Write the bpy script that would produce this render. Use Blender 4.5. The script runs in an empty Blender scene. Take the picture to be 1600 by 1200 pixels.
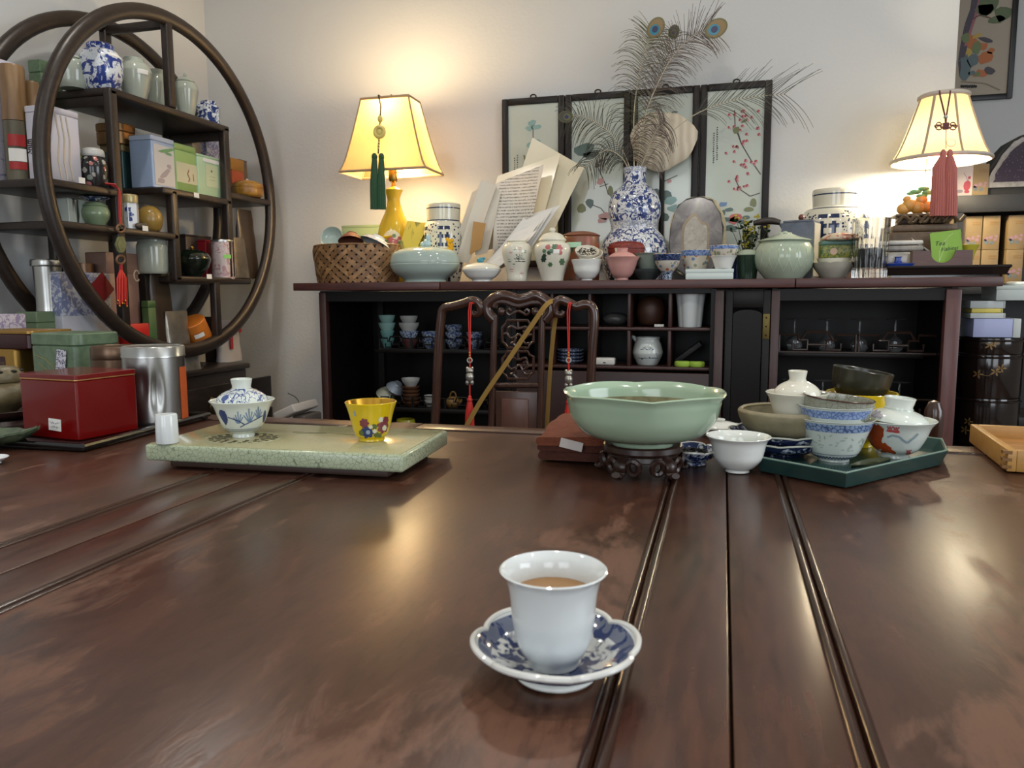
import bpy, bmesh, math, random
from mathutils import Vector, Matrix, noise as mnoise
R = math.radians
random.seed(7)
scene = bpy.context.scene
COL = scene.collection

# ------------------------------------------------------------------ camera
F = 1200.0
CAM = Vector((0, 0, 1.0))
YAW, PITCH, ROLL = R(15.3), R(6.6), R(0.25)
fw = Vector((-math.sin(YAW) * math.cos(PITCH), math.cos(YAW) * math.cos(PITCH), -math.sin(PITCH)))
_r = fw.cross(Vector((0, 0, 1))).normalized()
_u = _r.cross(fw)
rt = _r * math.cos(ROLL) - _u * math.sin(ROLL)
up = _r * math.sin(ROLL) + _u * math.cos(ROLL)
cd = bpy.data.cameras.new('camera')
cam = bpy.data.objects.new('camera', cd)
COL.objects.link(cam)
cam.matrix_world = Matrix(((rt.x, up.x, -fw.x, CAM.x), (rt.y, up.y, -fw.y, CAM.y), (rt.z, up.z, -fw.z, CAM.z), (0, 0, 0, 1)))
cd.sensor_width = 36
cd.lens = F / 1600 * 36
cd.clip_start = .02
cd.dof.use_dof = True
cd.dof.focus_distance = 1.9
cd.dof.aperture_fstop = 19
scene.camera = cam

# ------------------------------------------------------------------ world, window light, exposure
w = bpy.data.worlds.new('daylight')
scene.world = w
w.use_nodes = True
w.node_tree.nodes['Background'].inputs[0].default_value = (.80, .88, 1, 1)
w.node_tree.nodes['Background'].inputs[1].default_value = .35


def area(name, loc, rot, sx, sy, energy, col):
    d = bpy.data.lights.new(name, 'AREA')
    d.shape = 'RECTANGLE'
    d.size, d.size_y, d.energy, d.color = sx, sy, energy, col
    o = bpy.data.objects.new(name, d)
    o.location, o.rotation_euler = loc, rot
    COL.objects.link(o)
    return o


# daylight entering through the windows of the wall behind the camera and of the right wall
area('window_daylight', (-.95, -2.44, 1.55), (R(90), 0, 0), 1.5, 1.5, 22, (.86, .93, 1))
area('window_daylight', (1.35, -2.44, 1.55), (R(90), 0, 0), 1.5, 1.5, 22, (.90, .95, 1))
area('window_daylight', (2.94, .6, 1.6), (R(90), 0, R(90)), 1.7, 1.5, 38, (.86, .93, 1))
scene.view_settings.view_transform = 'Standard'
scene.view_settings.look = 'None'
scene.view_settings.gamma = 1
scene.view_settings.use_curve_mapping = False
scene.view_settings.exposure = 0.25
try:
    scene.cycles.use_denoising = True
    scene.cycles.max_bounces = 8
    scene.cycles.diffuse_bounces = 4
    scene.cycles.caustics_reflective = False
    scene.cycles.caustics_refractive = False
    scene.cycles.sample_clamp_indirect = 4
except Exception:
    pass

# ------------------------------------------------------------------ measuring helpers (pixel of the 1600x1200 frame + one known plane -> world point)
ZT, ZC = .78, 1.051          # table top, counter top
YC, YW = 2.72, 3.25          # counter front edge, back wall
XS = -1.98                   # front plane of the round shelf


def ray(x, y):
    return fw + rt * ((x - 800) / F) - up * ((y - 600) / F)


def onZ(x, y, z=ZT):
    d = ray(x, y)
    return CAM + d * ((z - CAM.z) / d.z)


def onY(x, y, Y):
    d = ray(x, y)
    return CAM + d * (Y / d.y)


def onX(x, y, X):
    d = ray(x, y)
    return CAM + d * (X / d.x)


def mpp(p):
    return (Vector(p) - CAM).dot(fw) / F


# ------------------------------------------------------------------ materials
def lin(h):
    h = h.lstrip('#')
    v = [int(h[i:i + 2], 16) / 255 for i in (0, 2, 4)]
    return tuple(c / 12.92 if c <= .04045 else ((c + .055) / 1.055) ** 2.4 for c in v) + (1,)


MATS = {}


class NT:
    def __init__(s, name):
        s.m = bpy.data.materials.new(name)
        s.m.use_nodes = True
        s.t = s.m.node_tree
        s.p = s.t.nodes['Principled BSDF']
        s.tc = None

    def n(s, ty, **kw):
        nd = s.t.nodes.new(ty)
        for k, v in kw.items():
            if k.startswith('i_'):
                nd.inputs[k[2:].replace('_', ' ')].default_value = v
            else:
                setattr(nd, k, v)
        return nd

    def l(s, a, b):
        s.t.links.new(a, b)

    def co(s, which='Object', scale=None):
        if s.tc is None:
            s.tc = s.n('ShaderNodeTexCoord')
        o = s.tc.outputs[which]
        if scale:
            mp = s.n('ShaderNodeMapping')
            mp.inputs['Scale'].default_value = scale
            s.l(o, mp.inputs[0])
            o = mp.outputs[0]
        return o

    def noise(s, scale, detail=3, rough=.55, dist=0, vec=None):
        nd = s.n('ShaderNodeTexNoise')
        nd.inputs['Scale'].default_value = scale
        nd.inputs['Detail'].default_value = detail
        nd.inputs['Roughness'].default_value = rough
        nd.inputs['Distortion'].default_value = dist
        s.l(vec or s.co(), nd.inputs['Vector'])
        return nd.outputs['Fac']

    def vor(s, scale, feature='F1', vec=None, rnd=1):
        nd = s.n('ShaderNodeTexVoronoi', feature=feature)
        nd.inputs['Scale'].default_value = scale
        nd.inputs['Randomness'].default_value = rnd
        s.l(vec or s.co(), nd.inputs['Vector'])
        return nd

    def math(s, op, a, b=None, clamp=False):
        nd = s.n('ShaderNodeMath', operation=op, use_clamp=clamp)
        for i, v in enumerate((a, b)):
            if v is None:
                continue
            if isinstance(v, (int, float)):
                nd.inputs[i].default_value = v
            else:
                s.l(v, nd.inputs[i])
        return nd.outputs[0]

    def step(s, v, thr, soft=.02):
        nd = s.n('ShaderNodeMapRange')
        s.l(v, nd.inputs[0])
        nd.inputs[1].default_value = thr - soft
        nd.inputs[2].default_value = thr + soft
        return nd.outputs[0]

    def mix(s, fac, a, b):
        nd = s.n('ShaderNodeMix', data_type='RGBA')
        if isinstance(fac, (int, float)):
            nd.inputs[0].default_value = fac
        else:
            s.l(fac, nd.inputs[0])
        for i, v in ((6, a), (7, b)):
            if isinstance(v, tuple):
                nd.inputs[i].default_value = v
            else:
                s.l(v, nd.inputs[i])
        return nd.outputs[2]

    def ramp(s, v, stops, const=False):
        nd = s.n('ShaderNodeValToRGB')
        if const:
            nd.color_ramp.interpolation = 'CONSTANT'
        e = nd.color_ramp.elements
        while len(e) < len(stops):
            e.new(.5)
        for i, (p, c) in enumerate(stops):
            e[i].position = p
            e[i].color = c if isinstance(c, tuple) else lin(c)
        s.l(v, nd.inputs[0])
        return nd.outputs[0]

    def bump(s, h, strength=.3, dist=.002):
        nd = s.n('ShaderNodeBump')
        nd.inputs['Strength'].default_value = strength
        nd.inputs['Distance'].default_value = dist
        s.l(h, nd.inputs['Height'])
        s.l(nd.outputs[0], s.p.inputs['Normal'])

    def zmask(s, lo, hi):
        sp = s.n('ShaderNodeSeparateXYZ')
        s.l(s.co('Generated'), sp.inputs[0])
        a = s.math('GREATER_THAN', sp.outputs[2], lo)
        b = s.math('LESS_THAN', sp.outputs[2], hi)
        return s.math('MULTIPLY', a, b)


def setp(p, rough=.5, metal=0, spec=.5, coat=0, trans=0, ior=1.5, alpha=1, sss=0):
    p.inputs['Roughness'].default_value = rough
    p.inputs['Metallic'].default_value = metal
    p.inputs['Specular IOR Level'].default_value = spec
    p.inputs['Coat Weight'].default_value = coat
    p.inputs['Coat Roughness'].default_value = .05
    p.inputs['Transmission Weight'].default_value = trans
    p.inputs['IOR'].default_value = ior
    p.inputs['Alpha'].default_value = alpha


def mat(name, col, rough=.5, metal=0, var=0, vscale=10, bump=0, bscale=60, stretch=None, **kw):
    if name in MATS:
        return MATS[name]
    s = NT(name)
    setp(s.p, rough, metal, **kw)
    c = lin(col) if isinstance(col, str) else col
    s.p.inputs['Base Color'].default_value = c
    if var:
        v = s.noise(vscale, 4, vec=s.co('Object', stretch) if stretch else None)
        d = tuple(x * (1 - var) for x in c[:3]) + (1,)
        b = tuple(min(1, x * (1 + var * .6)) for x in c[:3]) + (1,)
        s.l(s.mix(s.step(v, .5, .22), d, b), s.p.inputs['Base Color'])
    if bump:
        s.bump(s.noise(bscale, 3, vec=s.co('Object', stretch) if stretch else None), bump)
    MATS[name] = s.m
    return s.m


def pat(name, base, ink, kind='scroll', scale=40, thr=.52, rough=.12, bands=(), within=None, inks=None, soft=.03, second=None, metal=0, bump=0, **kw):
    """a painted / printed surface: ink of one or more colours over a base, optionally only within a height range, with solid bands"""
    if name in MATS:
        return MATS[name]
    s = NT(name)
    setp(s.p, rough, metal, **kw)
    b, k = lin(base), lin(ink)
    inkc = k
    if kind == 'scroll':
        v = s.noise(scale, 2.5, .5, 1.6)
        f = s.step(v, thr, soft)
        v2 = s.noise(scale * 2.3, 2, .5, 1)
        f = s.math('MAXIMUM', f, s.math('MULTIPLY', s.step(v2, thr + .09, soft), .75))
    elif kind == 'vein':
        v = s.noise(scale, 2, .5, 2.2)
        f = s.math('LESS_THAN', s.math('ABSOLUTE', s.math('SUBTRACT', v, .5)), thr)
        v2 = s.vor(scale * .8)
        f = s.math('MAXIMUM', f, s.math('LESS_THAN', v2.outputs['Distance'], .28))
    elif kind == 'spots':
        vd = s.vor(scale)
        f = s.math('LESS_THAN', s.math('ADD', vd.outputs['Distance'], s.math('MULTIPLY', s.noise(scale * 3, 2), .25)), thr)
        if inks:
            sp = s.n('ShaderNodeSeparateXYZ')
            s.l(vd.outputs['Color'], sp.inputs[0])
            n = len(inks)
            inkc = s.ramp(sp.outputs[0], [(i / n, c) for i, c in enumerate(inks)], True)
    elif kind == 'crackle':
        vd = s.vor(scale, 'DISTANCE_TO_EDGE')
        f = s.math('LESS_THAN', vd.outputs['Distance'], thr)
        f = s.math('MULTIPLY', f, .75)
    elif kind == 'rows':      # rows of writing, too small to read
        sp = s.n('ShaderNodeSeparateXYZ')
        s.l(s.co('Generated'), sp.inputs[0])
        wv = s.math('FRACT', s.math('MULTIPLY', sp.outputs[2], scale))
        f = s.math('LESS_THAN', wv, .42)
        f = s.math('MULTIPLY', f, s.step(s.noise(260, 2), .47, .03))
        m1 = s.math('MULTIPLY', s.math('GREATER_THAN', sp.outputs[0], .1), s.math('LESS_THAN', sp.outputs[0], .9))
        f = s.math('MULTIPLY', f, m1)
        f = s.math('MULTIPLY', f, .75)
    elif kind == 'streak':
        v = s.noise(scale, 3, .5, .4, vec=s.co('Object', (1, 1, .12)))
        f = s.step(v, thr, soft)
    else:
        f = 0.0
    if within:
        f = s.math('MULTIPLY', f, s.zmask(*within))
    if second:   # another blot colour on top
        v = s.noise(second[1], 2, .5, .8)
        s2 = s.step(v, second[2], .02)
        if within:
            s2 = s.math('MULTIPLY', s2, s.zmask(*within))
    for lo, hi in bands:
        f = s.math('MAXIMUM', f, s.zmask(lo, hi))
    c = s.mix(f, b, inkc)
    if second:
        c = s.mix(s2, c, lin(second[0]))
    s.l(c, s.p.inputs['Base Color'])
    if bump:
        s.bump(f, bump)
    MATS[name] = s.m
    return s.m


def emis(name, col, strength):
    if name in MATS:
        return MATS[name]
    s = NT(name)
    s.p.inputs['Base Color'].default_value = lin(col)
    s.p.inputs['Emission Color'].default_value = lin(col)
    s.p.inputs['Emission Strength'].default_value = strength
    MATS[name] = s.m
    return s.m


# ------------------------------------------------------------------ mesh helpers
def crom(pts, n=6, closed=False):
    """smooth curve through the points"""
    P = [Vector(p) for p in pts]
    out = []
    N = len(P)
    for i in range(N if closed else N - 1):
        a, b = P[i], P[(i + 1) % N]
        p0 = P[i - 1] if (i > 0 or closed) else a * 2 - b
        p3 = P[(i + 2) % N] if (i + 2 < N or closed) else b * 2 - a
        for k in range(n):
            t = k / n
            out.append(.5 * ((2 * a) + (b - p0) * t + (2 * p0 - 5 * a + 4 * b - p3) * t * t + (3 * a - p0 - 3 * b + p3) * t ** 3))
    if not closed:
        out.append(P[-1].copy())
    return out


class MB:
    def __init__(s):
        s.v, s.f, s.m = [], [], []
        s.mi = 0

    def add(s, vs, fs):
        o = len(s.v)
        s.v += [tuple(v) for v in vs]
        for f in fs:
            s.f.append(tuple(i + o for i in f))
            s.m.append(s.mi)
        return s

    def box(s, c, d, rz=0, rot=None):
        x, y, z = d[0] / 2, d[1] / 2, d[2] / 2
        vs = [Vector((i * x, j * y, k * z)) for i in (-1, 1) for j in (-1, 1) for k in (-1, 1)]
        M = rot.to_3x3() if rot else Matrix.Rotation(rz, 3, 'Z')
        vs = [M @ v + Vector(c) for v in vs]
        return s.add(vs, [(0, 1, 3, 2), (4, 6, 7, 5), (0, 4, 5, 1), (2, 3, 7, 6), (0, 2, 6, 4), (1, 5, 7, 3)])

    def rbox(s, c, d, r=.004, seg=2, rz=0, rot=None):
        bm = bmesh.new()
        bmesh.ops.create_cube(bm, size=1)
        for v in bm.verts:
            v.co = Vector((v.co.x * d[0], v.co.y * d[1], v.co.z * d[2]))
        r = min(r, min(d) * .45)
        bmesh.ops.bevel(bm, geom=list(bm.edges), offset=r, segments=seg, affect='EDGES', profile=.5)
        return s._bm(bm, c, rz, rot)

    def vbox(s, c, d, r=.01, seg=4, rz=0):
        """upright box with rounded vertical edges; c is the base centre"""
        n = []
        for qx, qy, a0 in ((1, 1, 0), (-1, 1, 90), (-1, -1, 180), (1, -1, 270)):
            for k in range(seg + 1):
                a = R(a0 + 90 * k / seg)
                n.append((qx * (d[0] / 2 - r) + r * math.cos(a), qy * (d[1] / 2 - r) + r * math.sin(a)))
        return s.prism(n, 0, d[2], c, rz, chamfer=min(.0025, d[2] * .1))

    def prism(s, poly, z0, z1, c=(0, 0, 0), rz=0, chamfer=0, top=None):
        M = Matrix.Rotation(rz, 3, 'Z')
        C = Vector(c)
        N = len(poly)
        tp = top or poly
        rings = [(poly, z0), (tp, z1)]
        if chamfer:
            cx = sum(p[0] for p in poly) / N
            cy = sum(p[1] for p in poly) / N
            sz = max(max(abs(p[0] - cx), abs(p[1] - cy)) for p in poly)
            k = 1 - chamfer / sz

            def sh(q):
                return [(cx + (p[0] - cx) * k, cy + (p[1] - cy) * k) for p in q]
            rings = [(sh(poly), z0), (poly, z0 + chamfer), (tp, z1 - chamfer), (sh(tp), z1)]
        vs, fs = [], []
        for q, z in rings:
            vs += [M @ Vector((p[0], p[1], z)) + C for p in q]
        for j in range(len(rings) - 1):
            for i in range(N):
                k = (i + 1) % N
                fs.append((j * N + i, j * N + k, (j + 1) * N + k, (j + 1) * N + i))
        fs.append(tuple(range(N))[::-1])
        fs.append(tuple(range((len(rings) - 1) * N, len(rings) * N)))
        return s.add(vs, fs)

    def _bm(s, bm, c, rz=0, rot=None):
        M = rot.to_3x3() if rot else Matrix.Rotation(rz, 3, 'Z')
        bm.verts.index_update()
        vs = [M @ v.co + Vector(c) for v in bm.verts]
        fs = [tuple(v.index for v in f.verts) for f in bm.faces]
        bm.free()
        return s.add(vs, fs)

    def lathe(s, prof, c=(0, 0, 0), seg=28, rot=None, fn=None, sx=1, sy=1):
        """surface of revolution; fn(angle, t, r, z) may reshape it"""
        vs, fs, rows = [], [], []
        M = rot.to_3x3() if rot else None
        C = Vector(c)
        n = len(prof)
        for j, (r, z) in enumerate(prof):
            row = []
            if r < 1e-6:
                p = Vector((0, 0, z))
                vs.append((M @ p if M else p) + C)
                row = [len(vs) - 1] * seg
            else:
                for i in range(seg):
                    a = 2 * math.pi * i / seg
                    rr, zz = (r, z) if fn is None else fn(a, j / (n - 1), r, z)
                    p = Vector((rr * math.cos(a) * sx, rr * math.sin(a) * sy, zz))
                    vs.append((M @ p if M else p) + C)
                    row.append(len(vs) - 1)
            rows.append(row)
        for j in range(n - 1):
            for i in range(seg):
                k = (i + 1) % seg
                q = []
                for x in (rows[j][i], rows[j][k], rows[j + 1][k], rows[j + 1][i]):
                    if x not in q:
                        q.append(x)
                if len(q) > 2:
                    fs.append(tuple(q))
        return s.add(vs, fs)

    def tube(s, pts, r, seg=8, closed=False, flat=None, nrm=None, cap=True):
        """round (or flat, elliptical) bar along points; r number or list"""
        P = [Vector(p) for p in pts]
        N = len(P)
        rs = r if isinstance(r, (list, tuple)) else [r] * N
        vs, fs = [], []
        ref = Vector(nrm) if nrm else None
        prev = None
        for i in range(N):
            a = P[i - 1] if (i > 0 or closed) else P[i]
            b = P[(i + 1) % N] if (i < N - 1 or closed) else P[i]
            t = (b - a)
            t = t.normalized() if t.length > 1e-9 else Vector((0, 0, 1))
            if ref:
                n1 = (ref - t * ref.dot(t))
            elif prev is not None:
                n1 = prev - t * prev.dot(t)
            else:
                n1 = t.orthogonal()
            n1 = n1.normalized() if n1.length > 1e-6 else t.orthogonal().normalized()
            prev = n1
            n2 = t.cross(n1)
            fl = 1 if flat is None else flat
            for k in range(seg):
                an = 2 * math.pi * (k + .5) / seg
                vs.append(P[i] + n1 * (math.cos(an) * rs[i] * fl) + n2 * (math.sin(an) * rs[i]))
        for i in range(N if closed else N - 1):
            j = (i + 1) % N
            for k in range(seg):
                k2 = (k + 1) % seg
                fs.append((i * seg + k, i * seg + k2, j * seg + k2, j * seg + k))
        if not closed and cap:
            fs.append(tuple(range(seg))[::-1])
            fs.append(tuple(range((N - 1) * seg, N * seg)))
        return s.add(vs, fs)

    def ribbon(s, pts, wdt, nrm, th=.0015):
        """flat strap along points, width across nrm x tangent"""
        P = [Vector(p) for p in pts]
        vs, fs = [], []
        nr = Vector(nrm).normalized()
        for i, p in enumerate(P):
            t = (P[min(i + 1, len(P) - 1)] - P[max(i - 1, 0)]).normalized()
            sd = t.cross(nr).normalized()
            ww = (wdt[i] if isinstance(wdt, (list, tuple)) else wdt) / 2
            for a, b in ((-1, -1), (1, -1), (1, 1), (-1, 1)):
                vs.append(p + sd * ww * a + nr * th / 2 * b)
        for i in range(len(P) - 1):
            for k in range(4):
                k2 = (k + 1) % 4
                fs.append((i * 4 + k, i * 4 + k2, i * 4 + 4 + k2, i * 4 + 4 + k))
        fs += [(3, 2, 1, 0), tuple(len(P) * 4 - 4 + k for k in range(4))]
        return s.add(vs, fs)

    def ball(s, c, r, sx=1, sy=1, sz=1, seg=12, rings=8, rot=None):
        prof = [(math.sin(math.pi * i / rings) * r, -math.cos(math.pi * i / rings) * r * sz) for i in range(rings + 1)]
        prof[0] = (0, prof[0][1])
        prof[-1] = (0, prof[-1][1])
        return s.lathe(prof, c, seg, rot, sx=sx, sy=sy)

    def sheet(s, grid, th=.0008):
        """thin curved sheet from a grid of points, given real thickness"""
        nr, nc = len(grid), len(grid[0])
        vs, fs = [], []
        nm = (Vector(grid[0][-1]) - Vector(grid[0][0])).cross(Vector(grid[-1][0]) - Vector(grid[0][0])).normalized()
        for sgn in (0, 1):
            for row in grid:
                vs += [Vector(p) + nm * th * sgn for p in row]
        o = nr * nc
        for i in range(nr - 1):
            for j in range(nc - 1):
                q = (i * nc + j, i * nc + j + 1, (i + 1) * nc + j + 1, (i + 1) * nc + j)
                fs.append(q[::-1])
                fs.append(tuple(k + o for k in q))
        bd = [j for j in range(nc)] + [i * nc + nc - 1 for i in range(1, nr)] + [(nr - 1) * nc + j for j in range(nc - 2, -1, -1)] + [i * nc for i in range(nr - 2, 0, -1)]
        for a, b in zip(bd, bd[1:] + bd[:1]):
            fs.append((a, b, b + o, a + o))
        return s.add(vs, fs)

    def plate(s, poly, org, ex, ey, th):
        """flat shape of thickness th: 2-D polygon on a plane with axes ex, ey"""
        ex, ey = Vector(ex), Vector(ey)
        nz = ex.cross(ey).normalized()
        O = Vector(org)
        N = len(poly)
        vs = [O + ex * p[0] + ey * p[1] for p in poly] + [O + ex * p[0] + ey * p[1] + nz * th for p in poly]
        fs = [tuple(range(N))[::-1], tuple(range(N, 2 * N))]
        fs += [(i, (i + 1) % N, N + (i + 1) % N, N + i) for i in range(N)]
        return s.add(vs, fs)


def obj(name, mb, m, parent=None, loc=None, sharp=38, smooth=True):
    me = bpy.data.meshes.new(name)
    me.from_pydata(mb.v, [], mb.f)
    ms = m if isinstance(m, (list, tuple)) else [m]
    for x in ms:
        me.materials.append(x)
    if len(ms) > 1:
        me.polygons.foreach_set('material_index', mb.m)
    bm = bmesh.new()
    bm.from_mesh(me)
    bmesh.ops.recalc_face_normals(bm, faces=bm.faces)
    bm.to_mesh(me)
    bm.free()
    if smooth:
        me.shade_smooth()
        me.set_sharp_from_angle(angle=R(sharp))
    o = bpy.data.objects.new(name, me)
    COL.objects.link(o)
    if parent:
        o.parent = parent
    if loc is not None:
        o.location = loc
    return o


def tag(o, label, cat, group=None, kind=None):
    if label:
        o['label'] = label
    if cat:
        o['category'] = cat
    if group:
        o['group'] = group
    if kind:
        o['kind'] = kind
    return o


def thing(name, label, cat, loc=(0, 0, 0), rz=0, group=None):
    o = bpy.data.objects.new(name, None)
    o.empty_display_size = .05
    COL.objects.link(o)
    o.location = loc
    o.rotation_euler = (0, 0, rz)
    return tag(o, label, cat, group)


def struct(name, mb, m, parent=None, smooth=False):
    o = obj(name, mb, m, parent, smooth=smooth)
    o['kind'] = 'structure'
    return o


def dup(root, loc, rz=0, label=None, group=None):
    r = root.copy()
    COL.objects.link(r)
    r.location = loc
    r.rotation_euler = (0, 0, rz)
    if label:
        r['label'] = label
    if group:
        r['group'] = group
    for ch in list(root.children):
        c = ch.copy()
        COL.objects.link(c)
        c.parent = r
        for g in ch.children:
            d = g.copy()
            COL.objects.link(d)
            d.parent = c
    return r


FONT = None


def text(s, size, m, parent, loc, rot, name='lettering', ext=.0003, align='CENTER', shear=0):
    cu = bpy.data.curves.new(name, 'FONT')
    cu.body = s
    cu.size = size
    cu.extrude = ext
    cu.align_x = align
    cu.align_y = 'CENTER'
    cu.shear = shear
    cu.resolution_u = 2
    tmp = bpy.data.objects.new(name, cu)
    COL.objects.link(tmp)
    dg = bpy.context.evaluated_depsgraph_get()
    me = bpy.data.meshes.new_from_object(tmp.evaluated_get(dg))
    bpy.data.objects.remove(tmp)
    me.materials.clear()
    me.materials.append(m)
    o = bpy.data.objects.new(name, me)
    COL.objects.link(o)
    o.parent = parent
    o.location = loc
    o.rotation_euler = rot
    return o


def scribble(parent, w_, h_, rows, cols, m_, loc, rot=(0, 0, 0), seed=1):
    """handwriting too blurred to read: rows of short pen strokes on a face towards -Y"""
    rd = random.Random(seed)
    b = MB()
    cw, rh = w_ / cols, h_ / rows
    for i in range(rows):
        for j in range(cols):
            x, z = -w_ / 2 + cw * (j + .5), h_ / 2 - rh * (i + .5)
            b.tube([(x + rd.uniform(-.4, .4) * cw, 0, z + rd.uniform(-.35, .35) * rh) for q in range(4)], min(cw, rh) * .07, 4)
    o = obj('pen_marks', b, m_, parent)
    o.location, o.rotation_euler = loc, rot
    o['kind'] = 'stuff'
    return o


FACE = (R(90), 0, 0)          # lettering that faces -Y
FACEX = (R(90), 0, R(90))     # lettering that faces +X


# ------------------------------------------------------------------ shared materials
WALL = NT('plaster')
setp(WALL.p, .9, spec=.2)
WALL.p.inputs['Base Color'].default_value = lin('#c5c6c5')
WALL.bump(WALL.noise(75, 3, .6), .25, .004)
WALL = WALL.m
WOOD = mat('dark_shelf_wood', '#2b221d', .38, var=.35, vscale=14, stretch=(6, 1, 6), spec=.4)
EBONY = mat('black_lacquered_wood', '#0e0a09', .4, var=.3, vscale=20, stretch=(1, 1, 8), spec=.25)
COUNTER = mat('red_brown_polished_wood', '#4b2a26', .38, var=.35, vscale=9, stretch=(1, 8, 8))
STILE = mat('mahogany_stile', '#3a211c', .38, var=.4, vscale=12, stretch=(8, 8, 1))
CHAIRW = mat('polished_rosewood', '#3d241a', .24, var=.3, vscale=18, stretch=(6, 6, 1), coat=.3)
BLACKM = mat('black_metal', '#0c0c0c', .4)
WHITEP = mat('white_porcelain', '#e4e6e0', .08, coat=.3)
OFFW = mat('ivory_porcelain', '#d9d6c6', .1)
CELADON = mat('celadon_glaze', '#a4b09c', .1, var=.06, vscale=12)
CELBLUE = mat('pale_blue_celadon', '#a3b3ab', .08, coat=.2)
PAPER = mat('white_paper', '#d9d7d2', .8)
TAGW = mat('white_price_sticker', '#e6e4de', .7)
INK = mat('black_ink', '#1b1a1c', .6)
GOLD = mat('gold_metal', '#b8893a', .3, 1)
STEEL = mat('tinplate', '#b6b6b2', .28, 1, var=.08, vscale=6)
RED = mat('red_silk', '#c0281c', .6)
BLUEINK = '#24366e'
BW = pat('blue_white_scroll', '#d9dee2', BLUEINK, 'scroll', 46, .49)
BWBIG = pat('blue_white_painting', '#dadfe4', '#2c3f86', 'scroll', 30, .53)
FAM = pat('flowered_porcelain', '#e2e0d2', '#5d7a5a', 'spots', 34, .40, inks=['#6f8a63', '#b5565c', '#e2e0d2', '#3f4a3c', '#d08a86', '#7a6a3a'])

# ------------------------------------------------------------------ room shell
XL = -2.37
m = MB().box((.9, .9, -.02), (7.2, 7.6, .04))
struct('floor', m, mat('floor_boards', '#6d5440', .4, var=.3, vscale=5, stretch=(1, 8, 1)))
m = MB().box((.9, .9, 2.74), (7.2, 7.6, .04))
struct('ceiling', m, mat('ceiling_paint', '#d6d4cf', .9))
m = MB().box(((XL + .80) / 2, YW + .06, 1.36), (.80 - XL, .12, 2.72))
struct('wall_back', m, WALL)
m = MB().box((XL - .06, .9, 1.36), (.12, 7.0, 2.72))
struct('wall_left', m, WALL)
m = MB().box((1.9, 4.36, 1.36), (2.4, .12, 2.72))
struct('wall_far', m, WALL)
m = MB().box((.74, 3.84, 1.36), (.12, .94, 2.72))
struct('wall_return', m, WALL)
m = MB()
for x0, x1 in ((XL, -1.75), (-.15, .55), (2.15, 3.06)):
    m.box(((x0 + x1) / 2, -2.56, 1.36), (x1 - x0, .12, 2.72))
for z0, z1 in ((0, .75), (2.35, 2.72)):
    m.box((.345, -2.56, (z0 + z1) / 2), (5.43, .119, z1 - z0))
struct('wall_front', m, WALL)
m = MB()
m.box((3.06, -1.43, 1.36), (.12, 2.26, 2.72)).box((3.06, 2.92, 1.36), (.12, 2.84, 2.72))
m.box((3.06, .6, .4), (.119, 1.8, .8)).box((3.06, .6, 2.54), (.119, 1.8, .36))
struct('wall_right', m, WALL)
WFR = mat('window_paint', '#e8e6e0', .5)
for i, (cx, cy, w_, rz) in enumerate(((-.95, -2.5, 1.6, 0), (1.35, -2.5, 1.6, 0), (3.0, .6, 1.8, R(90)))):
    fr = MB()
    for s_ in (-1, 1):
        fr.box((s_ * (w_ / 2 - .025), -.01, 1.55), (.05, .05, 1.6))
        fr.box((0, -.01, 1.55 + s_ * .775), (w_ - .1, .05, .05))
    fr.box((0, -.03, 1.55), (.035, .03, 1.5))
    o = struct('window_%d' % (i + 1), fr, WFR)
    o.location = (cx, cy, 0)
    o.rotation_euler = (0, 0, rz)

# small recessed ceiling lamps
SPT = mat('downlight_trim', '#d8d6d0', .5)
for i, (x_, y_, w_) in enumerate(((-1.55, 1.9, 'above the round shelf'), (-.2, 1.9, 'above the carved chair'), (1.1, 1.9, 'right of the counter'), (-1.55, .3, 'above the table left end'), (-.2, .3, 'above the teacup'), (1.1, .3, 'right of the tables'))):
    t = thing('ceiling_downlight', 'small round recessed ceiling lamp ' + w_, 'ceiling lamp', (x_, y_, 2.72))
    obj('trim_ring', MB().tube([(.06 * math.cos(R(a)), .06 * math.sin(R(a)), -.003) for a in range(0, 360, 15)], .008, 8, closed=True), SPT, t)
    obj('lens', MB().lathe([(0, -.002), (.052, -.002), (.052, -.006), (0, -.006)], seg=24), emis('downlight_lens', '#fff1dc', 3), t)
    d = bpy.data.lights.new('downlight', 'AREA')
    d.shape, d.size, d.energy, d.color = 'DISK', .09, 6, (1, .95, .87)
    o = bpy.data.objects.new('downlight', d)
    o.location = (x_, y_, 2.708)
    COL.objects.link(o)

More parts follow.
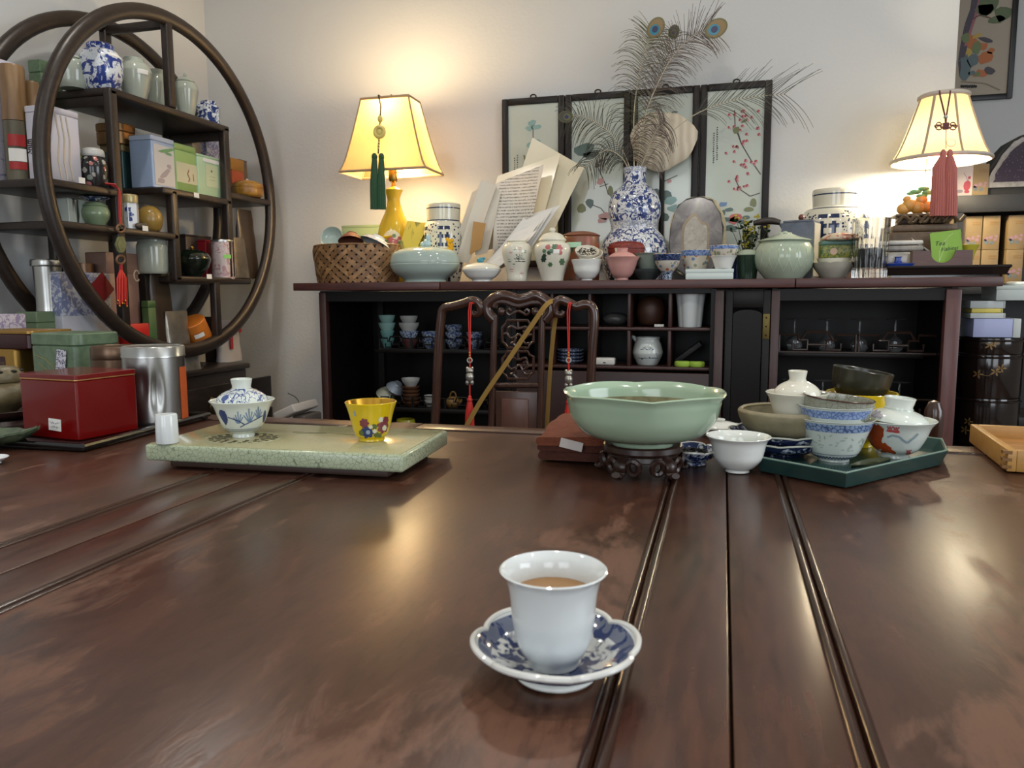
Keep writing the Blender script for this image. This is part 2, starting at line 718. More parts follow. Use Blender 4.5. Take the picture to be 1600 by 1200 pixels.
# ================================================================== three wooden tables pushed together
def lacquer():
    s = NT('worn_red_brown_lacquer')
    setp(s.p, .2, spec=.5)
    big = s.noise(3.2, 5, .62, .6, vec=s.co('Object', (1, .55, 1)))
    mid = s.noise(16, 5, .7, .5, vec=s.co('Object', (1.6, .6, 1)))
    fine = s.noise(120, 3, .6, 0, vec=s.co('Object', (1.5, .35, 1)))
    worn = s.step(s.math('ADD', s.math('MULTIPLY', big, .72), s.math('MULTIPLY', mid, .28)), .53, .025)
    c = s.mix(s.step(mid, .5, .2), lin('#3d241a'), lin('#563527'))
    c = s.mix(s.math('MULTIPLY', worn, .75), c, lin('#6e4c3a'))
    c = s.mix(s.math('MULTIPLY', s.step(fine, .6, .1), .35), c, lin('#281813'))
    s.l(c, s.p.inputs['Base Color'])
    rg = s.n('ShaderNodeMapRange')
    s.l(s.math('ADD', s.math('MULTIPLY', worn, .6), s.math('MULTIPLY', mid, .4)), rg.inputs[0])
    rg.inputs[3].default_value = .25
    rg.inputs[4].default_value = .46
    s.l(rg.outputs[0], s.p.inputs['Roughness'])
    h = s.math('ADD', s.math('MULTIPLY', worn, .5), s.math('MULTIPLY', fine, .35))
    s.bump(h, .17, .002)
    return s.m


LAC = lacquer()
LACR = mat('red_brown_table_rail', '#4a2c20', .27, var=.45, vscale=18, stretch=(6, 1, 6), bump=.05, bscale=40)
LACB = mat('dark_table_bead', '#331e15', .18)
YN, YF = -.25, 1.235


def table(label, x0, x1, g=.0007):
    t = thing('wooden_table', label, 'table', ((x0 + x1) / 2, (YN + YF) / 2, 0))
    hx, hy = (x1 - x0) / 2 - g, (YF - YN) / 2
    rw = .056
    obj('panel', MB().rbox((0, 0, ZT - .0125), (2 * hx - 2 * rw - .016, 2 * hy - 2 * rw - .016, .022), .0015, 2), LAC, t)
    for s_ in (-1, 1):
        obj('rail', MB().rbox((s_ * (hx - rw / 2), 0, ZT - .0175), (rw, 2 * hy, .033), .0018, 2), LACR, t)
        obj('rail', MB().rbox((0, s_ * (hy - rw / 2), ZT - .0175), (2 * hx - 2 * rw, rw, .033), .004, 3), LACR, t)
        b = MB()
        for off, rr in ((.0, .0040), (.0085, .0034)):
            b.tube([(s_ * (hx - rw - .003 - off), -hy + rw, ZT - .003), (s_ * (hx - rw - .003 - off), hy - rw, ZT - .003)], rr, 10)
        obj('bead_moulding', b, LACB, t)
        obj('bead_moulding', MB().tube([(-hx + rw, s_ * (hy - rw - .003), ZT - .003), (hx - rw, s_ * (hy - rw - .003), ZT - .003)], .004, 10), LACB, t)
        for q in (-1, 1):
            obj('leg', MB().rbox((s_ * (hx - .035), q * (hy - .035), (ZT - .034) / 2), (.06, .06, ZT - .034), .006), LACR, t)
    ap = MB()
    for s_ in (-1, 1):
        ap.box((s_ * (hx - .03), 0, ZT - .074), (.02, 2 * hy - .12, .08)).box((0, s_ * (hy - .03), ZT - .074), (2 * hx - .12, .02, .08))
    obj('apron', ap, LACR, t)
    obj('under_board', MB().box((0, 0, ZT - .029), (2 * hx - .1, 2 * hy - .1, .01)), LACR, t)
    return t


table('dark lacquered table under the crackle tray and teacup, middle of the three', -.555, .01)
table('dark lacquered table at left carrying the red tin and black tray', -1.55, -.555)
table('dark lacquered table at right with the green tray and bamboo tray', .01, .80)

# ================================================================== counter with its cabinets
def cx(px, Y=2.75):
    return onY(px, 500, Y).x


def cz(px, py, Y=2.75):
    return onY(px, py, Y).z


t = thing('counter_top', 'long red-brown wooden counter top crowded with porcelain and lamps', 'counter top', (0, 0, 0))
XA, XB = -1.64, .84
xs = [XA, onY(687, 440, YC).x, onY(1243, 436, YC).x, XB]
for a, b in zip(xs, xs[1:]):
    obj('board', MB().rbox(((a + b) / 2, (YC + 3.235) / 2, ZC - .015), (b - a - .0025, 3.235 - YC, .03), .003), COUNTER, t)
ZU = ZC - .032


def fret(x0, x1, z0, z1, Y, r=.0035, n=2):
    """openwork key-fret gallery"""
    b = MB()
    b.tube([(x0, Y, z0), (x1, Y, z0)], r * 1.3, 6)
    w = (x1 - x0) / n
    h = z1 - z0
    for i in range(n):
        q = x0 + i * w

        def P(u, v):
            return (q + u * w, Y, z0 + v * h)
        for pts in ([P(.02, .05), P(.02, .85), P(.26, .85), P(.26, .6), P(.38, .6), P(.38, .15), P(.2, .15), P(.2, .45)],
                    [P(.98, .05), P(.98, .85), P(.74, .85), P(.74, .6), P(.62, .6), P(.62, .15), P(.8, .15), P(.8, .45)],
                    [P(.30, .6), P(.36, .98), P(.64, .98), P(.70, .6)], [P(.38, .38), P(.62, .38)]):
            b.tube(pts, r, 6)
    return b


def shell(t, x0, x1, y0=2.75, y1=3.2, m_=EBONY, tr=.038):
    obj('side_panel', MB().box((x0 + .009, (y0 + y1) / 2, ZU / 2 + .02), (.018, y1 - y0, ZU - .04)), m_, t)
    obj('side_panel', MB().box((x1 - .009, (y0 + y1) / 2, ZU / 2 + .02), (.018, y1 - y0, ZU - .04)), m_, t)
    obj('back_panel', MB().box(((x0 + x1) / 2, y1 - .008, ZU / 2 + .02), (x1 - x0 - .036, .016, ZU - .04)), m_, t)
    obj('base_board', MB().box(((x0 + x1) / 2, (y0 + y1) / 2, .06), (x1 - x0 - .037, y1 - y0 - .02, .08)), m_, t)
    obj('top_rail', MB().box(((x0 + x1) / 2, y0 + .015, ZU - tr / 2 - .003), (x1 - x0 - .037, .02, tr)), m_, t)


# left display cabinet
xl, xr = cx(500), cx(798)
t = thing('display_cabinet', 'dark open cabinet under the counter left end holding stacked cups', 'cabinet')
shell(t, xl + .004, xr)
obj('corner_post', MB().rbox((xl + .015, 2.76, ZU / 2), (.03, .03, ZU - .01), .003), STILE, t)
SH1, SH2 = onY(640, 544, 2.95).z, onY(640, 634, 2.95).z
for z_ in (SH1, SH2):
    sh = obj('shelf', MB().rbox(((xl + xr) / 2 + .07, 3.03, z_ - .008), (xr - xl - .2, .3, .016), .003), EBONY, t)
    obj('fret_gallery', fret(xl + .19, xr - .03, z_, z_ + .052, 2.885, .0032, 4), EBONY, sh)
obj('inner_post', MB().box((xl + .15, 3.0, ZU / 2), (.025, .025, ZU - .05)), EBONY, t)

# pigeonhole cabinet
xs = [cx(q) for q in (798, 861, 920, 982, 1046, 1113)]
zt, zm, zb = cz(980, 452), cz(980, 514), cz(980, 575)
t = thing('pigeonhole_cabinet', 'dark wooden cabinet of two rows of open pigeonholes behind the chair', 'cabinet')
shell(t, xs[0] + .002, xs[-1] + .012, tr=.012)
for z_ in (zt, zm, zb):
    obj('shelf', MB().rbox(((xs[0] + xs[-1]) / 2, 2.9, z_), (xs[-1] - xs[0] - .006, .28, .011), .002), STILE, t)
for x_ in xs[1:-1] + [xs[-1]]:
    for a, b in ((zt, zm), (zm, zb)):
        obj('divider', MB().rbox((x_, 2.9, (a + b) / 2), (.011, .276, a - b - .012), .002), STILE, t)
obj('stile', MB().rbox((xs[-1] + .022, 2.752, ZU / 2), (.03, .02, ZU - .01), .002), STILE, t)
obj('cubby_back', MB().box(((xs[0] + xs[-1]) / 2, 3.045, (zt + zb) / 2), (xs[-1] - xs[0], .01, zt - zb)), EBONY, t)
dr = obj('lower_door', MB().rbox(((xs[0] + xs[-1]) / 2, 2.762, zb / 2 + .03), (xs[-1] - xs[0] - .01, .02, zb - .09), .003), mat('dark_red_panel', '#2a120e', .4, var=.3), t)

# door beside the pigeonholes
x0, x1 = cx(1133), cx(1203)
t = thing('cabinet_door', 'dark narrow panelled cabinet door with a brass hinge', 'door', ((x0 + x1) / 2, 2.755, .05))
hw, H_ = (x1 - x0) / 2, ZU - .055
m = MB().rbox((-hw + .012, 0, H_ / 2), (.024, .022, H_), .002).rbox((hw - .012, 0, H_ / 2), (.024, .022, H_), .002)
obj('door_frame', m.rbox((0, 0, H_ - .03), (2 * hw - .048, .022, .06), .002).rbox((0, 0, .03), (2 * hw - .048, .022, .06), .002), EBONY, t)
arch = [(-hw + .026, .07), (hw - .026, .07), (hw - .026, H_ - .085)] + [((hw - .026) * math.cos(R(a)), H_ - .085 + .018 * math.sin(R(a))) for a in range(15, 166, 15)] + [(-hw + .026, H_ - .085)]
obj('door_panel', MB().plate(arch, (0, 0, 0), (1, 0, 0), (0, 0, 1), .006), EBONY, t)
hg = obj('hinge', MB().rbox((hw - .012, -.0125, cz(1195, 510) - .05), (.022, .003, .085), .001), mat('aged_brass', '#6a5c34', .5, .8), t)
for dz in (-.03, 0, .03):
    obj('screw', MB().ball((hw - .012, -.0145, cz(1195, 510) - .05 + dz), .0028, seg=8, rings=5), mat('dark_screw', '#3a3020', .5, 1), hg)

# right glass cabinet
xl2, xr2 = cx(1204), cx(1497)
t = thing('glass_cabinet', 'dark open cabinet at the counter right end with inverted wine glasses', 'cabinet')
shell(t, xl2 + .002, xr2 - .005)
obj('corner_post', MB().rbox((xr2 - .018, 2.757, ZU / 2), (.045, .035, ZU - .01), .003), mat('mahogany_post', '#5a3531', .35, var=.3, vscale=12, stretch=(8, 8, 1)), t)
obj('corner_post', MB().rbox((xl2 + .014, 2.757, ZU / 2), (.028, .03, ZU - .01), .003), STILE, t)
SH3, SH4 = onY(1330, 551, 2.93).z, onY(1330, 648, 2.93).z
for z_ in (SH3, SH4):
    sh = obj('shelf', MB().rbox(((xl2 + xr2) / 2 - .02, 3.03, z_ - .008), (xr2 - xl2 - .08, .28, .016), .003), EBONY, t)
    obj('fret_gallery', fret(xl2 + .035, xl2 + .56, z_, z_ + .075, 2.9, .005, 2), mat('dark_fret', '#33251f', .25), sh)

# ================================================================== carved armchair behind the table
YCH = 2.1


def cp(px, py, dy=0):
    p = onY(px, py, YCH)
    p.y += dy
    return p


t = thing('carved_chair', 'carved rosewood chair with red tassels behind the table', 'chair', onY(808, 660, YCH).xy.to_3d())
O = t.location.copy()


def L(pts, n=5):
    return [p - O for p in crom([cp(*q) for q in pts], n)]


u = mpp(cp(800, 560))
zs = .46
for pts in ([(674, 700), (680, 660), (684.5, 555), (689, 500), (693, 483), (707, 479), (723, 475), (738, 470), (749.5, 476), (750, 488), (741, 492), (737, 486)],
            [(920, 700), (920.5, 660), (925, 555), (929, 500), (925, 480), (914, 476), (901, 479), (888, 473), (876, 469), (867, 476), (868, 489), (877, 492), (880, 486)]):
    pl = [Vector((cp(*pts[0]).x, YCH - .0, 0)) - O] + L(pts)
    n = len(pl)
    obj('back_post', MB().tube(pl, [7.2 * u] * (n - 14) + [7.0 * u - k * .28 * u for k in range(14)], 10), CHAIRW, t)
pl = L([(772, 500), (763, 490), (761, 478), (770, 468), (783, 463), (796, 464), (810, 468), (824, 466), (836, 462), (848, 467), (858, 476), (860, 488), (851, 500)])
obj('crest_rail', MB().tube(pl, 8.5 * u, 10, flat=.8, nrm=(0, 1, 0)), CHAIRW, t)
b = MB()
b.tube(L([(772, 480), (777, 472), (790, 471), (810, 477), (832, 472), (846, 473), (850, 482)]), 5 * u, 8)
for s_, x_ in ((1, 797), (-1, 822)):
    b.tube(L([(x_ + s_ * 12, 486), (x_ + s_ * 5, 489), (x_, 492), (x_ - s_ * 5, 488), (x_ - s_ * 2, 483), (x_ + s_ * 2, 486)]), 2.2 * u, 7)
for x_ in (783, 836):
    b.ball(cp(x_, 487) - O, 6 * u, sy=.7)
obj('crest_carving', b, CHAIRW, t)
for a, c in (((773, 492), (767, 690)), ((847, 492), (843, 690))):
    obj('splat_post', MB().tube([cp(*a) - O, cp(*c) - O, Vector(((cp(*c) - O).x, 0, zs))], 5.4 * u, 10), CHAIRW, t)


def vw(x, y):
    return (660 + x / 5.217, 440 + y / 5.217)


b = MB()
for oy in (0, 252):
    fr_ = [(690, 318), (860, 318), (872, 345), (905, 360), (905, 490), (875, 510), (862, 540), (700, 540), (680, 512), (652, 490), (652, 375), (678, 350)]
    b.tube([cp(*vw(x, y + oy)) - O for x, y in fr_], 2.4 * u, 7, closed=True)
    for pts in ([(700, 380), (730, 365), (780, 385), (840, 370), (850, 395), (820, 410)], [(700, 380), (690, 420), (720, 460), (760, 450), (750, 490), (720, 505)],
                [(850, 395), (860, 440), (820, 470), (840, 505), (870, 500)], [(760, 450), (790, 430), (820, 470)], [(690, 420), (655, 430)], [(860, 440), (903, 430)], [(780, 385), (780, 320)], [(745, 505), (780, 540)]):
        b.tube(L([vw(x, y + oy) for x, y in pts], 4), 2.0 * u, 6)
b.tube([cp(*vw(780, 535)) - O, cp(*vw(780, 575)) - O], 3 * u, 6)
obj('openwork_splat', b, CHAIRW, t)
obj('splat_rail', MB().tube([cp(772, 602) - O, cp(845, 602) - O], 4.6 * u, 8), CHAIRW, t)
pn = MB()
c0, c1 = cp(774, 611) - O, cp(841, 700) - O
pn.rbox(((c0.x + c1.x) / 2, .006, (c0.z + zs) / 2), (c1.x - c0.x, .012, c0.z - zs), .002)
po = obj('splat_panel', pn, mat('chair_panel', '#4a2d22', .3, var=.25, vscale=14, stretch=(6, 6, 1)), t)
c0, c1 = cp(784, 619) - O, cp(826, 700) - O
obj('raised_field', MB().rbox(((c0.x + c1.x) / 2, -.002, (c0.z + zs + .02) / 2), (c1.x - c0.x, .008, c0.z - zs - .03), .003), mat('chair_field', '#5b3a2e', .3, var=.25, vscale=14, stretch=(6, 6, 1)), po)
obj('seat', MB().rbox((-.0, -.235, zs - .02), (.52, .47, .04), .01), CHAIRW, t)
for sx_ in (-.22, .22):
    obj('leg', MB().rbox((sx_, -.43, (zs - .04) / 2), (.04, .04, zs - .04), .005), CHAIRW, t)

STRAP = mat('ochre_webbing', '#8a6a2e', .8, bump=.2, bscale=300)
b = MB()
pts = [cp(733, 668, -.045), cp(760, 620, -.04), cp(800, 560, -.035), cp(840, 500, -.03), cp(852, 482, -.026), cp(860, 472.5, -.018), cp(867, 470.5, 0), cp(868.5, 476, .014)]
b.ribbon(crom(pts, 5), 7.2 * u, (.25, -.93, .3), .002)
tag(obj('bag_strap', b, STRAP), 'ochre webbing strap slung diagonally across the chair back', 'strap')
b = MB().ribbon(crom([cp(868, 478, .02), cp(862, 520, .026), cp(856, 580, .03), cp(849, 690, .035)], 5), 6.5 * u, (0, -1, 0), .002)
tag(obj('bag_strap', b, STRAP), 'ochre webbing strap hanging straight down behind the chair back', 'strap')


def tassel_string(label, px, pts, fig_y, fig_h, tas_y0, tas_y1, Y):
    p0 = onY(px, pts[0], Y)
    t = thing('chair_tassel', label, 'tassel', p0)
    k = mpp(p0)

    def q(dx, py):
        return onY(px + dx, py, Y) - p0
    obj('cord', MB().tube([q(2, pts[0] - 15) + Vector((0, .035, 0)), q(0, pts[0] - 15), q(-2, pts[0]), q(-.5, pts[1] - 15), q(0, fig_y)], 1.1 * k, 6).tube([q(4, pts[0] - 14) + Vector((0, .035, 0)), q(2.5, pts[0] - 14), q(1.2, pts[0]), q(.7, pts[1] - 15), q(.4, fig_y)], 1.0 * k, 6), RED, t)
    bd = MB()
    for i in range(3):
        bd.ball(q(0, pts[1] - 12 + i * 4.2), 1.7 * k, seg=8, rings=6)
    obj('beads', bd, mat('amber_bead', '#c98a2a', .3), t)
    ringp = [q(3.6 * math.cos(a * math.pi / 6), pts[1] + 3.6 * math.sin(a * math.pi / 6)) for a in range(12)]
    obj('ring', MB().tube(ringp, 1.2 * k, 6, closed=True), mat('pale_jade_ring', '#9aa39a', .3), t)
    h = fig_h
    fg = MB().ball(q(0, fig_y + h * .2), h * .2 * k, sx=1.2, sy=.9).ball(q(0, fig_y + h * .55), h * .27 * k, sx=.95, sy=.8, sz=1.15)
    for s_ in (-1, 1):
        fg.ball(q(s_ * h * .14, fig_y + h * .06), h * .1 * k, seg=8, rings=6).ball(q(s_ * h * .13, fig_y + h * .88), h * .13 * k, seg=8, rings=6, sz=1.3)
    obj('charm', fg, mat('pewter_charm', '#a8a49a', .3, .8), t)
    obj('knot', MB().tube([q(0, fig_y + h), q(0, tas_y0)], 1.2 * k, 6).ball(q(0, tas_y0 - 3), 3 * k, sz=1.2), RED, t)
    ts = MB()
    for i in range(14):
        a = i * 2 * math.pi / 14
        ts.tube([q(2 * math.cos(a), tas_y0) + Vector((0, 2 * k * math.sin(a), 0)), q(5.5 * math.cos(a), (tas_y0 + tas_y1) / 2) + Vector((0, 5 * k * math.sin(a), 0)), q(6 * math.cos(a), tas_y1) + Vector((0, 5.5 * k * math.sin(a), 0))], 1.35 * k, 5)
    obj('tassel_fringe', ts.ball(q(0, tas_y0 + 1), 4.6 * k, sz=.9), RED, t)
    return t


tassel_string('red tassel with a pewter charm hanging from the chair left scroll', 734, (488, 563), 574, 27, 624, 668, YCH - .03)
tassel_string('red tassel with a pale charm hanging from the chair right scroll', 888.5, (488, 563), 578, 27, 628, 668, YCH - .03)

# ================================================================== round shelf against the left wall
XB2 = XS - .27
RY, RZ, RR = 2.515, 1.40, .606
t = thing('round_shelf', 'large dark wooden moon shelf of two rings against the left wall', 'shelf', (XS, RY, 0))
O = t.location.copy()
for X_ in (0, XB2 - XS):
    pts = [(X_, RR * math.cos(R(a)), RZ + RR * math.sin(R(a))) for a in range(0, 360, 4)]
    obj('ring', MB().tube(pts, .027, 12, closed=True, flat=.8, nrm=(1, 0, 0)), WOOD, t)


def sy(px, py):
    p = onX(px, py, XS)
    return p.y, p.z


def ringy(z, far):
    d = math.sqrt(max(0, RR * RR - (z - RZ) ** 2))
    return RY + d if far else RY - d


SHELF = {}


def shelf(name, ya, yb, z, th=.026):
    o = obj('shelf', MB().rbox(((XB2 - XS) / 2, (ya + yb) / 2 - RY, z - th / 2), (.27 + .03, yb - ya, th), .007, 3), WOOD, t)
    SHELF[name] = z
    return o


def post(y_, z0, z1, w_=.034):
    for X_ in (0, XB2 - XS):
        obj('upright', MB().rbox((X_, y_ - RY, (z0 + z1) / 2), (.03, w_, z1 - z0), .006, 3), WOOD, t)


yP1, zS1 = sy(171, 137)
yP3 = sy(349, 200)[0]
zS2 = sy(125, 287)[1]
zS3 = sy(310, 303)[1]
zS4 = sy(395, 308)[1]
zS5 = sy(230, 360)[1]
zS6 = sy(330, 433)[1]
yP4 = sy(270, 340)[0]
yP2 = sy(263, 100)[0]
yE6 = sy(388, 436)[0]
yE3 = sy(250, 290)[0]
yP5 = sy(338, 500)[0]
shelf('S1', yP1 - .015, yP3 + .02, zS1)
shelf('S2', ringy(zS2, 0), yP1 + .016, zS2)
shelf('S3', yE3, yP3 + .015, zS3)
shelf('S4', yP3, ringy(zS4, 1), zS4)
shelf('S5', ringy(zS5, 0) + .01, yP4 + .012, zS5)
shelf('S6', yP4 - .014, yE6, zS6)
post(yP1, RZ - math.sqrt(RR * RR - (yP1 - RY) ** 2), zS1 - .005)
post(yP3, zS6, zS1 - .005)
post(yP4, zS6 - .02, zS3 - .005)
post(yP2, zS1, RZ + math.sqrt(RR * RR - (yP2 - RY) ** 2))
post(yP5, RZ - math.sqrt(RR * RR - (yP5 - RY) ** 2), zS6 - .01)
for y_ in (yP1, yP3):
    obj('end_board', MB().rbox(((XB2 - XS) / 2, y_ - RY, zS1 - .035), (.24, .016, .045), .003), WOOD, t)
zt_ = RZ + math.sqrt(RR * RR - (yP2 - RY) ** 2) - .02
obj('cross_bar', MB().rbox(((XB2 - XS) / 2, yP2 - RY, zt_), (.26, .026, .03), .005), WOOD, t)
# stand with drawers under the rings
zb_ = RZ - RR + .02
sd = sy(383, 575)
bt = sd[1]
yb0, yb1 = RY - .80, sd[0]
st = obj('stand_body', MB().rbox(((XB2 - XS) / 2 - .01, (yb0 + yb1) / 2 - RY, bt - .085), (.30, yb1 - yb0, .17), .006), WOOD, t)
obj('stand_top', MB().rbox(((XB2 - XS) / 2 - .01, (yb0 + yb1) / 2 - RY, bt + .011), (.33, yb1 - yb0 + .02, .022), .006), WOOD, t)
for i in range(4):
    wd = (yb1 - yb0 - .06) / 4
    yc = yb0 + .03 + wd * (i + .5) - RY
    d = obj('drawer', MB().rbox((.145, yc, bt - .085), (.014, wd - .02, .12), .004), WOOD, t)
    rg = [(.165, yc + .018 * math.sin(R(a)), bt - .1 + .022 * math.cos(R(a))) for a in range(0, 360, 30)]
    obj('pull', MB().tube(rg, .003, 6, closed=True).ball((.158, yc, bt - .075), .012, sx=.6), mat('bronze_pull', '#5a4a30', .4, .8), d)
for y_ in (yb0 + .03, yb1 - .03):
    for X_ in (.11, -.39):
        obj('leg', MB().rbox((X_, y_ - RY, (bt - .16) / 2), (.045, .05, bt - .16), .008), WOOD, t)
for y_, s_ in ((yb0 - .0, -1), (yb1 + .005, 1)):
    br = [(0, 0), (.035, .0), (.045, .05), (.03, .09), (.04, .13), (.02, .18), (.03, .215), (0, .24)]
    obj('ring_bracket', MB().plate([(s_ * p[0], p[1]) for p in br] if s_ > 0 else [(s_ * p[0], p[1]) for p in br][::-1], (-.2, y_ - RY, bt - .02), (0, 1, 0), (0, 0, 1), .05), WOOD, t)

# ================================================================== things on the tables
def vessel(outer, t=.002, floor=None):
    """closed wall profile: outer wall from the foot to the rim, rounded lip, inner wall down to the floor"""
    pr = [(0, outer[0][1] + .001)] + list(outer)
    r, z = outer[-1]
    pr.append((r - t * .5, z + t * .35))
    fl = floor if floor is not None else outer[0][1] + .006
    inn = [(max(a - t, .001), b) for a, b in outer if b > fl + t]
    pr += inn[::-1]
    rl = inn[0][0]
    pr += [(rl * .8, fl + t * .6), (rl * .45, fl), (0, fl)]
    return pr


def curve2(pts, n=5):
    return [(p.x, p.y) for p in crom([(a, b, 0) for a, b in pts], n)]


def tab(px, py, rf, z=ZT):
    p = onZ(px, py, z)
    d = Vector((p.x, p.y, 0)).normalized()
    return p + d * rf


def rfun(prof):
    pts = sorted(prof, key=lambda q: q[1])

    def f(z):
        for (r0, z0), (r1, z1) in zip(pts, pts[1:]):
            if z0 <= z <= z1:
                k = 0 if z1 == z0 else (z - z0) / (z1 - z0)
                return r0 + (r1 - r0) * k
        return pts[-1][0]
    return f


def facing(p):
    return math.atan2(CAM.y - p[1], CAM.x - p[0])


def decal(mb, rf, a0, poly, lift=.0005):
    """small painted shape lying on a turned surface: poly in metres (u to the viewer's right, v = height)"""
    def P(u_, v_):
        r = rf(v_) + lift
        a = a0 + u_ / r
        return Vector((r * math.cos(a), r * math.sin(a), v_))
    cu = sum(p[0] for p in poly) / len(poly)
    cv = sum(p[1] for p in poly) / len(poly)
    pl = []
    for p, q in zip(poly, poly[1:] + poly[:1]):
        m_ = max(1, math.ceil(abs(q[0] - p[0]) / .006))
        pl += [(p[0] + (q[0] - p[0]) * i / m_, p[1] + (q[1] - p[1]) * i / m_) for i in range(m_)]
    n = len(pl)
    nr = max(2, math.ceil(max(abs(p[0] - cu) for p in pl) / .007))
    vs = [P(cu + (p[0] - cu) * (1 - k / nr), cv + (p[1] - cv) * (1 - k / nr)) for k in range(nr) for p in pl] + [P(cu, cv)]
    fs = []
    for i in range(n):
        j = (i + 1) % n
        fs += [(k * n + i, k * n + j, k * n + n + j, k * n + n + i) for k in range(nr - 1)] + [((nr - 1) * n + i, (nr - 1) * n + j, nr * n)]
    mb.add(vs, fs)


def blob(cx_, cy_, rx, ry, n=9, jag=.15, rot=0, seed=1):
    rd = random.Random(seed)
    out = []
    for i in range(n):
        a = 2 * math.pi * i / n
        k = 1 + rd.uniform(-jag, jag)
        x, y = rx * k * math.cos(a), ry * k * math.sin(a)
        out.append((cx_ + x * math.cos(rot) - y * math.sin(rot), cy_ + x * math.sin(rot) + y * math.cos(rot)))
    return out


def stroke(pts, w_):
    """a brush stroke polygon strip as a list of small quads"""
    q = []
    for (x0, y0), (x1, y1) in zip(pts, pts[1:]):
        dx, dy = x1 - x0, y1 - y0
        l = math.hypot(dx, dy) or 1
        nx, ny = -dy / l * w_ / 2, dx / l * w_ / 2
        q.append([(x0 + nx, y0 + ny), (x0 - nx, y0 - ny), (x1 - nx, y1 - ny), (x1 + nx, y1 + ny)])
    return q


BINK = mat('cobalt_brush', '#2b3d6e', .15)
BINK2 = mat('pale_cobalt_brush', '#6d86a8', .15)

# ---- foreground cup on its saucer
c0 = tab(868, 1082, .0225)
k = mpp(c0)


def lobed(n, depth, zlift=0, ph=0, power=2.0, start=.3):
    def f(a, t_, r, z):
        s_ = abs(math.sin(n * (a + ph) / 2)) ** .55
        k_ = depth * (1 - s_)
        e = max(0, (r / lobed.rmax - start) / (1 - start)) ** power
        return r * (1 - k_ * e), z + zlift * (s_ - .5) * e
    return f


lobed.rmax = .0485
pr = vessel(curve2([(.0235, 0), (.0225, .005), (.030, .008), (.040, .0125), (.0485, .0195)]), .0022, .0058)
SAUC = NT('blue_flowered_saucer_glaze')
setp(SAUC.p, .08)
sp_ = SAUC.n('ShaderNodeVectorMath', operation='LENGTH')
mp_ = SAUC.n('ShaderNodeMapping')
mp_.inputs['Scale'].default_value = (1, 1, 0)
SAUC.l(SAUC.co(), mp_.inputs[0])
SAUC.l(mp_.outputs[0], sp_.inputs[0])
v_ = SAUC.noise(95, 2, .5, 1.3)
f_ = SAUC.math('MAXIMUM', SAUC.step(v_, .5, .05), SAUC.math('MULTIPLY', SAUC.math('GREATER_THAN', sp_.outputs['Value'], .0375), .8))
f_ = SAUC.math('MULTIPLY', f_, SAUC.math('LESS_THAN', sp_.outputs['Value'], .0452))
SAUC.l(SAUC.mix(f_, lin('#cfd2d0'), lin('#2f3d66')), SAUC.p.inputs['Base Color'])
t = thing('saucer', 'blue and white lobed porcelain saucer under the near teacup', 'saucer', c0)
obj('dish', MB().lathe(pr, seg=96, fn=lobed(6, .085, .003, R(8))), SAUC.m, t)
b = MB()
ww = []
for i in range(96):
    a = 2 * math.pi * i / 96
    r_, z_ = lobed(6, .085, .003, R(8))(a, 1, .0483, .0198)
    ww.append((r_ * math.cos(a), r_ * math.sin(a), z_))
obj('rim', b.tube(ww, .0019, 8, closed=True), mat('white_rim', '#d8d8d2', .1), t)
obj('foot_ring', MB().tube([(.0228 * math.cos(R(a)), .0228 * math.sin(R(a)), .002) for a in range(0, 360, 8)], .002, 8, closed=True), WHITEP, t)

cc = c0 + Vector((0, 0, .0065))
zr = onY(864, 889, cc.y).z - cc.z
t = thing('teacup', 'plain white flared teacup of amber tea in the foreground', 'cup', cc + Vector((-.0015, 0, 0)))
CUPW = mat('bluish_white_porcelain', '#d9dedd', .1, coat=.2)
s_ = zr / .066
pr = curve2([(.0150, 0), (.0155, .004), (.0205, .013), (.0238, .030), (.0252, .048), (.0275, .060), (.0312, .066)])
pr = vessel([(r * 1.0, z * s_) for r, z in pr], .0019, .006)
obj('cup_body', MB().lathe(pr, seg=64), CUPW, t)
obj('tea', MB().lathe([(0, .0500 * s_), (.0243, .0500 * s_), (.0238, .0485 * s_), (0, .048 * s_)], seg=48), mat('amber_tea', '#9a6a24', .03, coat=.4), t)

# ---- crackle-glazed tea tray
TX0, TX1, TY0, TY1, TZ = -.7185, -.366, .822, 1.0, .812
CRK = pat('crackle_celadon', '#aab497', '#66705a', 'crackle', 165, .035, .16)
CRKT = NT('crackle_celadon_top')
setp(CRKT.p, .14)
vd_ = CRKT.vor(165, 'DISTANCE_TO_EDGE')
f_ = CRKT.math('MULTIPLY', CRKT.math('LESS_THAN', vd_.outputs['Distance'], .03), .3)
CRKT.l(CRKT.mix(f_, lin('#a9a57e'), lin('#85805c')), CRKT.p.inputs['Base Color'])
t = thing('tea_tray', 'pale green crackle-glazed rectangular tea tray', 'tray', ((TX0 + TX1) / 2, (TY0 + TY1) / 2, ZT), R(2.5))
hx, hy = (TX1 - TX0) / 2, (TY1 - TY0) / 2
obj('tray_foot', MB().rbox((0, 0, .005), (2 * hx - .05, 2 * hy - .03, .010), .002), mat('dark_wood_foot', '#3d2b22', .5), t)
obj('tray_body', MB().rbox((0, 0, .0205), (2 * hx, 2 * hy, .021), .0035, 3), CRK, t)
obj('tray_top', MB().rbox((0, 0, .0312), (2 * hx - .009, 2 * hy - .009, .0016), .0006), CRKT.m, t)
dc = Vector((onZ(381, 684, .812).x - (TX0 + TX1) / 2, onZ(381, 684, .812).y - (TY0 + TY1) / 2, .0322))
b = MB()
DRN = mat('drain_hole', '#2c2a20', .6)
rd = random.Random(3)
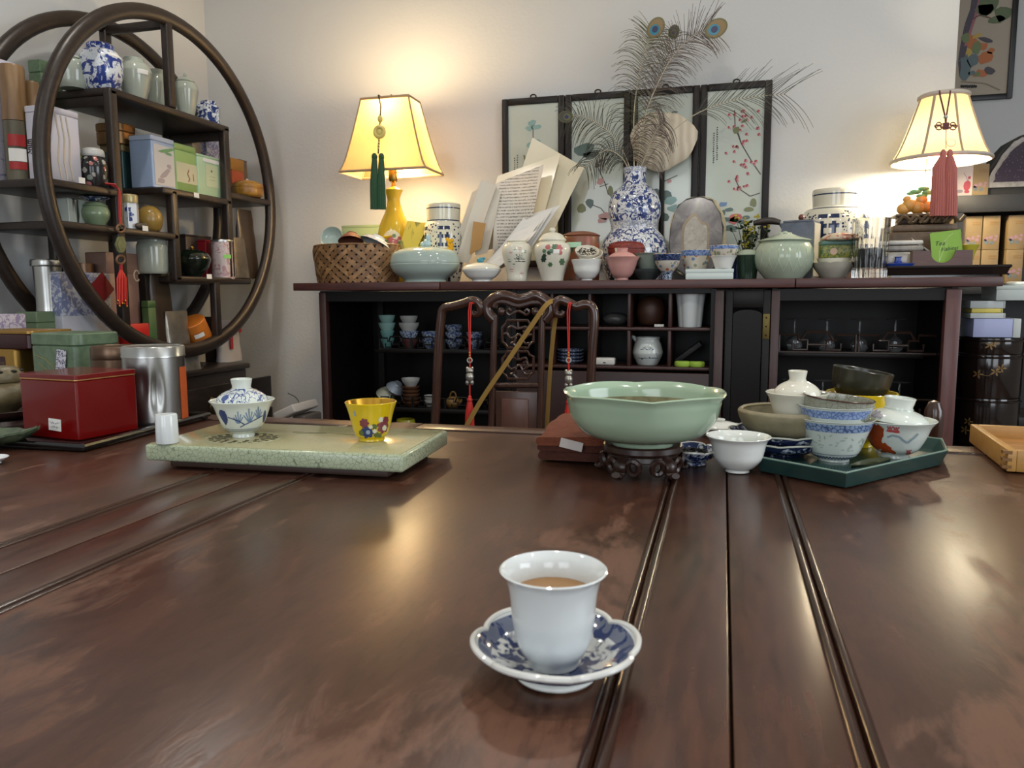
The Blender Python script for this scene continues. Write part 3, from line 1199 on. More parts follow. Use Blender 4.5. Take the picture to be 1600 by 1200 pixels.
for rr, n in ((.043, 20), (.034, 15), (.026, 11)):
    for i in range(n):
        a = 2 * math.pi * i / n + rr * 30
        poly = [(dc.x + rr * math.cos(a) + .0034 * math.cos(q * 1.047 + a) * (1.2 if q % 3 == 0 else .8), dc.y + .8 * rr * math.sin(a) + .0023 * math.sin(q * 1.047 + a)) for q in range(6)]
        b.plate(poly, (0, 0, dc.z - .0003), (1, 0, 0), (0, 1, 0), .0007)
o = obj('drain_openwork', b, DRN, t)
o['kind'] = 'stuff'
obj('drain_ring', MB().tube([(dc.x + .05 * math.cos(R(a)), dc.y + .04 * math.sin(R(a)), dc.z - .0002) for a in range(0, 360, 8)], .0013, 6, closed=True), mat('raised_ring', '#9a9a78', .25), t)
o = onZ(520, 678, .812) - Vector(((TX0 + TX1) / 2, (TY0 + TY1) / 2, 0))
b = MB()
for q in stroke([(o.x - .06, o.y + .004), (o.x - .035, o.y - .001), (o.x, o.y + .003), (o.x + .03, o.y - .003), (o.x + .055, o.y + .003)], .007) + stroke([(o.x - .01, o.y), (o.x - .05, o.y - .008)], .004):
    b.plate(q, (0, 0, .0318), (1, 0, 0), (0, 1, 0), .0006)
obj('landscape_motif', b, mat('olive_glaze', '#7d7a52', .2), t)


def gaiwan(name, label, loc, rim, h, foot, mb, ml, mk, ripple=0, lid_r=.86, lid_h=.5, knob_h=.28, knob_r=.3, lid_sink=.04, tilt=0):
    """lidded tea bowl: flared bowl on a foot ring, domed lid with a ring knob"""
    t = thing(name, label, 'tea bowl', loc)
    out = curve2([(foot, 0), (foot * .96, h * .1), (foot * 1.25, h * .15), (rim * .60, h * .28), (rim * .75, h * .55), (rim * .86, h * .82), (rim, h)])
    bo = obj('bowl', MB().lathe(vessel(out, .0018, h * .14), seg=48), mb, t)
    lr = rim * lid_r
    lh = h * lid_h
    M_ = Matrix.Rotation(tilt, 4, 'Y')
    z0 = h * (1 - lid_sink)
    li = [(0, z0 - .001), (lr * .8, z0), (lr, z0 + .001)] + curve2([(lr, z0 + .001), (lr * .93, z0 + lh * .35), (lr * .72, z0 + lh * .68), (lr * .4, z0 + lh * .95), (knob_r * rim * .95, z0 + lh)]) + [(0, z0 + lh)]
    lo = obj('lid', MB().lathe(li, seg=40), ml, t)
    kr, kh = knob_r * rim, knob_h * h
    zk = z0 + lh - .002
    kn = [(kr * .92, zk), (kr * .86, zk + kh * .3), (kr, zk + kh * .95), (kr * .95, zk + kh), (kr * .85, zk + kh), (kr * .75, zk + kh * .4), (0, zk + kh * .35)]
    ko = obj('knob', MB().lathe(kn, seg=28), mk, lo)
    if tilt:
        for x in (lo,):
            x.rotation_euler = (0, tilt, 0)
            x.location = (z0 * math.sin(-tilt), 0, 0)
    return t, rfun(out), bo, lo


GWW = mat('greenish_white_porcelain', '#d5dbd2', .1, coat=.2)
GLID = pat('blue_vine_lid', '#d5dbd2', '#4a5c92', 'vein', 60, .035, .1)
p = tab(381, 684, .0155, .812)
k = mpp(p)
t, rf, bo, lo = gaiwan('lidded_tea_bowl', 'blue painted white lidded tea bowl on the crackle tray', p, 49 * k, (684 - 627) * k * 1.0, 17 * k, GWW, GLID, GWW, lid_r=.79, lid_h=.36, knob_h=.30, knob_r=.33)
a0 = facing(p)
b, b2 = MB(), MB()
h = 57 * k
for uu, vv, s_ in ((-.006, .52, 1), (.008, .55, 1.15), (.021, .62, 1)):
    for dx, top in ((0, .26), (-.0035, .17), (.0035, .18), (-.006, .1), (.006, .1)):
        for q in stroke([(uu + dx * .2, vv * h - .08 * h), (uu + dx * s_, vv * h + top * h * s_)], .0013):
            decal(b2, rf, a0, q)
for q in stroke([(-.020, .62 * h), (-.006, .52 * h), (.002, .40 * h), (-.004, .33 * h)], .0012) + stroke([(.002, .40 * h), (.014, .5 * h), (.028, .6 * h)], .0012):
    decal(b, rf, a0, q, .0007)
decal(b, rf, a0, blob(-.027, .62 * h, .007, .011, 10, .25, .4, 3), .0006)
decal(b, rf, a0, blob(.033, .58 * h, .004, .009, 9, .3, 0, 4), .0006)
for vv in (.25, .2):
    for i in range(-13, 14):
        decal(b, rf, a0, [(i * .0025, vv * h), (i * .0025 + .0026, vv * h), (i * .0025 + .0026, vv * h + .0006), (i * .0025, vv * h + .0006)])
obj('grass_brushwork', b2, BINK2, bo)
obj('dark_brushwork', b, BINK, bo)

# ---- yellow cup
p = tab(581, 690, .014, .8125)
k = mpp(p)
t = thing('yellow_cup', 'bright yellow teacup painted with peonies on the crackle tray', 'cup', p)
h = 60 * k
out = curve2([(20 * k, 0), (20 * k, h * .07), (25 * k, h * .15), (30 * k, h * .42), (35 * k, h * .75), (40 * k, h)])
YEL = mat('yellow_glaze', '#d8b916', .12, coat=.2)
bo = obj('cup_body', MB().lathe(vessel(out, .0016, h * .12), seg=48), YEL, t)
rf = rfun(out)
inn = [(max(r - .0019, .001), z) for r, z in out if z > h * .14]
obj('gilt_lining', MB().lathe(inn + [(inn[-1][0] + .0009, h + .0004)] + [(r + .0004, z) for r, z in inn[::-1]], seg=48), mat('gilt_glaze', '#d9a53c', .22, .9), t)
a0 = facing(p)
PURP, NAVY, LEAFG, PALE, MAROON = (mat(*q) for q in (('plum_enamel', '#7d3a44', .2), ('navy_enamel', '#2c3c6c', .2), ('leaf_enamel', '#5d6b3a', .2), ('pale_enamel', '#d9d6bb', .2), ('maroon_enamel', '#5a2430', .2)))


def flower(bm, rf, a0, x, y, r, n=7, seed=0, lift=.0006):
    for i in range(n):
        a = 2 * math.pi * i / n
        decal(bm, rf, a0, blob(x + r * .6 * math.cos(a), y + r * .6 * math.sin(a), r * .45, r * .36, 7, .15, a, seed + i), lift)
    decal(bm, rf, a0, blob(x, y, r * .5, r * .5, 8, .1, 0, seed), lift + .0002)


for nm, m_, L_ in (('pink_peony', PURP, [(-.0095, .52 * h, .0065), (.0165, .40 * h, .0095), (.020, .55 * h, .006)]), ('blue_peony', NAVY, [(-.0055, .28 * h, .0088)]),
                   ('leaves', LEAFG, [(.0035, .42 * h, .004), (-.014, .25 * h, .004), (.006, .2 * h, .004), (.0105, .17 * h, .0035)]), ('white_blossom', PALE, [(.0125, .60 * h, .0036), (.004, .30 * h, .003), (-.001, .42 * h, .0028), (.018, .36 * h, .004)])):
    b = MB()
    for i, (x, y, r) in enumerate(L_):
        flower(b, rf, a0, x, y, r, 7, i * 11 + len(nm), .0005 if nm != 'white_blossom' else .0009)
    obj(nm, b, m_, bo)
b = MB()
decal(b, rf, a0, blob(-.024, .80 * h, .0016, .0022, 6, .3, 0, 2))
decal(b, rf, a0, blob(-.0225, .73 * h, .0016, .0018, 6, .3, 0, 5))
decal(b, rf, a0, blob(-.0045, .28 * h, .003, .003, 8, .1), .0011)
obj('painted_mark', b, mat('pale_blue_enamel', '#8fa3b5', .2), bo)

# ---- small white fluted lid rest
p = tab(262, 694, .012, .8125)
k = mpp(p)
pr = [(0, 0), (16.5 * k, 0), (17 * k, .001), (16.8 * k, 20 * k), (16.5 * k, 43 * k), (15.5 * k, 45 * k), (8 * k, 44 * k), (0, 44 * k)]
tag(obj('lid_rest', MB().lathe(pr, seg=48, fn=lambda a, t_, r, z: (r * (1 - .05 * (1 - abs(math.sin(4 * a)) ** .5)), z)), CUPW, loc=p), 'small white fluted porcelain cylinder on the crackle tray corner', 'lid rest')

# ---- folded brown towel
p = onZ(890, 690)
t = thing('folded_towel', 'folded rust-brown terry towel beside the celadon bowl', 'towel', (-.148, 1.112, ZT), R(3))
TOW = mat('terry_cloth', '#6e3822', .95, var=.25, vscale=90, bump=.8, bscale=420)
TOW2 = mat('terry_cloth_shaded', '#4b2519', .95, var=.25, vscale=90, bump=.8, bscale=420)  # same cloth, shade of the lower layers put into its colour
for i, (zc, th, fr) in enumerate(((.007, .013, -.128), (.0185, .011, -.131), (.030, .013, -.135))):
    pts = []
    g = []
    for a in range(0, 181, 20):
        pts.append((-.06 - th / 2 * math.sin(R(a)), zc - th / 2 * math.cos(R(a))))
    n = len(pts)
    poly = [(x_ - .025, z_) for x_, z_ in pts] + [(.004, zc + th / 2), (.004, zc - th / 2)]
    poly = [(q[0], q[1] + .001 * math.sin(q[0] * 60 + i)) for q in poly]
    # prism along the depth axis
    bmb = MB()
    N = len(poly)
    rows = []
    for j in range(9):
        yy = fr + (.185 + .012 * i) * j / 8
        s2 = 1 + .02 * math.sin(j * 1.7 + i)
        sink = .0 if 0 < j < 8 else .0015
        rows.append([Vector((q[0] * s2, yy, zc + (q[1] - zc) * (1 - sink * 80) + .0022 * math.sin(j * .9 + q[0] * 25) * (i == 2))) for q in poly])
    vs = [v for r_ in rows for v in r_]
    fs = []
    for j in range(8):
        for q in range(N):
            q2 = (q + 1) % N
            fs.append((j * N + q, j * N + q2, (j + 1) * N + q2, (j + 1) * N + q))
    fs += [tuple(range(N)), tuple(range(8 * N, 9 * N))]
    bmb.add(vs, fs)
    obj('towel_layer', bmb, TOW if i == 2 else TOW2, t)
obj('care_label', MB().box((-.045, -.140, .026), (.030, .0012, .012), rot=Matrix.Rotation(R(12), 4, 'Y')), mat('satin_label', '#b9b0aa', .5), t)

# ---- celadon bowl on a carved stand
p = tab(1003, 752, .050)
k = mpp(p)
t = thing('carved_stand', 'dark carved openwork wooden stand under the celadon bowl', 'stand', p)
STW = mat('carved_rosewood', '#2f1d16', .32, var=.3, vscale=40)
zst = .036
lobed.rmax = .05
obj('stand_top', MB().lathe([(0, zst - .010), (.046, zst - .010), (.049, zst - .006), (.0485, zst), (.046, zst + .002), (.043, zst - .001), (0, zst - .001)], seg=48), STW, t)
obj('stand_waist', MB().lathe([(.040, zst - .018), (.045, zst - .016), (.043, zst - .009), (.036, zst - .009), (.036, zst - .018)], seg=40), STW, t)
for i in range(5):
    a = 2 * math.pi * i / 5 + .5
    ca, sa = math.cos(a), math.sin(a)
    pts = [(.043, zst - .014), (.051, zst - .020), (.050, .008), (.055, .004), (.060, .0065)]
    obj('scroll_foot', MB().tube([(q.x * ca, q.x * sa, q.y) for q in crom([(x_, z_, 0) for x_, z_ in pts], 4)], [.0095 - .0002 * j for j in range(17)], 8, flat=.6, nrm=(ca, sa, 0)), STW, t)
    for da in (-.32, .32):
        b_ = a + da
        ring_ = []
        for q in range(10):
            th = 2 * math.pi * q / 10
            an = b_ + .15 * math.cos(th)
            ring_.append(((.0475 + .002 * math.sin(th)) * math.cos(an), (.0475 + .002 * math.sin(th)) * math.sin(an), .0145 + .0085 * math.sin(th)))
        obj('leaf_scroll', MB().tube(ring_, .0036, 6, closed=True), STW, t)
pb = p + Vector((0, 0, zst - .0005))
k = mpp(pb)
zr = onY(1012, 612, p.y).z - pb.z
R_ = 127 * k
BOWLG = NT('celadon_bowl_glaze')
setp(BOWLG.p, .13, coat=.3)
sp_ = BOWLG.n('ShaderNodeVectorMath', operation='LENGTH')
mp_ = BOWLG.n('ShaderNodeMapping')
mp_.inputs['Scale'].default_value = (1, 1, 0)
BOWLG.l(BOWLG.co(), mp_.inputs[0])
BOWLG.l(mp_.outputs[0], sp_.inputs[0])
BOWLG.l(BOWLG.mix(BOWLG.step(BOWLG.noise(14, 3), .5, .25), lin('#9ab398'), lin('#a8bca2')), BOWLG.p.inputs['Base Color'])
t = thing('celadon_bowl', 'large celadon bowl with a scalloped rim on a carved stand', 'bowl', pb)
lobed.rmax = R_
out = curve2([(R_ * .37, 0), (R_ * .355, zr * .075), (R_ * .44, zr * .09), (R_ * .72, zr * .24), (R_ * .865, zr * .48), (R_ * .93, zr * .76), (R_ * .955, zr * .9), (R_, zr)])


def bowlf(a, t_, r, z):
    n = 6
    s_ = abs(math.sin(n * (a + R(19)) / 2)) ** .7
    e = max(0, (z / zr - .55) / .45)
    return r * (1 - .025 * s_ * e + .012 * (1 - s_) * e), z - .0026 * (1 - s_) * e * e + .0015 * e


obj('bowl_body', MB().lathe(vessel(out, .0038, zr * .13), seg=120, fn=bowlf), BOWLG.m, t)
inn = curve2([(0, zr * .135), (R_ * .35, zr * .145), (R_ * .60, zr * .235), (R_ * .775, zr * .50), (R_ * .845, zr * .74)])
obj('stained_lining', MB().lathe(inn + [(r - .0006, z) for r, z in inn[::-1]], seg=64), mat('tea_stained_glaze', '#807a58', .2, var=.45, vscale=60), t)

# ---- small blue dish of tea leaves, half behind the bowl
p = tab(1080, 728, .018)
t = thing('leaf_dish', 'small blue and white dish of dark tea leaves behind the celadon bowl', 'dish', p)
lobed.rmax = .038
pr = vessel(curve2([(.020, 0), (.019, .004), (.028, .009), (.038, .019)]), .002, .006)
DISHB = pat('blue_lotus_dish', '#c9d0d6', '#22305e', 'scroll', 80, .47)
obj('dish_body', MB().lathe(pr, seg=72, fn=lobed(6, .09, .003)), DISHB, t)
obj('dish_rim', MB().tube([(lobed(6, .09, .003)(R(a), 1, .0378, .019)[0] * math.cos(R(a)), lobed(6, .09, .003)(R(a), 1, .0378, .019)[0] * math.sin(R(a)), lobed(6, .09, .003)(R(a), 1, .0378, .0192)[1]) for a in range(0, 360, 4)], .0014, 6, closed=True), WHITEP, t)
TEALEAF = mat('dark_tea_leaf', '#1d1813', .7)


def leafpile(n, r, z0, hgt, parent, seed=2, m_=None, s=.006):
    rd = random.Random(seed)
    b = MB()
    for i in range(n):
        q = rd.uniform(0, 1) ** .5 * r
        a = rd.uniform(0, 6.28)
        z_ = z0 + hgt * rd.uniform(0, 1) * (1 - .5 * q / r)
        d = Vector((rd.uniform(-1, 1), rd.uniform(-1, 1), rd.uniform(-.5, .5))).normalized() * s
        c_ = Vector((q * math.cos(a), q * math.sin(a), z_))
        b.tube([c_ - d, c_ + Vector((0, 0, s * .2)), c_ + d], [s * .12, s * .2, s * .1], 5)
    o = obj('tea_leaves', b, m_ or TEALEAF, parent)
    o['kind'] = 'stuff'
    return o


leafpile(60, .022, .010, .010, t)

# ---- plain white lidded bowl behind the celadon bowl
p = onZ(1122, 690) + Vector((0, .06, 0))
k = mpp(p)
gaiwan('lidded_tea_bowl', 'plain white lidded tea bowl half hidden behind the celadon bowl', p, 40 * k, (onY(1122, 665, p.y).z - p.z), 16 * k, WHITEP, WHITEP, WHITEP, lid_r=.84, lid_h=.55, knob_h=.4, knob_r=.25)

# ---- white open bowl
p = tab(1152, 740, .0145)
k = mpp(p)
t = thing('white_tea_bowl', 'plain white flared tea bowl standing bare on the table', 'tea bowl', p)
h = onY(1155, 681, p.y).z - p.z
rm = 49.5 * k
out = curve2([(rm * .37, 0), (rm * .36, h * .07), (rm * .5, h * .13), (rm * .72, h * .35), (rm * .80, h * .6), (rm * .87, h * .86), (rm, h)])
obj('bowl_body', MB().lathe(vessel(out, .0018, h * .1), seg=56), WHITEP, t)

# ---- dark green tray (pointed) and the things on it
TG = mat('dark_teal_glaze', '#2b4743', .16, var=.15, vscale=20, coat=.3)
poly = [Vector((a, b)) for a, b in ((.043, .985), (.139, .916), (.285, 1.085), (.30, 1.17), (.20, 1.225), (.045, 1.15))]
t = thing('green_tray', 'dark teal glazed angular tray crowded with tea bowls', 'tray', (.16, 1.07, ZT))
O2 = Vector((.16, 1.07))
base = [(q - O2) * .93 for q in poly]
topp = [(q - O2) for q in poly]
b = MB()
N = 6
rings = [([q * .6 for q in base], .003), (base, .002), (base, 0), (topp, .0185), ([q * .965 for q in topp], .0195), ([q * .955 for q in base], .006), ([q * .3 for q in base], .006)]
vs = [Vector((q.x, q.y, z)) for r_, z in rings for q in r_]
fs = []
for j in range(len(rings) - 1):
    for i in range(N):
        fs.append((j * N + i, j * N + (i + 1) % N, (j + 1) * N + (i + 1) % N, (j + 1) * N + i))
fs += [tuple(range(N)), tuple(range((len(rings) - 1) * N, len(rings) * N))]
b.add(vs, fs)
obj('tray_body', b, TG, t, sharp=25)
obj('glaze_edge', MB().tube([(q.x * .985, q.y * .985, .0192) for q in topp], .0013, 6, closed=True), mat('pale_glaze_edge', '#7d9488', .2), t)
ZG = ZT + .0062

# two stacked blue plates with a stoneware dish and a white lidded bowl on top
pp = Vector((.075, 1.085, ZG))
lobed.rmax = .068
PLB = pat('dark_blue_plate', '#b9c3cf', '#1a2344', 'scroll', 70, .42)
for i, lb in enumerate(('blue lobed plate lowest in the stack on the green tray', 'blue lobed plate second in the stack under the stoneware dish')):
    t = thing('lobed_plate', lb, 'plate', pp + Vector((.003 * i, 0, .0105 * i)), R(15 * i), 'stacked blue plates')
    pr = vessel(curve2([(.036, 0), (.036, .003), (.050, .006), (.060, .011), (.066, .0185)]), .002, .005)
    obj('plate_body', MB().lathe(pr, seg=72, fn=lobed(8, .06, .003)), PLB, t)
    obj('plate_rim', MB().tube([(lobed(8, .06, .003)(R(a), 1, .0658, .019)[0] * math.cos(R(a)), lobed(8, .06, .003)(R(a), 1, .0658, .019)[0] * math.sin(R(a)), lobed(8, .06, .003)(R(a), 1, .0658, .019)[1]) for a in range(0, 360, 4)], .0012, 6, closed=True), mat('grey_white_rim', '#b6b9ae', .2), t)
ps = pp + Vector((.010, .002, .0185))
t = thing('stoneware_dish', 'rough grey-brown stoneware dish under a white lidded bowl', 'dish', ps)
STN = mat('ash_stoneware', '#8b8266', .55, var=.25, vscale=45, bump=.4, bscale=90)
pr = vessel(curve2([(.034, 0), (.036, .004), (.051, .014), (.059, .028), (.0615, .037), (.0605, .040)]), .006, .008)
obj('dish_body', MB().lathe(pr, seg=56), STN, t)
p2 = onY(1246, 600, 1.09)
pg = Vector((p2.x, 1.09, ps.z + .0085))
k = mpp(pg)
gaiwan('lidded_tea_bowl', 'ivory lidded tea bowl sitting inside the stoneware dish', pg, 47 * k, onY(1246, 613, 1.09).z - pg.z, 18 * k, OFFW, OFFW, OFFW, lid_r=.74, lid_h=.34, knob_h=.27, knob_r=.30)

# rice-grain bowls stacked with a grey cup on top
pr_ = tab(1302, 722, .0165, ZG)
k = mpp(pr_)
a0 = facing(pr_)
RICE = mat('grey_white_porcelain', '#cdd4cc', .1, coat=.2)
BAND = pat('blue_diaper_band', '#8fa4c4', '#1f2f6a', 'crackle', 190, .09, .12)
BAND2 = pat('pale_diaper_band', '#93a9cf', '#4a62a0', 'crackle', 190, .09, .12)
h = onY(1302, 652, pr_.y).z - pr_.z
rm = 58 * k
for i, (lb, dz, bandm) in enumerate((('blue banded rice-grain tea bowl, lower of the stacked pair', 0, BAND), ('blue banded tea bowl nested in the rice-grain bowl', .0165, BAND2))):
    t = thing('rice_grain_bowl', lb, 'tea bowl', pr_ + Vector((0, 0, dz)), 0, 'stacked blue banded bowls')
    sc = 1 - .045 * i
    out = curve2([(rm * .40, 0), (rm * .40, h * .06), (rm * .52, h * .10), (rm * .66, h * .27), (rm * .84, h * .68), (rm * .955, h * .95), (rm, h)])
    out = [(r * sc, z) for r, z in out]
    bo = obj('bowl_body', MB().lathe(vessel(out, .0012, h * .2), seg=56), RICE, t)
    rf = rfun(out)
    z0, z1 = h * .76, h * .945
    rows = [(rf(z0 + (z1 - z0) * q / 4) + .0004, z0 + (z1 - z0) * q / 4) for q in range(5)]
    obj('blue_band', MB().lathe(rows + [(r - .001, z) for r, z in rows[::-1]] + rows[:1], seg=56), bandm, bo)
    if i == 0:
        b = MB()
        rd = random.Random(5)
        for q in range(46):
            decal(b, rf, a0, blob(rd.uniform(-.045, .045), h * rd.uniform(.30, .68), .0026, .0009, 6, 0, rd.choice((.1, .8, -.8, 1.5, -.2))), .0004)
        o = obj('rice_grains', b, mat('translucent_grain', '#aab6ac', .1), bo)
        o['kind'] = 'stuff'
        b = MB()
        for q in range(-12, 13):
            for qq in stroke([(q * .004, h * .155), (q * .004 + .002, h * .10), (q * .004 + .004, h * .155)], .0013):
                decal(b, rf, a0, qq, .0005)
            decal(b, rf, a0, [(q * .004, h * .2), (q * .004 + .0041, h * .2), (q * .004 + .0041, h * .212), (q * .004, h * .212)], .0005)
        obj('scroll_border', b, BINK, bo)
pc = pr_ + Vector((0, 0, h + .0165))
t = thing('grey_crackle_cup', 'shallow grey crackle cup tilted on top of the blue banded bowls', 'cup', pc - Vector((0, 0, .031)))
t.rotation_euler = (0, R(5), 0)
rg = 51 * k
out = curve2([(rg * .3, -.012), (rg * .55, -.009), (rg * .85, .001), (rg * .96, .014), (rg, .0285)])
GRK = pat('grey_crackle', '#8f9182', '#5f6055', 'crackle', 140, .03, .12)
obj('cup_body', MB().lathe([(r, z) for r, z in vessel([(r, z + .012) for r, z in out], .002, .006)], seg=48), GRK, t)
obj('brown_lip', MB().tube([(rg * math.cos(R(a)), rg * math.sin(R(a)), .0405) for a in range(0, 360, 8)], .0011, 6, closed=True), mat('brown_lip_glaze', '#4b3328', .2), t)

# white bowl with an orange lion
pf = tab(1398, 717, .0165, ZG)
k = mpp(pf)
t, rf, bo, lo = gaiwan('lidded_tea_bowl', 'white lidded tea bowl painted with an orange lion', pf, 57 * k, onY(1405, 655, pf.y).z - pf.z, 21 * k, GWW, GWW, GWW, lid_r=.80, lid_h=.34, knob_h=.33, knob_r=.40, tilt=R(5))
h = onY(1405, 655, pf.y).z - pf.z
a0 = facing(pf)
LION, FLAME, RIBB = mat('orange_enamel', '#a8431a', .2), mat('red_enamel', '#c04a4a', .2), mat('grey_blue_enamel', '#93a5ad', .2)
b = MB()
for q in (blob(-.028, .42 * h, .016, .010, 12, .2, -.3, 4), blob(-.033, .52 * h, .012, .012, 12, .25, 0, 6), blob(-.013, .33 * h, .008, .006, 10, .25, -.5, 8), blob(-.004, .22 * h, .006, .0035, 9, .3, -.4, 9), blob(-.014, .22 * h, .006, .003, 9, .3, .2, 12)):
    decal(b, rf, a0, q, .0005)
obj('painted_body', b, LION, bo)
b = MB()
decal(b, rf, a0, blob(-.022, .70 * h, .009, .011, 14, .25, .2, 14), .0005)
decal(b, rf, a0, blob(-.029, .80 * h, .008, .006, 10, .35, 2.3, 15), .0005)
obj('painted_mane', b, mat('brown_orange_enamel', '#95401f', .2), bo)
b = MB()
for x, y in ((-.007, .80 * h), (.0, .79 * h), (.017, .16 * h)):
    for dx in (-.003, 0, .003):
        for q in stroke([(x + dx, y), (x + dx * .5 - .0005, y + .004), (x + dx * 1.1, y + .007)], .0014):
            decal(b, rf, a0, q, .0005)
    decal(b, rf, a0, blob(x, y, .005, .0015, 8, .2), .0006)
obj('painted_flames', b, FLAME, bo)
b = MB()
for q in stroke([(-.010, .62 * h), (-.004, .69 * h), (.004, .66 * h), (.009, .56 * h), (.014, .50 * h), (.018, .58 * h), (.023, .66 * h), (.027, .75 * h)], .0028):
    decal(b, rf, a0, q, .0005)
obj('painted_ribbon', b, RIBB, bo)
# painted cloud on the lid
zl = h * .96
rl = rfun([(57 * k * .80, zl + .001), (57 * k * .744, zl + h * .34 * .35), (57 * k * .576, zl + h * .34 * .68), (57 * k * .32, zl + h * .34 * .95)])
b = MB()
for i, (x, y) in enumerate(((-.030, .11), (-.026, .17), (-.036, .15), (-.022, .13), (-.033, .2))):
    decal(b, rl, a0, blob(x, zl + y * h, .005, .003, 9, .3, .3, i), .0006 + i * .0002)
obj('painted_cloud', b, mat('grey_violet_enamel', '#9a98a0', .2), lo)

# yellow bowl and black bowl behind
py_ = Vector((onY(1345, 640, 1.165).x, 1.165, ZG))
t = thing('yellow_bowl', 'bright yellow bowl under a tilted dark bowl on the green tray', 'bowl', py_)
k = mpp(py_)
h = onY(1345, 613, 1.165).z - py_.z
rm = 52 * k
pr = vessel(curve2([(rm * .45, 0), (rm * .45, h * .1), (rm * .7, h * .3), (rm * .9, h * .7), (rm, h)]), .002, h * .12)
obj('bowl_body', MB().lathe(pr, seg=48), YEL, t)
obj('bat_motif', MB().ball((-rm * .35, -rm * .86, h * .78), .006, sy=.25, sz=.5, seg=8, rings=6), MAROON, t)
t = thing('dark_bowl', 'olive-black bowl tilted on top of the yellow bowl', 'bowl', py_ + Vector((-.006, 0, h - .012)))
t.rotation_euler = (0, R(9), 0)
rm = 44 * k
pr = vessel(curve2([(rm * .5, 0), (rm * .75, .008), (rm * .93, .022), (rm, .044)]), .0022, .008)
obj('bowl_body', MB().lathe(pr, seg=48), mat('olive_black_glaze', '#2b2a1d', .25, var=.2), t)

# leaf lying in the tray
t_ = MB()
lp = Vector((.175, 1.0, ZG + .001))
g = []
for i in range(7):
    row = []
    for j in range(5):
        w_ = .014 * math.sin(math.pi * (i + .3) / 6.6)
        row.append(lp + Vector((.008 * i - .02, (j - 2) / 2 * w_ + .004 * i - .01, .003 + .004 * abs(j - 2) / 2 + .001 * i)))
    g.append(row)
t_.sheet(g, .0012)
tag(obj('green_leaf_dish', t_, mat('olive_leaf_glaze', '#39402a', .25)), 'olive green leaf-shaped rest lying in the green tray', 'leaf rest')

# ---- bamboo tray at the right edge
BAM = mat('bamboo_strip', '#b98b4a', .4, var=.2, vscale=14, stretch=(1, 10, 6))
BAM2 = mat('bamboo_strip_floor', '#a8763f', .4, var=.25, vscale=12, stretch=(1, 10, 6))
t = thing('bamboo_tray', 'pale bamboo box tray at the right edge of the table', 'tray', (.345, 1.062, ZT), R(-4))
Wt, Dt, Ht = .30, .205, .027
obj('floor_board', MB().box((Wt / 2, Dt / 2, .006), (Wt - .02, Dt - .02, .008)), BAM2, t)
for a, d in (((.005, Dt / 2), (.01, Dt)), ((Wt - .005, Dt / 2), (.01, Dt)), ((Wt / 2, .005), (Wt - .02, .01)), ((Wt / 2, Dt - .005), (Wt - .02, .01))):
    obj('side_wall', MB().rbox((a[0], a[1], Ht / 2), (d[0], d[1], Ht), .0012), BAM, t)
b = MB()
for i in range(3):
    b.box((-.0002, .005, .006 + i * .009), (.0102, .0104, .004))
obj('finger_joint', b, mat('bamboo_end_grain', '#7a5527', .5), t)

# ---- wooden chair knob beyond the far edge
pk = onY(1457, 680, 1.5)
t = thing('chair_post', 'rounded wooden chair post beyond the table behind the lion bowl', 'chair post', (pk.x, 1.5, 0))
zt2 = onY(1457, 625, 1.5).z
r_ = 14 * mpp(pk)
obj('post', MB().lathe([(0, 0), (r_ * .8, 0), (r_ * .8, zt2 - .12), (r_ * .9, zt2 - .08), (r_, zt2 - .04), (r_ * .95, zt2 - .018), (r_ * .6, zt2 - .004), (0, zt2)], seg=20), CHAIRW, t)

# ================================================================== left end of the table: black tray, tins, burner
ZK = ZT + .006
t = thing('black_tray', 'flat black lacquer tray holding tins at the table left end', 'tray', (-.912, 1.145, ZT), R(48))
# local frame: front corner of the tray points to the camera
obj('tray_floor', MB().rbox((-.0, 0, .003), (.18, .30, .006), .0015), mat('black_lacquer', '#0e0d0d', .1, coat=.4), t)
t.location = (-.975, 1.027, ZT)
t.rotation_euler = (0, 0, R(3))
rim_ = [(-.09, -.15), (.09, -.15), (.09, .15), (-.09, .15)]
obj('tray_rim', MB().tube([(x_, y_, .008) for x_, y_ in rim_], .0045, 8, closed=True), mat('black_lacquer', '#0e0d0d', .1, coat=.4), t)


def tin(name, label, cat, loc, d, rz, m_, lid=None, lid_h=.2, ml=None, r=.01, group=None, gap=True):
    """box tin with a fitted lid"""
    t = thing(name, label, cat, loc, rz, group)
    hb = d[2] * (1 - lid_h)
    obj('tin_body', MB().vbox((0, 0, 0), (d[0] * .985, d[1] * .985, hb + .001), r), m_, t)
    obj('tin_lid', MB().vbox((0, 0, hb + .0012), (d[0], d[1], d[2] - hb - .0012), r), ml or m_, t)
    return t


def sticker(parent, loc, d, rot=(0, 0, 0), m_=None, name='price_sticker'):
    o = obj(name, MB().box((0, 0, 0), (d[0], .0008, d[1])), m_ or TAGW, parent)
    o.location, o.rotation_euler = loc, rot
    return o


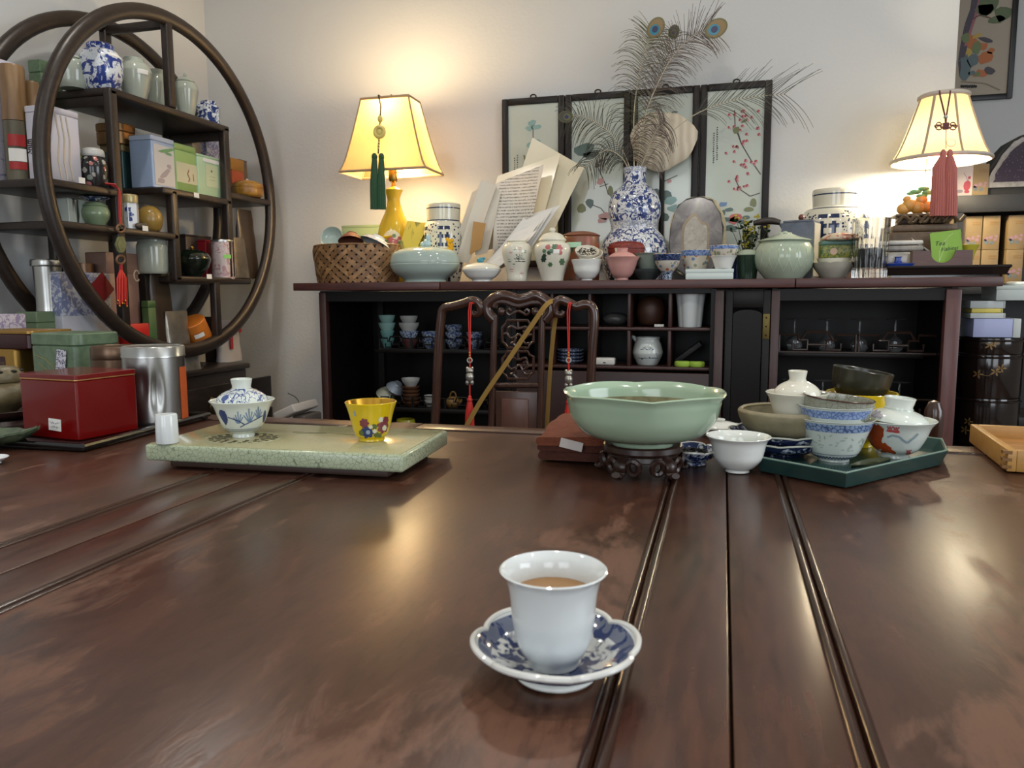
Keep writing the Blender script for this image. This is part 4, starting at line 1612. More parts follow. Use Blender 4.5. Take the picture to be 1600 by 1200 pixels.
# red tin: near vertical edge at px 117..125, faces to both sides
e = onZ(124, 690, ZK)
REDT = mat('red_tinplate', '#6c0b09', .22, var=.08, coat=.3)
az = R(31)
d1 = Vector((-math.cos(az), math.sin(az) * .55, 0)).normalized()
LW, LD, LH = .122, .108, onY(118, 588, e.y).z - ZK
cr = Vector((e.x, e.y, 0))
rz = R(-7)
ux, uy = Vector((math.cos(rz), math.sin(rz), 0)), Vector((-math.sin(rz), math.cos(rz), 0))
ctr = cr - ux * (LW / 2) + uy * (LD / 2)
t = thing('red_tin', 'glossy dark red square tea tin with a small price sticker', 'tin', (ctr.x, ctr.y, ZK), rz)
obj('tin_body', MB().vbox((0, 0, 0), (LW, LD, LH * .93), .004), REDT, t)
obj('tin_lid', MB().vbox((0, 0, LH * .935), (LW + .002, LD + .002, LH * .075), .005), REDT, t)
obj('gold_line', MB().vbox((0, 0, LH * .922), (LW + .0016, LD + .0016, .0022), .005), mat('gold_line', '#d3a36a', .3, .8), t)
st = sticker(t, (.012, -LD / 2 - .0006, LH * .23), (.026, .018), (0, R(3), 0))
scribble(st, .022, .013, 2, 7, mat('grey_pen', '#5c5560', .6), (0, -.0006, 0))

# silver canister with dents and an orange strip
ps = onZ(246, 664, ZK)
k = mpp(ps)
r_ = 46 * k
ps = ps + Vector((ps.x, ps.y, 0)).normalized() * r_
hs = onY(246, 540, ps.y).z - ZK
t = thing('silver_canister', 'dented silver tin canister with an orange paper strip', 'canister', (ps.x, ps.y, ZK))
DENT = mat('dented_tinplate', '#a9a9a6', .3, 1, var=.1, vscale=5)


def dent(a, t_, r, z):
    q = (z / hs)
    w_ = math.exp(-((a - 5.45) / .16) ** 2 - ((q - .42) / .22) ** 2) * .13 + math.exp(-((a - 5.05) / .16) ** 2 - ((q - .5) / .18) ** 2) * .08
    return r * (1 - w_), z


obj('canister_body', MB().lathe([(0, 0), (r_ * .97, 0), (r_, .003)] + [(r_, hs * (.04 + .85 * i / 14)) for i in range(15)], seg=72, fn=dent), DENT, t)
obj('canister_lid', MB().lathe([(r_ * 1.0, hs * .855), (r_ * 1.035, hs * .86), (r_ * 1.035, hs * .875), (r_ * 1.02, hs * .885), (r_ * 1.02, hs * .985), (r_ * .99, hs), (r_ * .96, hs * .99), (0, hs * .985)], seg=56), STEEL, t)
a0 = facing(ps) + R(66)
cs = [(math.cos(a0 + R(q)), math.sin(a0 + R(q))) for q in range(-15, 16, 5)]
b = MB()
vs = []
for rr in (r_ + .0004, r_ + .0014):
    for z_ in (-.001, hs * .72):
        vs += [Vector((c_ * rr, s2 * rr, max(z_, .0008))) for c_, s2 in cs]
n = len(cs)
fs = []
for i in range(n - 1):
    fs += [(i, i + 1, n + i + 1, n + i), (2 * n + i, 3 * n + i, 3 * n + i + 1, 2 * n + i + 1), (n + i, n + i + 1, 3 * n + i + 1, 3 * n + i), (i, 2 * n + i, 2 * n + i + 1, i + 1)]
fs += [(0, n, 3 * n, 2 * n), (n - 1, 3 * n - 1, 4 * n - 1, 2 * n - 1)]
obj('orange_strip', b.add(vs, fs), mat('orange_paper', '#b5501c', .6), t)

# brown bronze canister behind
pb_ = Vector((onY(186, 620, 1.22).x, 1.22, ZT))
k = mpp(pb_)
hs2 = onY(186, 540, 1.22).z - ZT
r_ = 36 * k
t = thing('bronze_canister', 'tall brushed bronze cylinder canister behind the red tin', 'canister', pb_ + Vector((0, 0, 0)))
BRZ = mat('brushed_bronze', '#6a5444', .35, .9, var=.12, vscale=30, stretch=(1, 1, 8))
obj('canister_body', MB().lathe([(0, 0), (r_, 0), (r_, hs2 * .80), (r_ * .985, hs2 * .805), (0, hs2 * .8)], seg=48), BRZ, t)
obj('canister_lid', MB().lathe([(0, hs2 * .806), (r_ * .99, hs2 * .806), (r_, hs2 * .815), (r_, hs2 * .985), (r_ * .97, hs2), (r_ * .9, hs2 * .985), (0, hs2 * .985)], seg=48), BRZ, t)

# green marbled tin
Yg = 1.30
pg = onY(122, 600, Yg)
GRN = pat('green_marbled_tin', '#677a60', '#566a52', 'scroll', 30, .5, .3, soft=.12)
k = mpp(pg)
hg_ = onY(122, 519, Yg).z - .62
t = tin('green_tin', 'sage green marbled tin with a rounded lid behind the red tin', 'tin', (pg.x, Yg, .62), (104 * k, .11, hg_), R(-6), GRN, lid_h=.085, r=.02)
b = MB()
for q in stroke([(-.045, hg_ - .045), (-.02, hg_ - .052), (0, hg_ - .066), (.01, hg_ - .085)], .0012) + stroke([(-.04, hg_ - .06), (-.015, hg_ - .075), (0, hg_ - .095)], .001) + stroke([(-.03, hg_ - .075), (-.035, hg_ - .1)], .001):
    b.plate(q, (0, -.0545, 0), (1, 0, 0), (0, 0, 1), .0008)
obj('gold_ornament', b, mat('gold_print', '#b5a866', .35, .6), t)
s1 = sticker(t, (.028, -.0575, hg_ - .055), (.026, .045), (R(-4), R(5), 0), m_=pat('handwritten_tag', '#d6d3de', '#3a3a56', 'scroll', 240, .52, .7))
# it stands on a low side table so nothing hangs in the air
ts = thing('side_table', 'low dark side table behind the left end of the tables', 'table', (-1.45, 1.36, 0))
obj('side_table_top', MB().rbox((0, 0, .607), (.95, .22, .024), .003), EBONY, ts)
for x_ in (-.44, .44):
    for y_ in (-.08, .08):
        obj('leg', MB().box((x_, y_, .297), (.03, .03, .594)), EBONY, ts)

# gold tin with a maroon lid tin on top
pg2 = onY(28, 600, 1.31)
hgd = onY(28, 543, 1.31).z - .62
GOLDT = mat('brushed_gold_tin', '#9c7a3e', .33, .85, var=.12, vscale=14, stretch=(10, 10, 1))
k = mpp(pg2)
t = thing('gold_tin', 'brushed gold square tin with a maroon character label', 'tin', (pg2.x, 1.31, .62), R(-4))
obj('tin_body', MB().vbox((0, 0, 0), (94 * k, .10, hgd), .012), GOLDT, t)
lb = obj('maroon_label', MB().vbox((.016, -.0501, hgd - .13), (.036, .0012, .115), .0004), mat('maroon_label', '#2e0f10', .4), t)
gp = mat('gold_character', '#8f7a52', .5)
for i, (x_, z_) in enumerate(((.0075, .096), (.0245, .096), (.0075, .073), (.0245, .073))):
    scribble(lb, .014, .018, 3, 3, gp, (x_, -.0512, hgd - .13 + z_), seed=i)
pm = Vector((pg2.x + .02, 1.315, .62 + hgd + .0006))
t = thing('maroon_tin', 'flat maroon tin with a gold lid on top of the gold tin', 'tin', pm, R(-4))
hm = onY(28, 517, 1.315).z - pm.z
obj('tin_body', MB().vbox((0, 0, 0), (118 * k, .105, hm * .9), .012), mat('maroon_tinplate', '#320f14', .25), t)
obj('tin_lid', MB().vbox((0, 0, hm * .9), (120 * k, .107, hm * .1 + .003), .012), mat('gold_lid', '#a07c42', .35, .7), t)

# incense burner on a round stand
pi_ = Vector((-1.145, .99, 0))
pi_.z = ZT
WST = mat('dark_walnut_stand', '#2e1a17', .35)
t = thing('burner_stand', 'round dark wooden stand under the incense burner', 'stand', pi_)
k = mpp(pi_)
obj('stand_base', MB().lathe([(0, 0), (.070, 0), (.073, .004), (.071, .012), (.060, .015), (.056, .022), (0, .022)], seg=40), WST, t)
obj('stand_dish', MB().lathe([(0, .0225), (.045, .0225), (.060, .030), (.064, .037), (.061, .038), (.055, .032), (0, .030)], seg=40), WST, t)
pi2 = pi_ + Vector((0, 0, .0305))
t = thing('incense_burner', 'olive stoneware incense burner with pierced lid at the left edge', 'incense burner', pi2)
BUR = mat('olive_carved_stoneware', '#6c6145', .4, var=.4, vscale=50, bump=.9, bscale=45)
hb_ = onY(15, 572, pi2.y).z - pi2.z
obj('burner_body', MB().lathe([(r * 1.0, z * hb_) for r, z in vessel([(q.x, q.y) for q in crom([(.022, 0, 0), (.024, .06, 0), (.045, .25, 0), (.049, .42, 0), (.043, .58, 0), (.034, .66, 0)], 5)], .004, .1)], seg=48), BUR, t)
obj('burner_lid', MB().lathe([(0, hb_ * .67), (.036, hb_ * .67), (.037, hb_ * .72), (.034, hb_ * .85), (.024, hb_ * .97), (.01, hb_), (0, hb_)], seg=40), BUR, t)
b = MB()
for i in range(9):
    a = 2 * math.pi * i / 9
    b.ball((.030 * math.cos(a), .030 * math.sin(a), hb_ * .89), .0052, sz=.5, seg=8, rings=6)
o = obj('pierced_holes', b, mat('burner_hole', '#17140d', .9), t)
o['kind'] = 'stuff'

# leaf-shaped celadon dish and a corner of a saucer, cut by the left edge
pl = onZ(0, 705)
t_ = MB()
g = []
for i in range(13):
    v = -1 + 2 * i / 12
    row = []
    for j in range(9):
        w_ = -1 + 2 * j / 8
        taper = (1 - max(0, v) ** 2.2 * .9)
        x_ = v * .085
        y_ = w_ * .042 * taper
        z_ = .004 + .018 * w_ * w_ * taper + .026 * max(0, v) ** 3 + .012 * max(0, -v) ** 3 + .0012 * math.sin(v * 22 + abs(w_) * 6)
        row.append((x_, y_, z_))
    g.append(row)
tag(obj('leaf_dish', t_.sheet(g, .003), pat('dark_celadon_leaf', '#5f6b52', '#3b4738', 'streak', 60, .5, .15, soft=.15), loc=Vector((-1.045, .868, ZT + .0015))), 'dark celadon leaf-shaped dish with an upturned tip at the left edge', 'dish')
bpy.data.objects['leaf_dish.001' if 'leaf_dish.001' in bpy.data.objects else 'leaf_dish'].rotation_euler = (0, 0, R(14))
psx = onZ(-14, 724) + Vector((0, .0, 0))
t = thing('edge_saucer', 'small white saucer with blue spots cut by the left edge', 'saucer', (psx.x, psx.y, ZT))
obj('dish_body', MB().lathe(vessel(curve2([(.012, 0), (.012, .002), (.017, .005), (.021, .008)]), .0016, .003), seg=36), pat('blue_spot_saucer', '#d7dadb', '#26356a', 'spots', 120, .3), t)

# ================================================================== things on the counter
def ct(px, Y, z=ZC):
    return Vector((onY(px, 425, Y).x, Y, z))


def pot(name, label, cat, px, Y, w, top, prof, m_, z0=ZC, lid=None, ml=None, knob=None, mk=None, seg=40, fn=None, t_=None, body='body', group=None, smoothn=5, sx=1, sy=1, open_=False):
    """turned vessel standing at depth Y: w = width in px, top = py of its top; profiles are in half-widths and heights"""
    p = ct(px, Y, z0)
    k = mpp(p)
    H = onY(px, top, Y).z - z0
    r = w / 2 * k
    pr = curve2([(a * r, b * H) for a, b in prof], smoothn)
    t = thing(name, label, cat, p, 0, group)
    if open_:
        pr = vessel(pr, max(.0015, r * .045), pr[0][1] + H * .1)
    else:
        pr = [(0, pr[0][1])] + pr + [(0, pr[-1][1])]
    bo = obj(body, MB().lathe(pr, seg=seg, fn=fn, sx=sx, sy=sy), m_, t)
    if lid:
        lp = [(0, lid[0][1] * H)] + curve2([(a * r, b * H) for a, b in lid], 4) + [(0, lid[-1][1] * H)]
        lo = obj('lid', MB().lathe(lp, seg=seg, sx=sx, sy=sy), ml or m_, t)
        if knob:
            kp = [(0, knob[0][1] * H)] + curve2([(a * r, b * H) for a, b in knob], 3) + [(0, knob[-1][1] * H)]
            obj('knob', MB().lathe(kp, seg=20), mk or ml or m_, lo)
    t['r'], t['h'] = r, H
    return t, rfun(pr), bo


def flowers(bo, rf, p, spec, seed=0):
    """painted sprigs: spec = list of (name, material, [(u, v, r)])"""
    a0 = facing(p)
    for nm, m_, L_ in spec:
        b = MB()
        for i, (x, y, r) in enumerate(L_):
            flower(b, rf, a0, x, y, r * 1.45, 6, seed + i * 5, .0007)
        obj(nm, b, m_, bo)


# ---- woven basket and what is in it
pbk = ct(559, 2.868)
k = mpp(pbk)
RX, RYb, HB = 70 * k, .125, onY(559, 381, 2.75).z - ZC
t = thing('woven_basket', 'brown woven bamboo basket at the counter left end', 'basket', pbk)
BSK = mat('bamboo_weave', '#7d5a38', .5, var=.45, vscale=22)
BSK2 = mat('bamboo_weave_light', '#96714a', .5, var=.4, vscale=22)


def bsk(a, z, off=0):
    f_ = .90 + .10 * math.sin(min(1, z / HB * 1.15) * math.pi / 2) - .03 * max(0, z / HB - .85) / .15
    return Vector(((RX * f_ + off) * math.cos(a), (RYb * f_ + off) * math.sin(a), z))


body = MB()
n = 40
rows = [0, .15, .35, .6, .85, 1.0]
vs, fs = [], []
for z_ in rows:
    vs += [bsk(2 * math.pi * i / n, z_ * HB * .97, -.004) for i in range(n)]
for j in range(len(rows) - 1):
    for i in range(n):
        fs.append((j * n + i, j * n + (i + 1) % n, (j + 1) * n + (i + 1) % n, (j + 1) * n + i))
fs.append(tuple(range(n)))
obj('basket_lining', body.add(vs, fs), mat('dark_bamboo', '#2c1d12', .7), t)
NS = 30
for fam in (1, -1):
    for i in range(NS):
        a_ = 2 * math.pi * i / NS
        pts, nr = [], []
        M_ = 9
        for j in range(M_):
            q = j / (M_ - 1)
            an = a_ + fam * q * 1.0
            over = 1 if ((j + i * (1 if fam == 1 else -1)) // 2) % 2 == (0 if fam == 1 else 1) else 0
            pts.append(bsk(an, .003 + q * (HB - .006), .0005 + .0035 * over))
        nm_ = [Vector((math.cos(a_ + fam * j / (M_ - 1)) / RX, math.sin(a_ + fam * j / (M_ - 1)) / RYb, 0)).normalized() for j in range(M_)]
        vs, fs = [], []
        for j, p_ in enumerate(pts):
            tg = (pts[min(j + 1, M_ - 1)] - pts[max(j - 1, 0)]).normalized()
            sd_ = tg.cross(nm_[j]).normalized() * .0078
            vs += [p_ - sd_, p_ + sd_, p_ + sd_ + nm_[j] * .0016, p_ - sd_ + nm_[j] * .0016]
        for j in range(M_ - 1):
            for q in range(4):
                fs.append((j * 4 + q, j * 4 + (q + 1) % 4, j * 4 + 4 + (q + 1) % 4, j * 4 + 4 + q))
        obj('weave_strip', MB().add(vs, fs), BSK if (i + (fam > 0)) % 2 else BSK2, t, smooth=False)
obj('basket_rim', MB().tube([bsk(R(a), HB, .001) for a in range(0, 360, 10)], .0042, 8, closed=True), BSK, t)


def lying_bowl(name, label, px, py, Y, w, m_, rot, flat=.5):
    p = onY(px, py, Y)
    k_ = mpp(p)
    r = w / 2 * k_
    pr = vessel(curve2([(r * .4, 0), (r * .42, r * .1), (r * .75, r * flat * .5), (r, r * flat)]), .002, .004)
    o = obj(name, MB().lathe([(a, b - r * flat * .5) for a, b in pr], seg=32), m_, loc=p)
    o.rotation_euler = rot
    return tag(o, label, 'bowl')


lying_bowl('celadon_cup', 'pale celadon cup lying in the basket, leftmost of its contents', 520, 373, 2.84, 36, CELBLUE, (R(70), R(25), 0), .7)
lying_bowl('terracotta_dish', 'plain terracotta dish lying upside down in the basket', 549, 372, 2.83, 40, mat('terracotta_clay', '#6a3c2a', .6, var=.15), (R(155), R(-8), 0), .75)
lying_bowl('white_bowl', 'white bowl with blue grass strokes leaning in the basket', 590, 376, 2.83, 52, pat('white_blue_strokes', '#d8dad8', '#5a6f9a', 'streak', 50, .62), (R(160), R(20), 0), .5)
lying_bowl('yellow_dish', 'small yellow rimmed dish at the back of the basket', 602, 371, 2.92, 24, YEL, (R(10), 0, 0), .5)

# ---- green flat box behind
pgx = ct(567, 3.18)
tin('green_box', 'flat pale green box standing behind the basket against the wall', 'box', pgx, (64 * mpp(pgx), .03, onY(567, 352, 3.18).z - ZC), 0, mat('pale_green_card', '#8fa37c', .5), lid_h=.05, r=.002)


# ---- left table lamp
def lamp_light(name, p, energy, col, rad=.03):
    d = bpy.data.lights.new(name, 'POINT')
    d.energy, d.color, d.shadow_soft_size = energy, col, rad
    o = bpy.data.objects.new(name, d)
    COL.objects.link(o)
    o.location = p
    return o


def shade_mat(name, col, tw=.55):
    s = NT(name)
    n_ = s.t.nodes
    out = [q for q in n_ if q.type == 'OUTPUT_MATERIAL'][0]
    d = s.n('ShaderNodeBsdfDiffuse')
    tr = s.n('ShaderNodeBsdfTranslucent')
    mx = s.n('ShaderNodeMixShader')
    c = s.mix(s.step(s.noise(90, 2, vec=s.co('Object', (1, 1, .2))), .5, .3), lin(col), tuple(x * .93 for x in lin(col)[:3]) + (1,))
    s.l(c, d.inputs[0])
    s.l(c, tr.inputs[0])
    mx.inputs[0].default_value = tw
    s.l(d.outputs[0], mx.inputs[1])
    s.l(tr.outputs[0], mx.inputs[2])
    s.l(mx.outputs[0], out.inputs[0])
    n_.remove(s.p)
    return s.m


PIPE = mat('taupe_piping', '#a08868', .7)
PL = Vector((-1.318, 2.985, ZC))
zb0, zt0 = 1.497, 1.783
t = thing('table_lamp', 'lit lamp with square flared shade and yellow vase base', 'lamp', PL)
k = mpp(PL)
cxs, cys = -1.318, 2.975
bw, bd, tw_, td = .37, .20, .205, .12
SHM = shade_mat('cream_silk_shade', '#c3a876', .34)


def sh_pt(sx_, sy_, q):
    e_ = q ** .62 * .55 + q * .45
    hw_ = (bw + (tw_ - bw) * e_) / 2
    hd_ = (bd + (td - bd) * e_) / 2
    return Vector((sx_ * hw_, sy_ * hd_ - .01, zb0 + (zt0 - zb0) * q - ZC))


cor = [(-1, -1), (1, -1), (1, 1), (-1, 1)]
sh_parts = []
for i in range(4):
    a, b_ = cor[i], cor[(i + 1) % 4]
    g = []
    for j in range(9):
        row = []
        for q in range(7):
            f_ = q / 6
            row.append(sh_pt(a[0] + (b_[0] - a[0]) * f_, a[1] + (b_[1] - a[1]) * f_, j / 8))
        g.append(row)
    vs = [p_ for r_ in g for p_ in r_]
    fs = [(j * 7 + q, j * 7 + q + 1, j * 7 + 8 + q, j * 7 + 7 + q) for j in range(8) for q in range(6)]
    obj('shade_panel', MB().add(vs, fs), SHM, t)
for c_ in cor:
    obj('shade_piping', MB().tube([sh_pt(c_[0], c_[1], j / 10) for j in range(11)], .0035, 6), PIPE, t)
for q in (0, 1):
    obj('shade_trim', MB().tube([sh_pt(c_[0], c_[1], q) for c_ in cor], .0055, 6, closed=True), PIPE, t)
zn = onY(617, 297, PL.y).z - ZC
vz = onY(617, 283, PL.y).z - ZC
pr = curve2([(.045, 0), (.050, .012), (.066, zn * .28), (.071, zn * .45), (.060, zn * .62), (.036, zn * .77), (.026, zn * .88), (.030, zn * .95), (.038, zn)])
YV = pat('yellow_flowered_lamp', '#c9ab32', '#c9ab32', 'spots', 5, .01, .15)
bo = obj('base_vase', MB().lathe([(0, 0)] + pr + [(.012, zn + .012), (0, zn + .02)], seg=40), YV, t)
rf = rfun(pr)
a0 = facing(PL) - R(10)
b = MB()
decal(b, rf, a0, blob(0, .16, .042, .055, 16, .04), .0006)
obj('white_reserve', b, mat('cream_reserve', '#d8d0b0', .2), bo)
flowers(bo, rf, PL + Vector((0, 0, 0)), [('painted_roses', mat('rose_enamel', '#b5565a', .3), [(-.018, .175, .011), (.006, .165, .009), (-.01, .15, .007), (.02, .18, .006)])], 3)
flowers(bo, rf, PL, [('painted_leaves', mat('green_enamel', '#5f8050', .3), [(-.032, .17, .006), (.02, .16, .007), (-.002, .19, .006), (-.022, .155, .006)])], 9)
BRS = mat('lamp_brass', '#a07c38', .25, 1)
obj('neck', MB().lathe([(0, zn + .005), (.010, zn + .008), (.007, zn + .03), (.016, zn + .034), (.019, zn + .045), (.019, zn + .085), (.012, zn + .092), (0, zn + .092)], seg=24), BRS, t)
obj('switch_key', MB().tube([(.018, 0, zn + .07), (.035, -.005, zn + .07)], .002, 6).ball((.037, -.006, zn + .07), .005, sx=.5), BRS, t)
zbulb = zn + .135
obj('bulb', MB().lathe([(0, zn + .09), (.012, zn + .093), (.014, zn + .11), (.028, zbulb + .005), (.022, zbulb + .028), (0, zbulb + .036)], seg=20), emis('warm_bulb', '#ffd9a0', 12), t)
hp = [Vector((.05 * math.cos(R(a)), 0, zn + .1 + .0 + .165 * math.sin(R(a)))) for a in range(0, 181, 15)]
obj('harp', MB().tube(hp, .0018, 6), BRS, t)
obj('finial', MB().tube([(0, 0, zn + .262), (0, 0, zt0 - ZC + .012)], .003, 6).ball((0, 0, zt0 - ZC + .018), .007, sz=1.4), mat('wooden_finial', '#5a4028', .4), t)
obj('shade_spider', MB().tube([sh_pt(-1, 0, 1), sh_pt(1, 0, 1)], .0018, 6).tube([sh_pt(0, -1, 1), sh_pt(0, 1, 1)], .0018, 6), BRS, t)
lamp_light('lamp_glow_light', Vector((PL.x, PL.y + .01, 1.762)), 15.0, (1, .72, .38), .025)  # set above the bulb, near the shade top, for the upper wall glow
lamp_light('lamp_glow_light', Vector((PL.x + .02, PL.y + .045, 1.518)), 11.0, (1, .72, .38), .045)  # second light added for the glow below the shade; lamp has one bulb

# green tassel hanging on the lamp shade
yt_ = onY(594, 240, 2.845)


def hang(px, py, Y):
    return onY(px, py, Y)


t = thing('green_tassel', 'double dark green tassel with jade discs hanging on the square lampshade', 'tassel', hang(594, 145, 2.86))
o0 = t.location.copy()


def tl(px, py, Y=2.862):
    return hang(px, py, Y) - o0


top_ = sh_pt(0, -1, 1) + PL - o0
GRT = mat('dark_green_silk', '#1f4a2a', .65, bump=.5, bscale=300, stretch=(4, 4, .3))
k = mpp(o0)
obj('cord', MB().tube([top_ + Vector((-.02, .01, .006)), top_ + Vector((-.02, -.012, .006)), tl(595, 165), tl(594, 185), tl(593, 205), tl(591, 240)], 1.2 * k, 6), mat('dark_cord', '#33301a', .7), t)
JADE = mat('pale_yellow_jade', '#d0bd6e', .25)
obj('jade_bead', MB().ball(tl(594, 186), 4.2 * k, sz=1.35), JADE, t)
ringp = [tl(593 + 7 * math.cos(R(a)), 206 + 8 * math.sin(R(a)), 2.858) for a in range(0, 360, 20)]
obj('jade_disc', MB().tube(ringp, 3.2 * k, 8, closed=True).ball(tl(593, 206, 2.858), 5 * k, sy=.4), JADE, t)
bd = MB()
for i in range(4):
    bd.ball(tl(592 - i * .3, 218 + i * 4.5), 2 * k, seg=8, rings=6)
o = obj('small_beads', bd, JADE, t)
o['kind'] = 'stuff'
for dx in (-4.5, 6.5):
    obj('tassel_head', MB().ball(tl(589.5 + dx, 245, 2.85), 4.6 * k, sz=1.3), GRT, t)
    ts = MB()
    for i in range(12):
        a = i * math.pi / 6
        ts.tube([tl(589.5 + dx + 2 * math.cos(a), 246, 2.85) + Vector((0, 2 * k * math.sin(a), 0)), tl(589.5 + dx + 5 * math.cos(a), 285, 2.85) + Vector((0, 4.6 * k * math.sin(a), 0)), tl(590 + dx + 5.2 * math.cos(a), 327, 2.85) + Vector((0, 4.6 * k * math.sin(a), 0))], 1.7 * k, 5)
    obj('tassel_fringe', ts, GRT, t)

# ---- packet, jars, boxes
pk_ = ct(643, 2.93)
t = MB()
k = mpp(pk_)
g = []
for j in range(6):
    q = j / 5
    g.append([onY(622 + 30 * f_ + 14 * q * 1.0 + 4 * f_ * q, 389 - 41 * q + 1.5 * math.sin(q * 5 + f_ * 4), 2.90 + .05 * q + .04 * f_) for f_ in (0, .25, .5, .75, 1)])
tt = thing('tea_packet', 'yellow printed paper packet leaning between lamp and jar', 'packet', pk_)
g = [[p_ - pk_ for p_ in r_] for r_ in g]
obj('packet_front', MB().sheet(g, .012), pat('yellow_print', '#b5a432', '#6b6a1f', 'streak', 40, .56, .5), tt)
obj('packet_clip', MB().rbox((g[-1][2] + g[-1][2]) * .5 + Vector((.0, -.006, -.003)), (.028, .006, .010), .002), mat('dark_clip', '#4a4326', .4), tt)
obj('packet_side', MB().sheet([[r_[-1], r_[-1] + Vector((.022, .05, -.004))] for r_ in g], .002), mat('yellow_side', '#a89a2a', .5), tt)

DH = NT('double_happiness_glaze')
setp(DH.p, .12, coat=.2)


# angle-based lattice: characters every 90 degrees
def dh_build(s):
    sx_ = s.n('ShaderNodeSeparateXYZ')
    s.l(s.co(), sx_.inputs[0])
    at = s.n('ShaderNodeMath', operation='ARCTAN2')
    s.l(sx_.outputs[1], at.inputs[0])
    s.l(sx_.outputs[0], at.inputs[1])
    u_ = s.math('FRACT', s.math('ADD', s.math('MULTIPLY', at.outputs[0], 5 / (2 * math.pi)), 5.72))
    gz = s.n('ShaderNodeSeparateXYZ')
    s.l(s.co('Generated'), gz.inputs[0])
    v = gz.outputs[2]
    inchar = s.math('MULTIPLY', s.math('GREATER_THAN', u_, .25), s.math('LESS_THAN', u_, .78))
    # character strokes: grid of bars
    uu = s.math('FRACT', s.math('MULTIPLY', s.math('SUBTRACT', u_, .25), 3.78))
    vv = s.math('FRACT', s.math('MULTIPLY', v, 9.5))
    hb = s.math('LESS_THAN', s.math('ABSOLUTE', s.math('SUBTRACT', vv, .5)), .22)
    vb = s.math('LESS_THAN', s.math('ABSOLUTE', s.math('SUBTRACT', uu, .5)), .17)
    gapu = s.math('LESS_THAN', s.math('ABSOLUTE', s.math('SUBTRACT', uu, .5)), .43)
    hb = s.math('MULTIPLY', hb, gapu)
    alt = s.math('GREATER_THAN', s.math('FRACT', s.math('MULTIPLY', v, 3.17)), .55)
    ch = s.math('MULTIPLY', s.math('MAXIMUM', hb, s.math('MULTIPLY', vb, alt)), inchar)
    sp = s.math('LESS_THAN', s.vor(85).outputs['Distance'], .36)
    sp = s.math('MULTIPLY', sp, s.math('SUBTRACT', 1.0, inchar))
    f = s.math('MULTIPLY', s.math('MAXIMUM', ch, sp), s.math('MULTIPLY', s.math('LESS_THAN', v, .74), s.math('GREATER_THAN', v, .06)))
    for lo, hi in ((.775, .79), (.93, .945)):
        f = s.math('MAXIMUM', f, s.math('MULTIPLY', s.math('GREATER_THAN', v, lo), s.math('LESS_THAN', v, hi)))
    s.l(s.mix(f, lin('#cfcbb8'), lin('#27324f')), s.p.inputs['Base Color'])
    return s.m


DHM = dh_build(DH)
JAR = [(.62, 0), (.72, .05), (.93, .30), (1.0, .52), (.97, .66), (.82, .77), (.64, .80), (.62, .83), (.64, .96), (.62, 1.0)]
t, rf, bo = pot('ginger_jar', 'blue lattice ginger jar half hidden behind the papers', 'jar', 694, 3.0, 63, 319, [(.72, 0), (.85, .1), (1.0, .35), (1.0, .6), (.93, .72), (.82, .78), (.82, .82), (.84, .97), (.82, 1.0)], DHM)
t.rotation_euler = (0, 0, R(18))
t, rf, bo = pot('ginger_jar', 'large blue lattice ginger jar behind the crystal glass', 'jar', 1300, 3.115, 105, 297, JAR, DHM)
t.rotation_euler = (0, 0, R(-20))

# celadon oval lidded box
t, rf, bo = pot('celadon_box', 'large pale blue celadon covered box beside the basket', 'covered box', 664, 2.815, 112, 412, [(.62, 0), (.60, .1), (.66, .22), (.90, .55), (1.0, .92), (.995, 1.0)], CELBLUE, seg=56, sy=.75)
H = t['h']
r = t['r']
hl = onY(664, 386, 2.815).z - ZC
lo = obj('lid', MB().lathe([(0, H + .001)] + curve2([(r * .995, H + .001), (r * .99, H + .012), (r * .9, hl - .022), (r * .62, hl - .006), (r * .3, hl)]) + [(0, hl + .001)], seg=56, sy=.75), CELBLUE, t)
obj('animal_knob', MB().ball((.01, 0, hl + .014), .016, sx=1.1, sy=.7).ball((.016, 0, hl + .034), .010, sz=1.4).ball((-.006, 0, hl + .01), .011).ball((.019, 0, hl + .044), .005), mat('pale_blue_glaze', '#a9c4c8', .2), lo)

# small white covered dish
t, rf, bo = pot('covered_dish', 'small white covered dish with a blue bird knob', 'covered dish', 752.5, 2.79, 62, 421, [(.5, 0), (.5, .15), (.75, .4), (.97, .85), (1, 1)], WHITEP, sy=.8)
H, r = t['h'], t['r']
hl = onY(752, 411, 2.79).z - ZC
lo = obj('lid', MB().lathe([(0, H + .0005)] + curve2([(r * 1.0, H + .001), (r * .85, H + (hl - H) * .6), (r * .4, hl), (r * .2, hl)]) + [(0, hl)], seg=40, sy=.8), OFFW, t)
obj('bird_knob', MB().ball((-.004, 0, hl + .010), .011, sx=1.3, sy=.7).ball((.010, 0, hl + .017), .006), mat('teal_bird', '#3f8a9c', .3), lo)

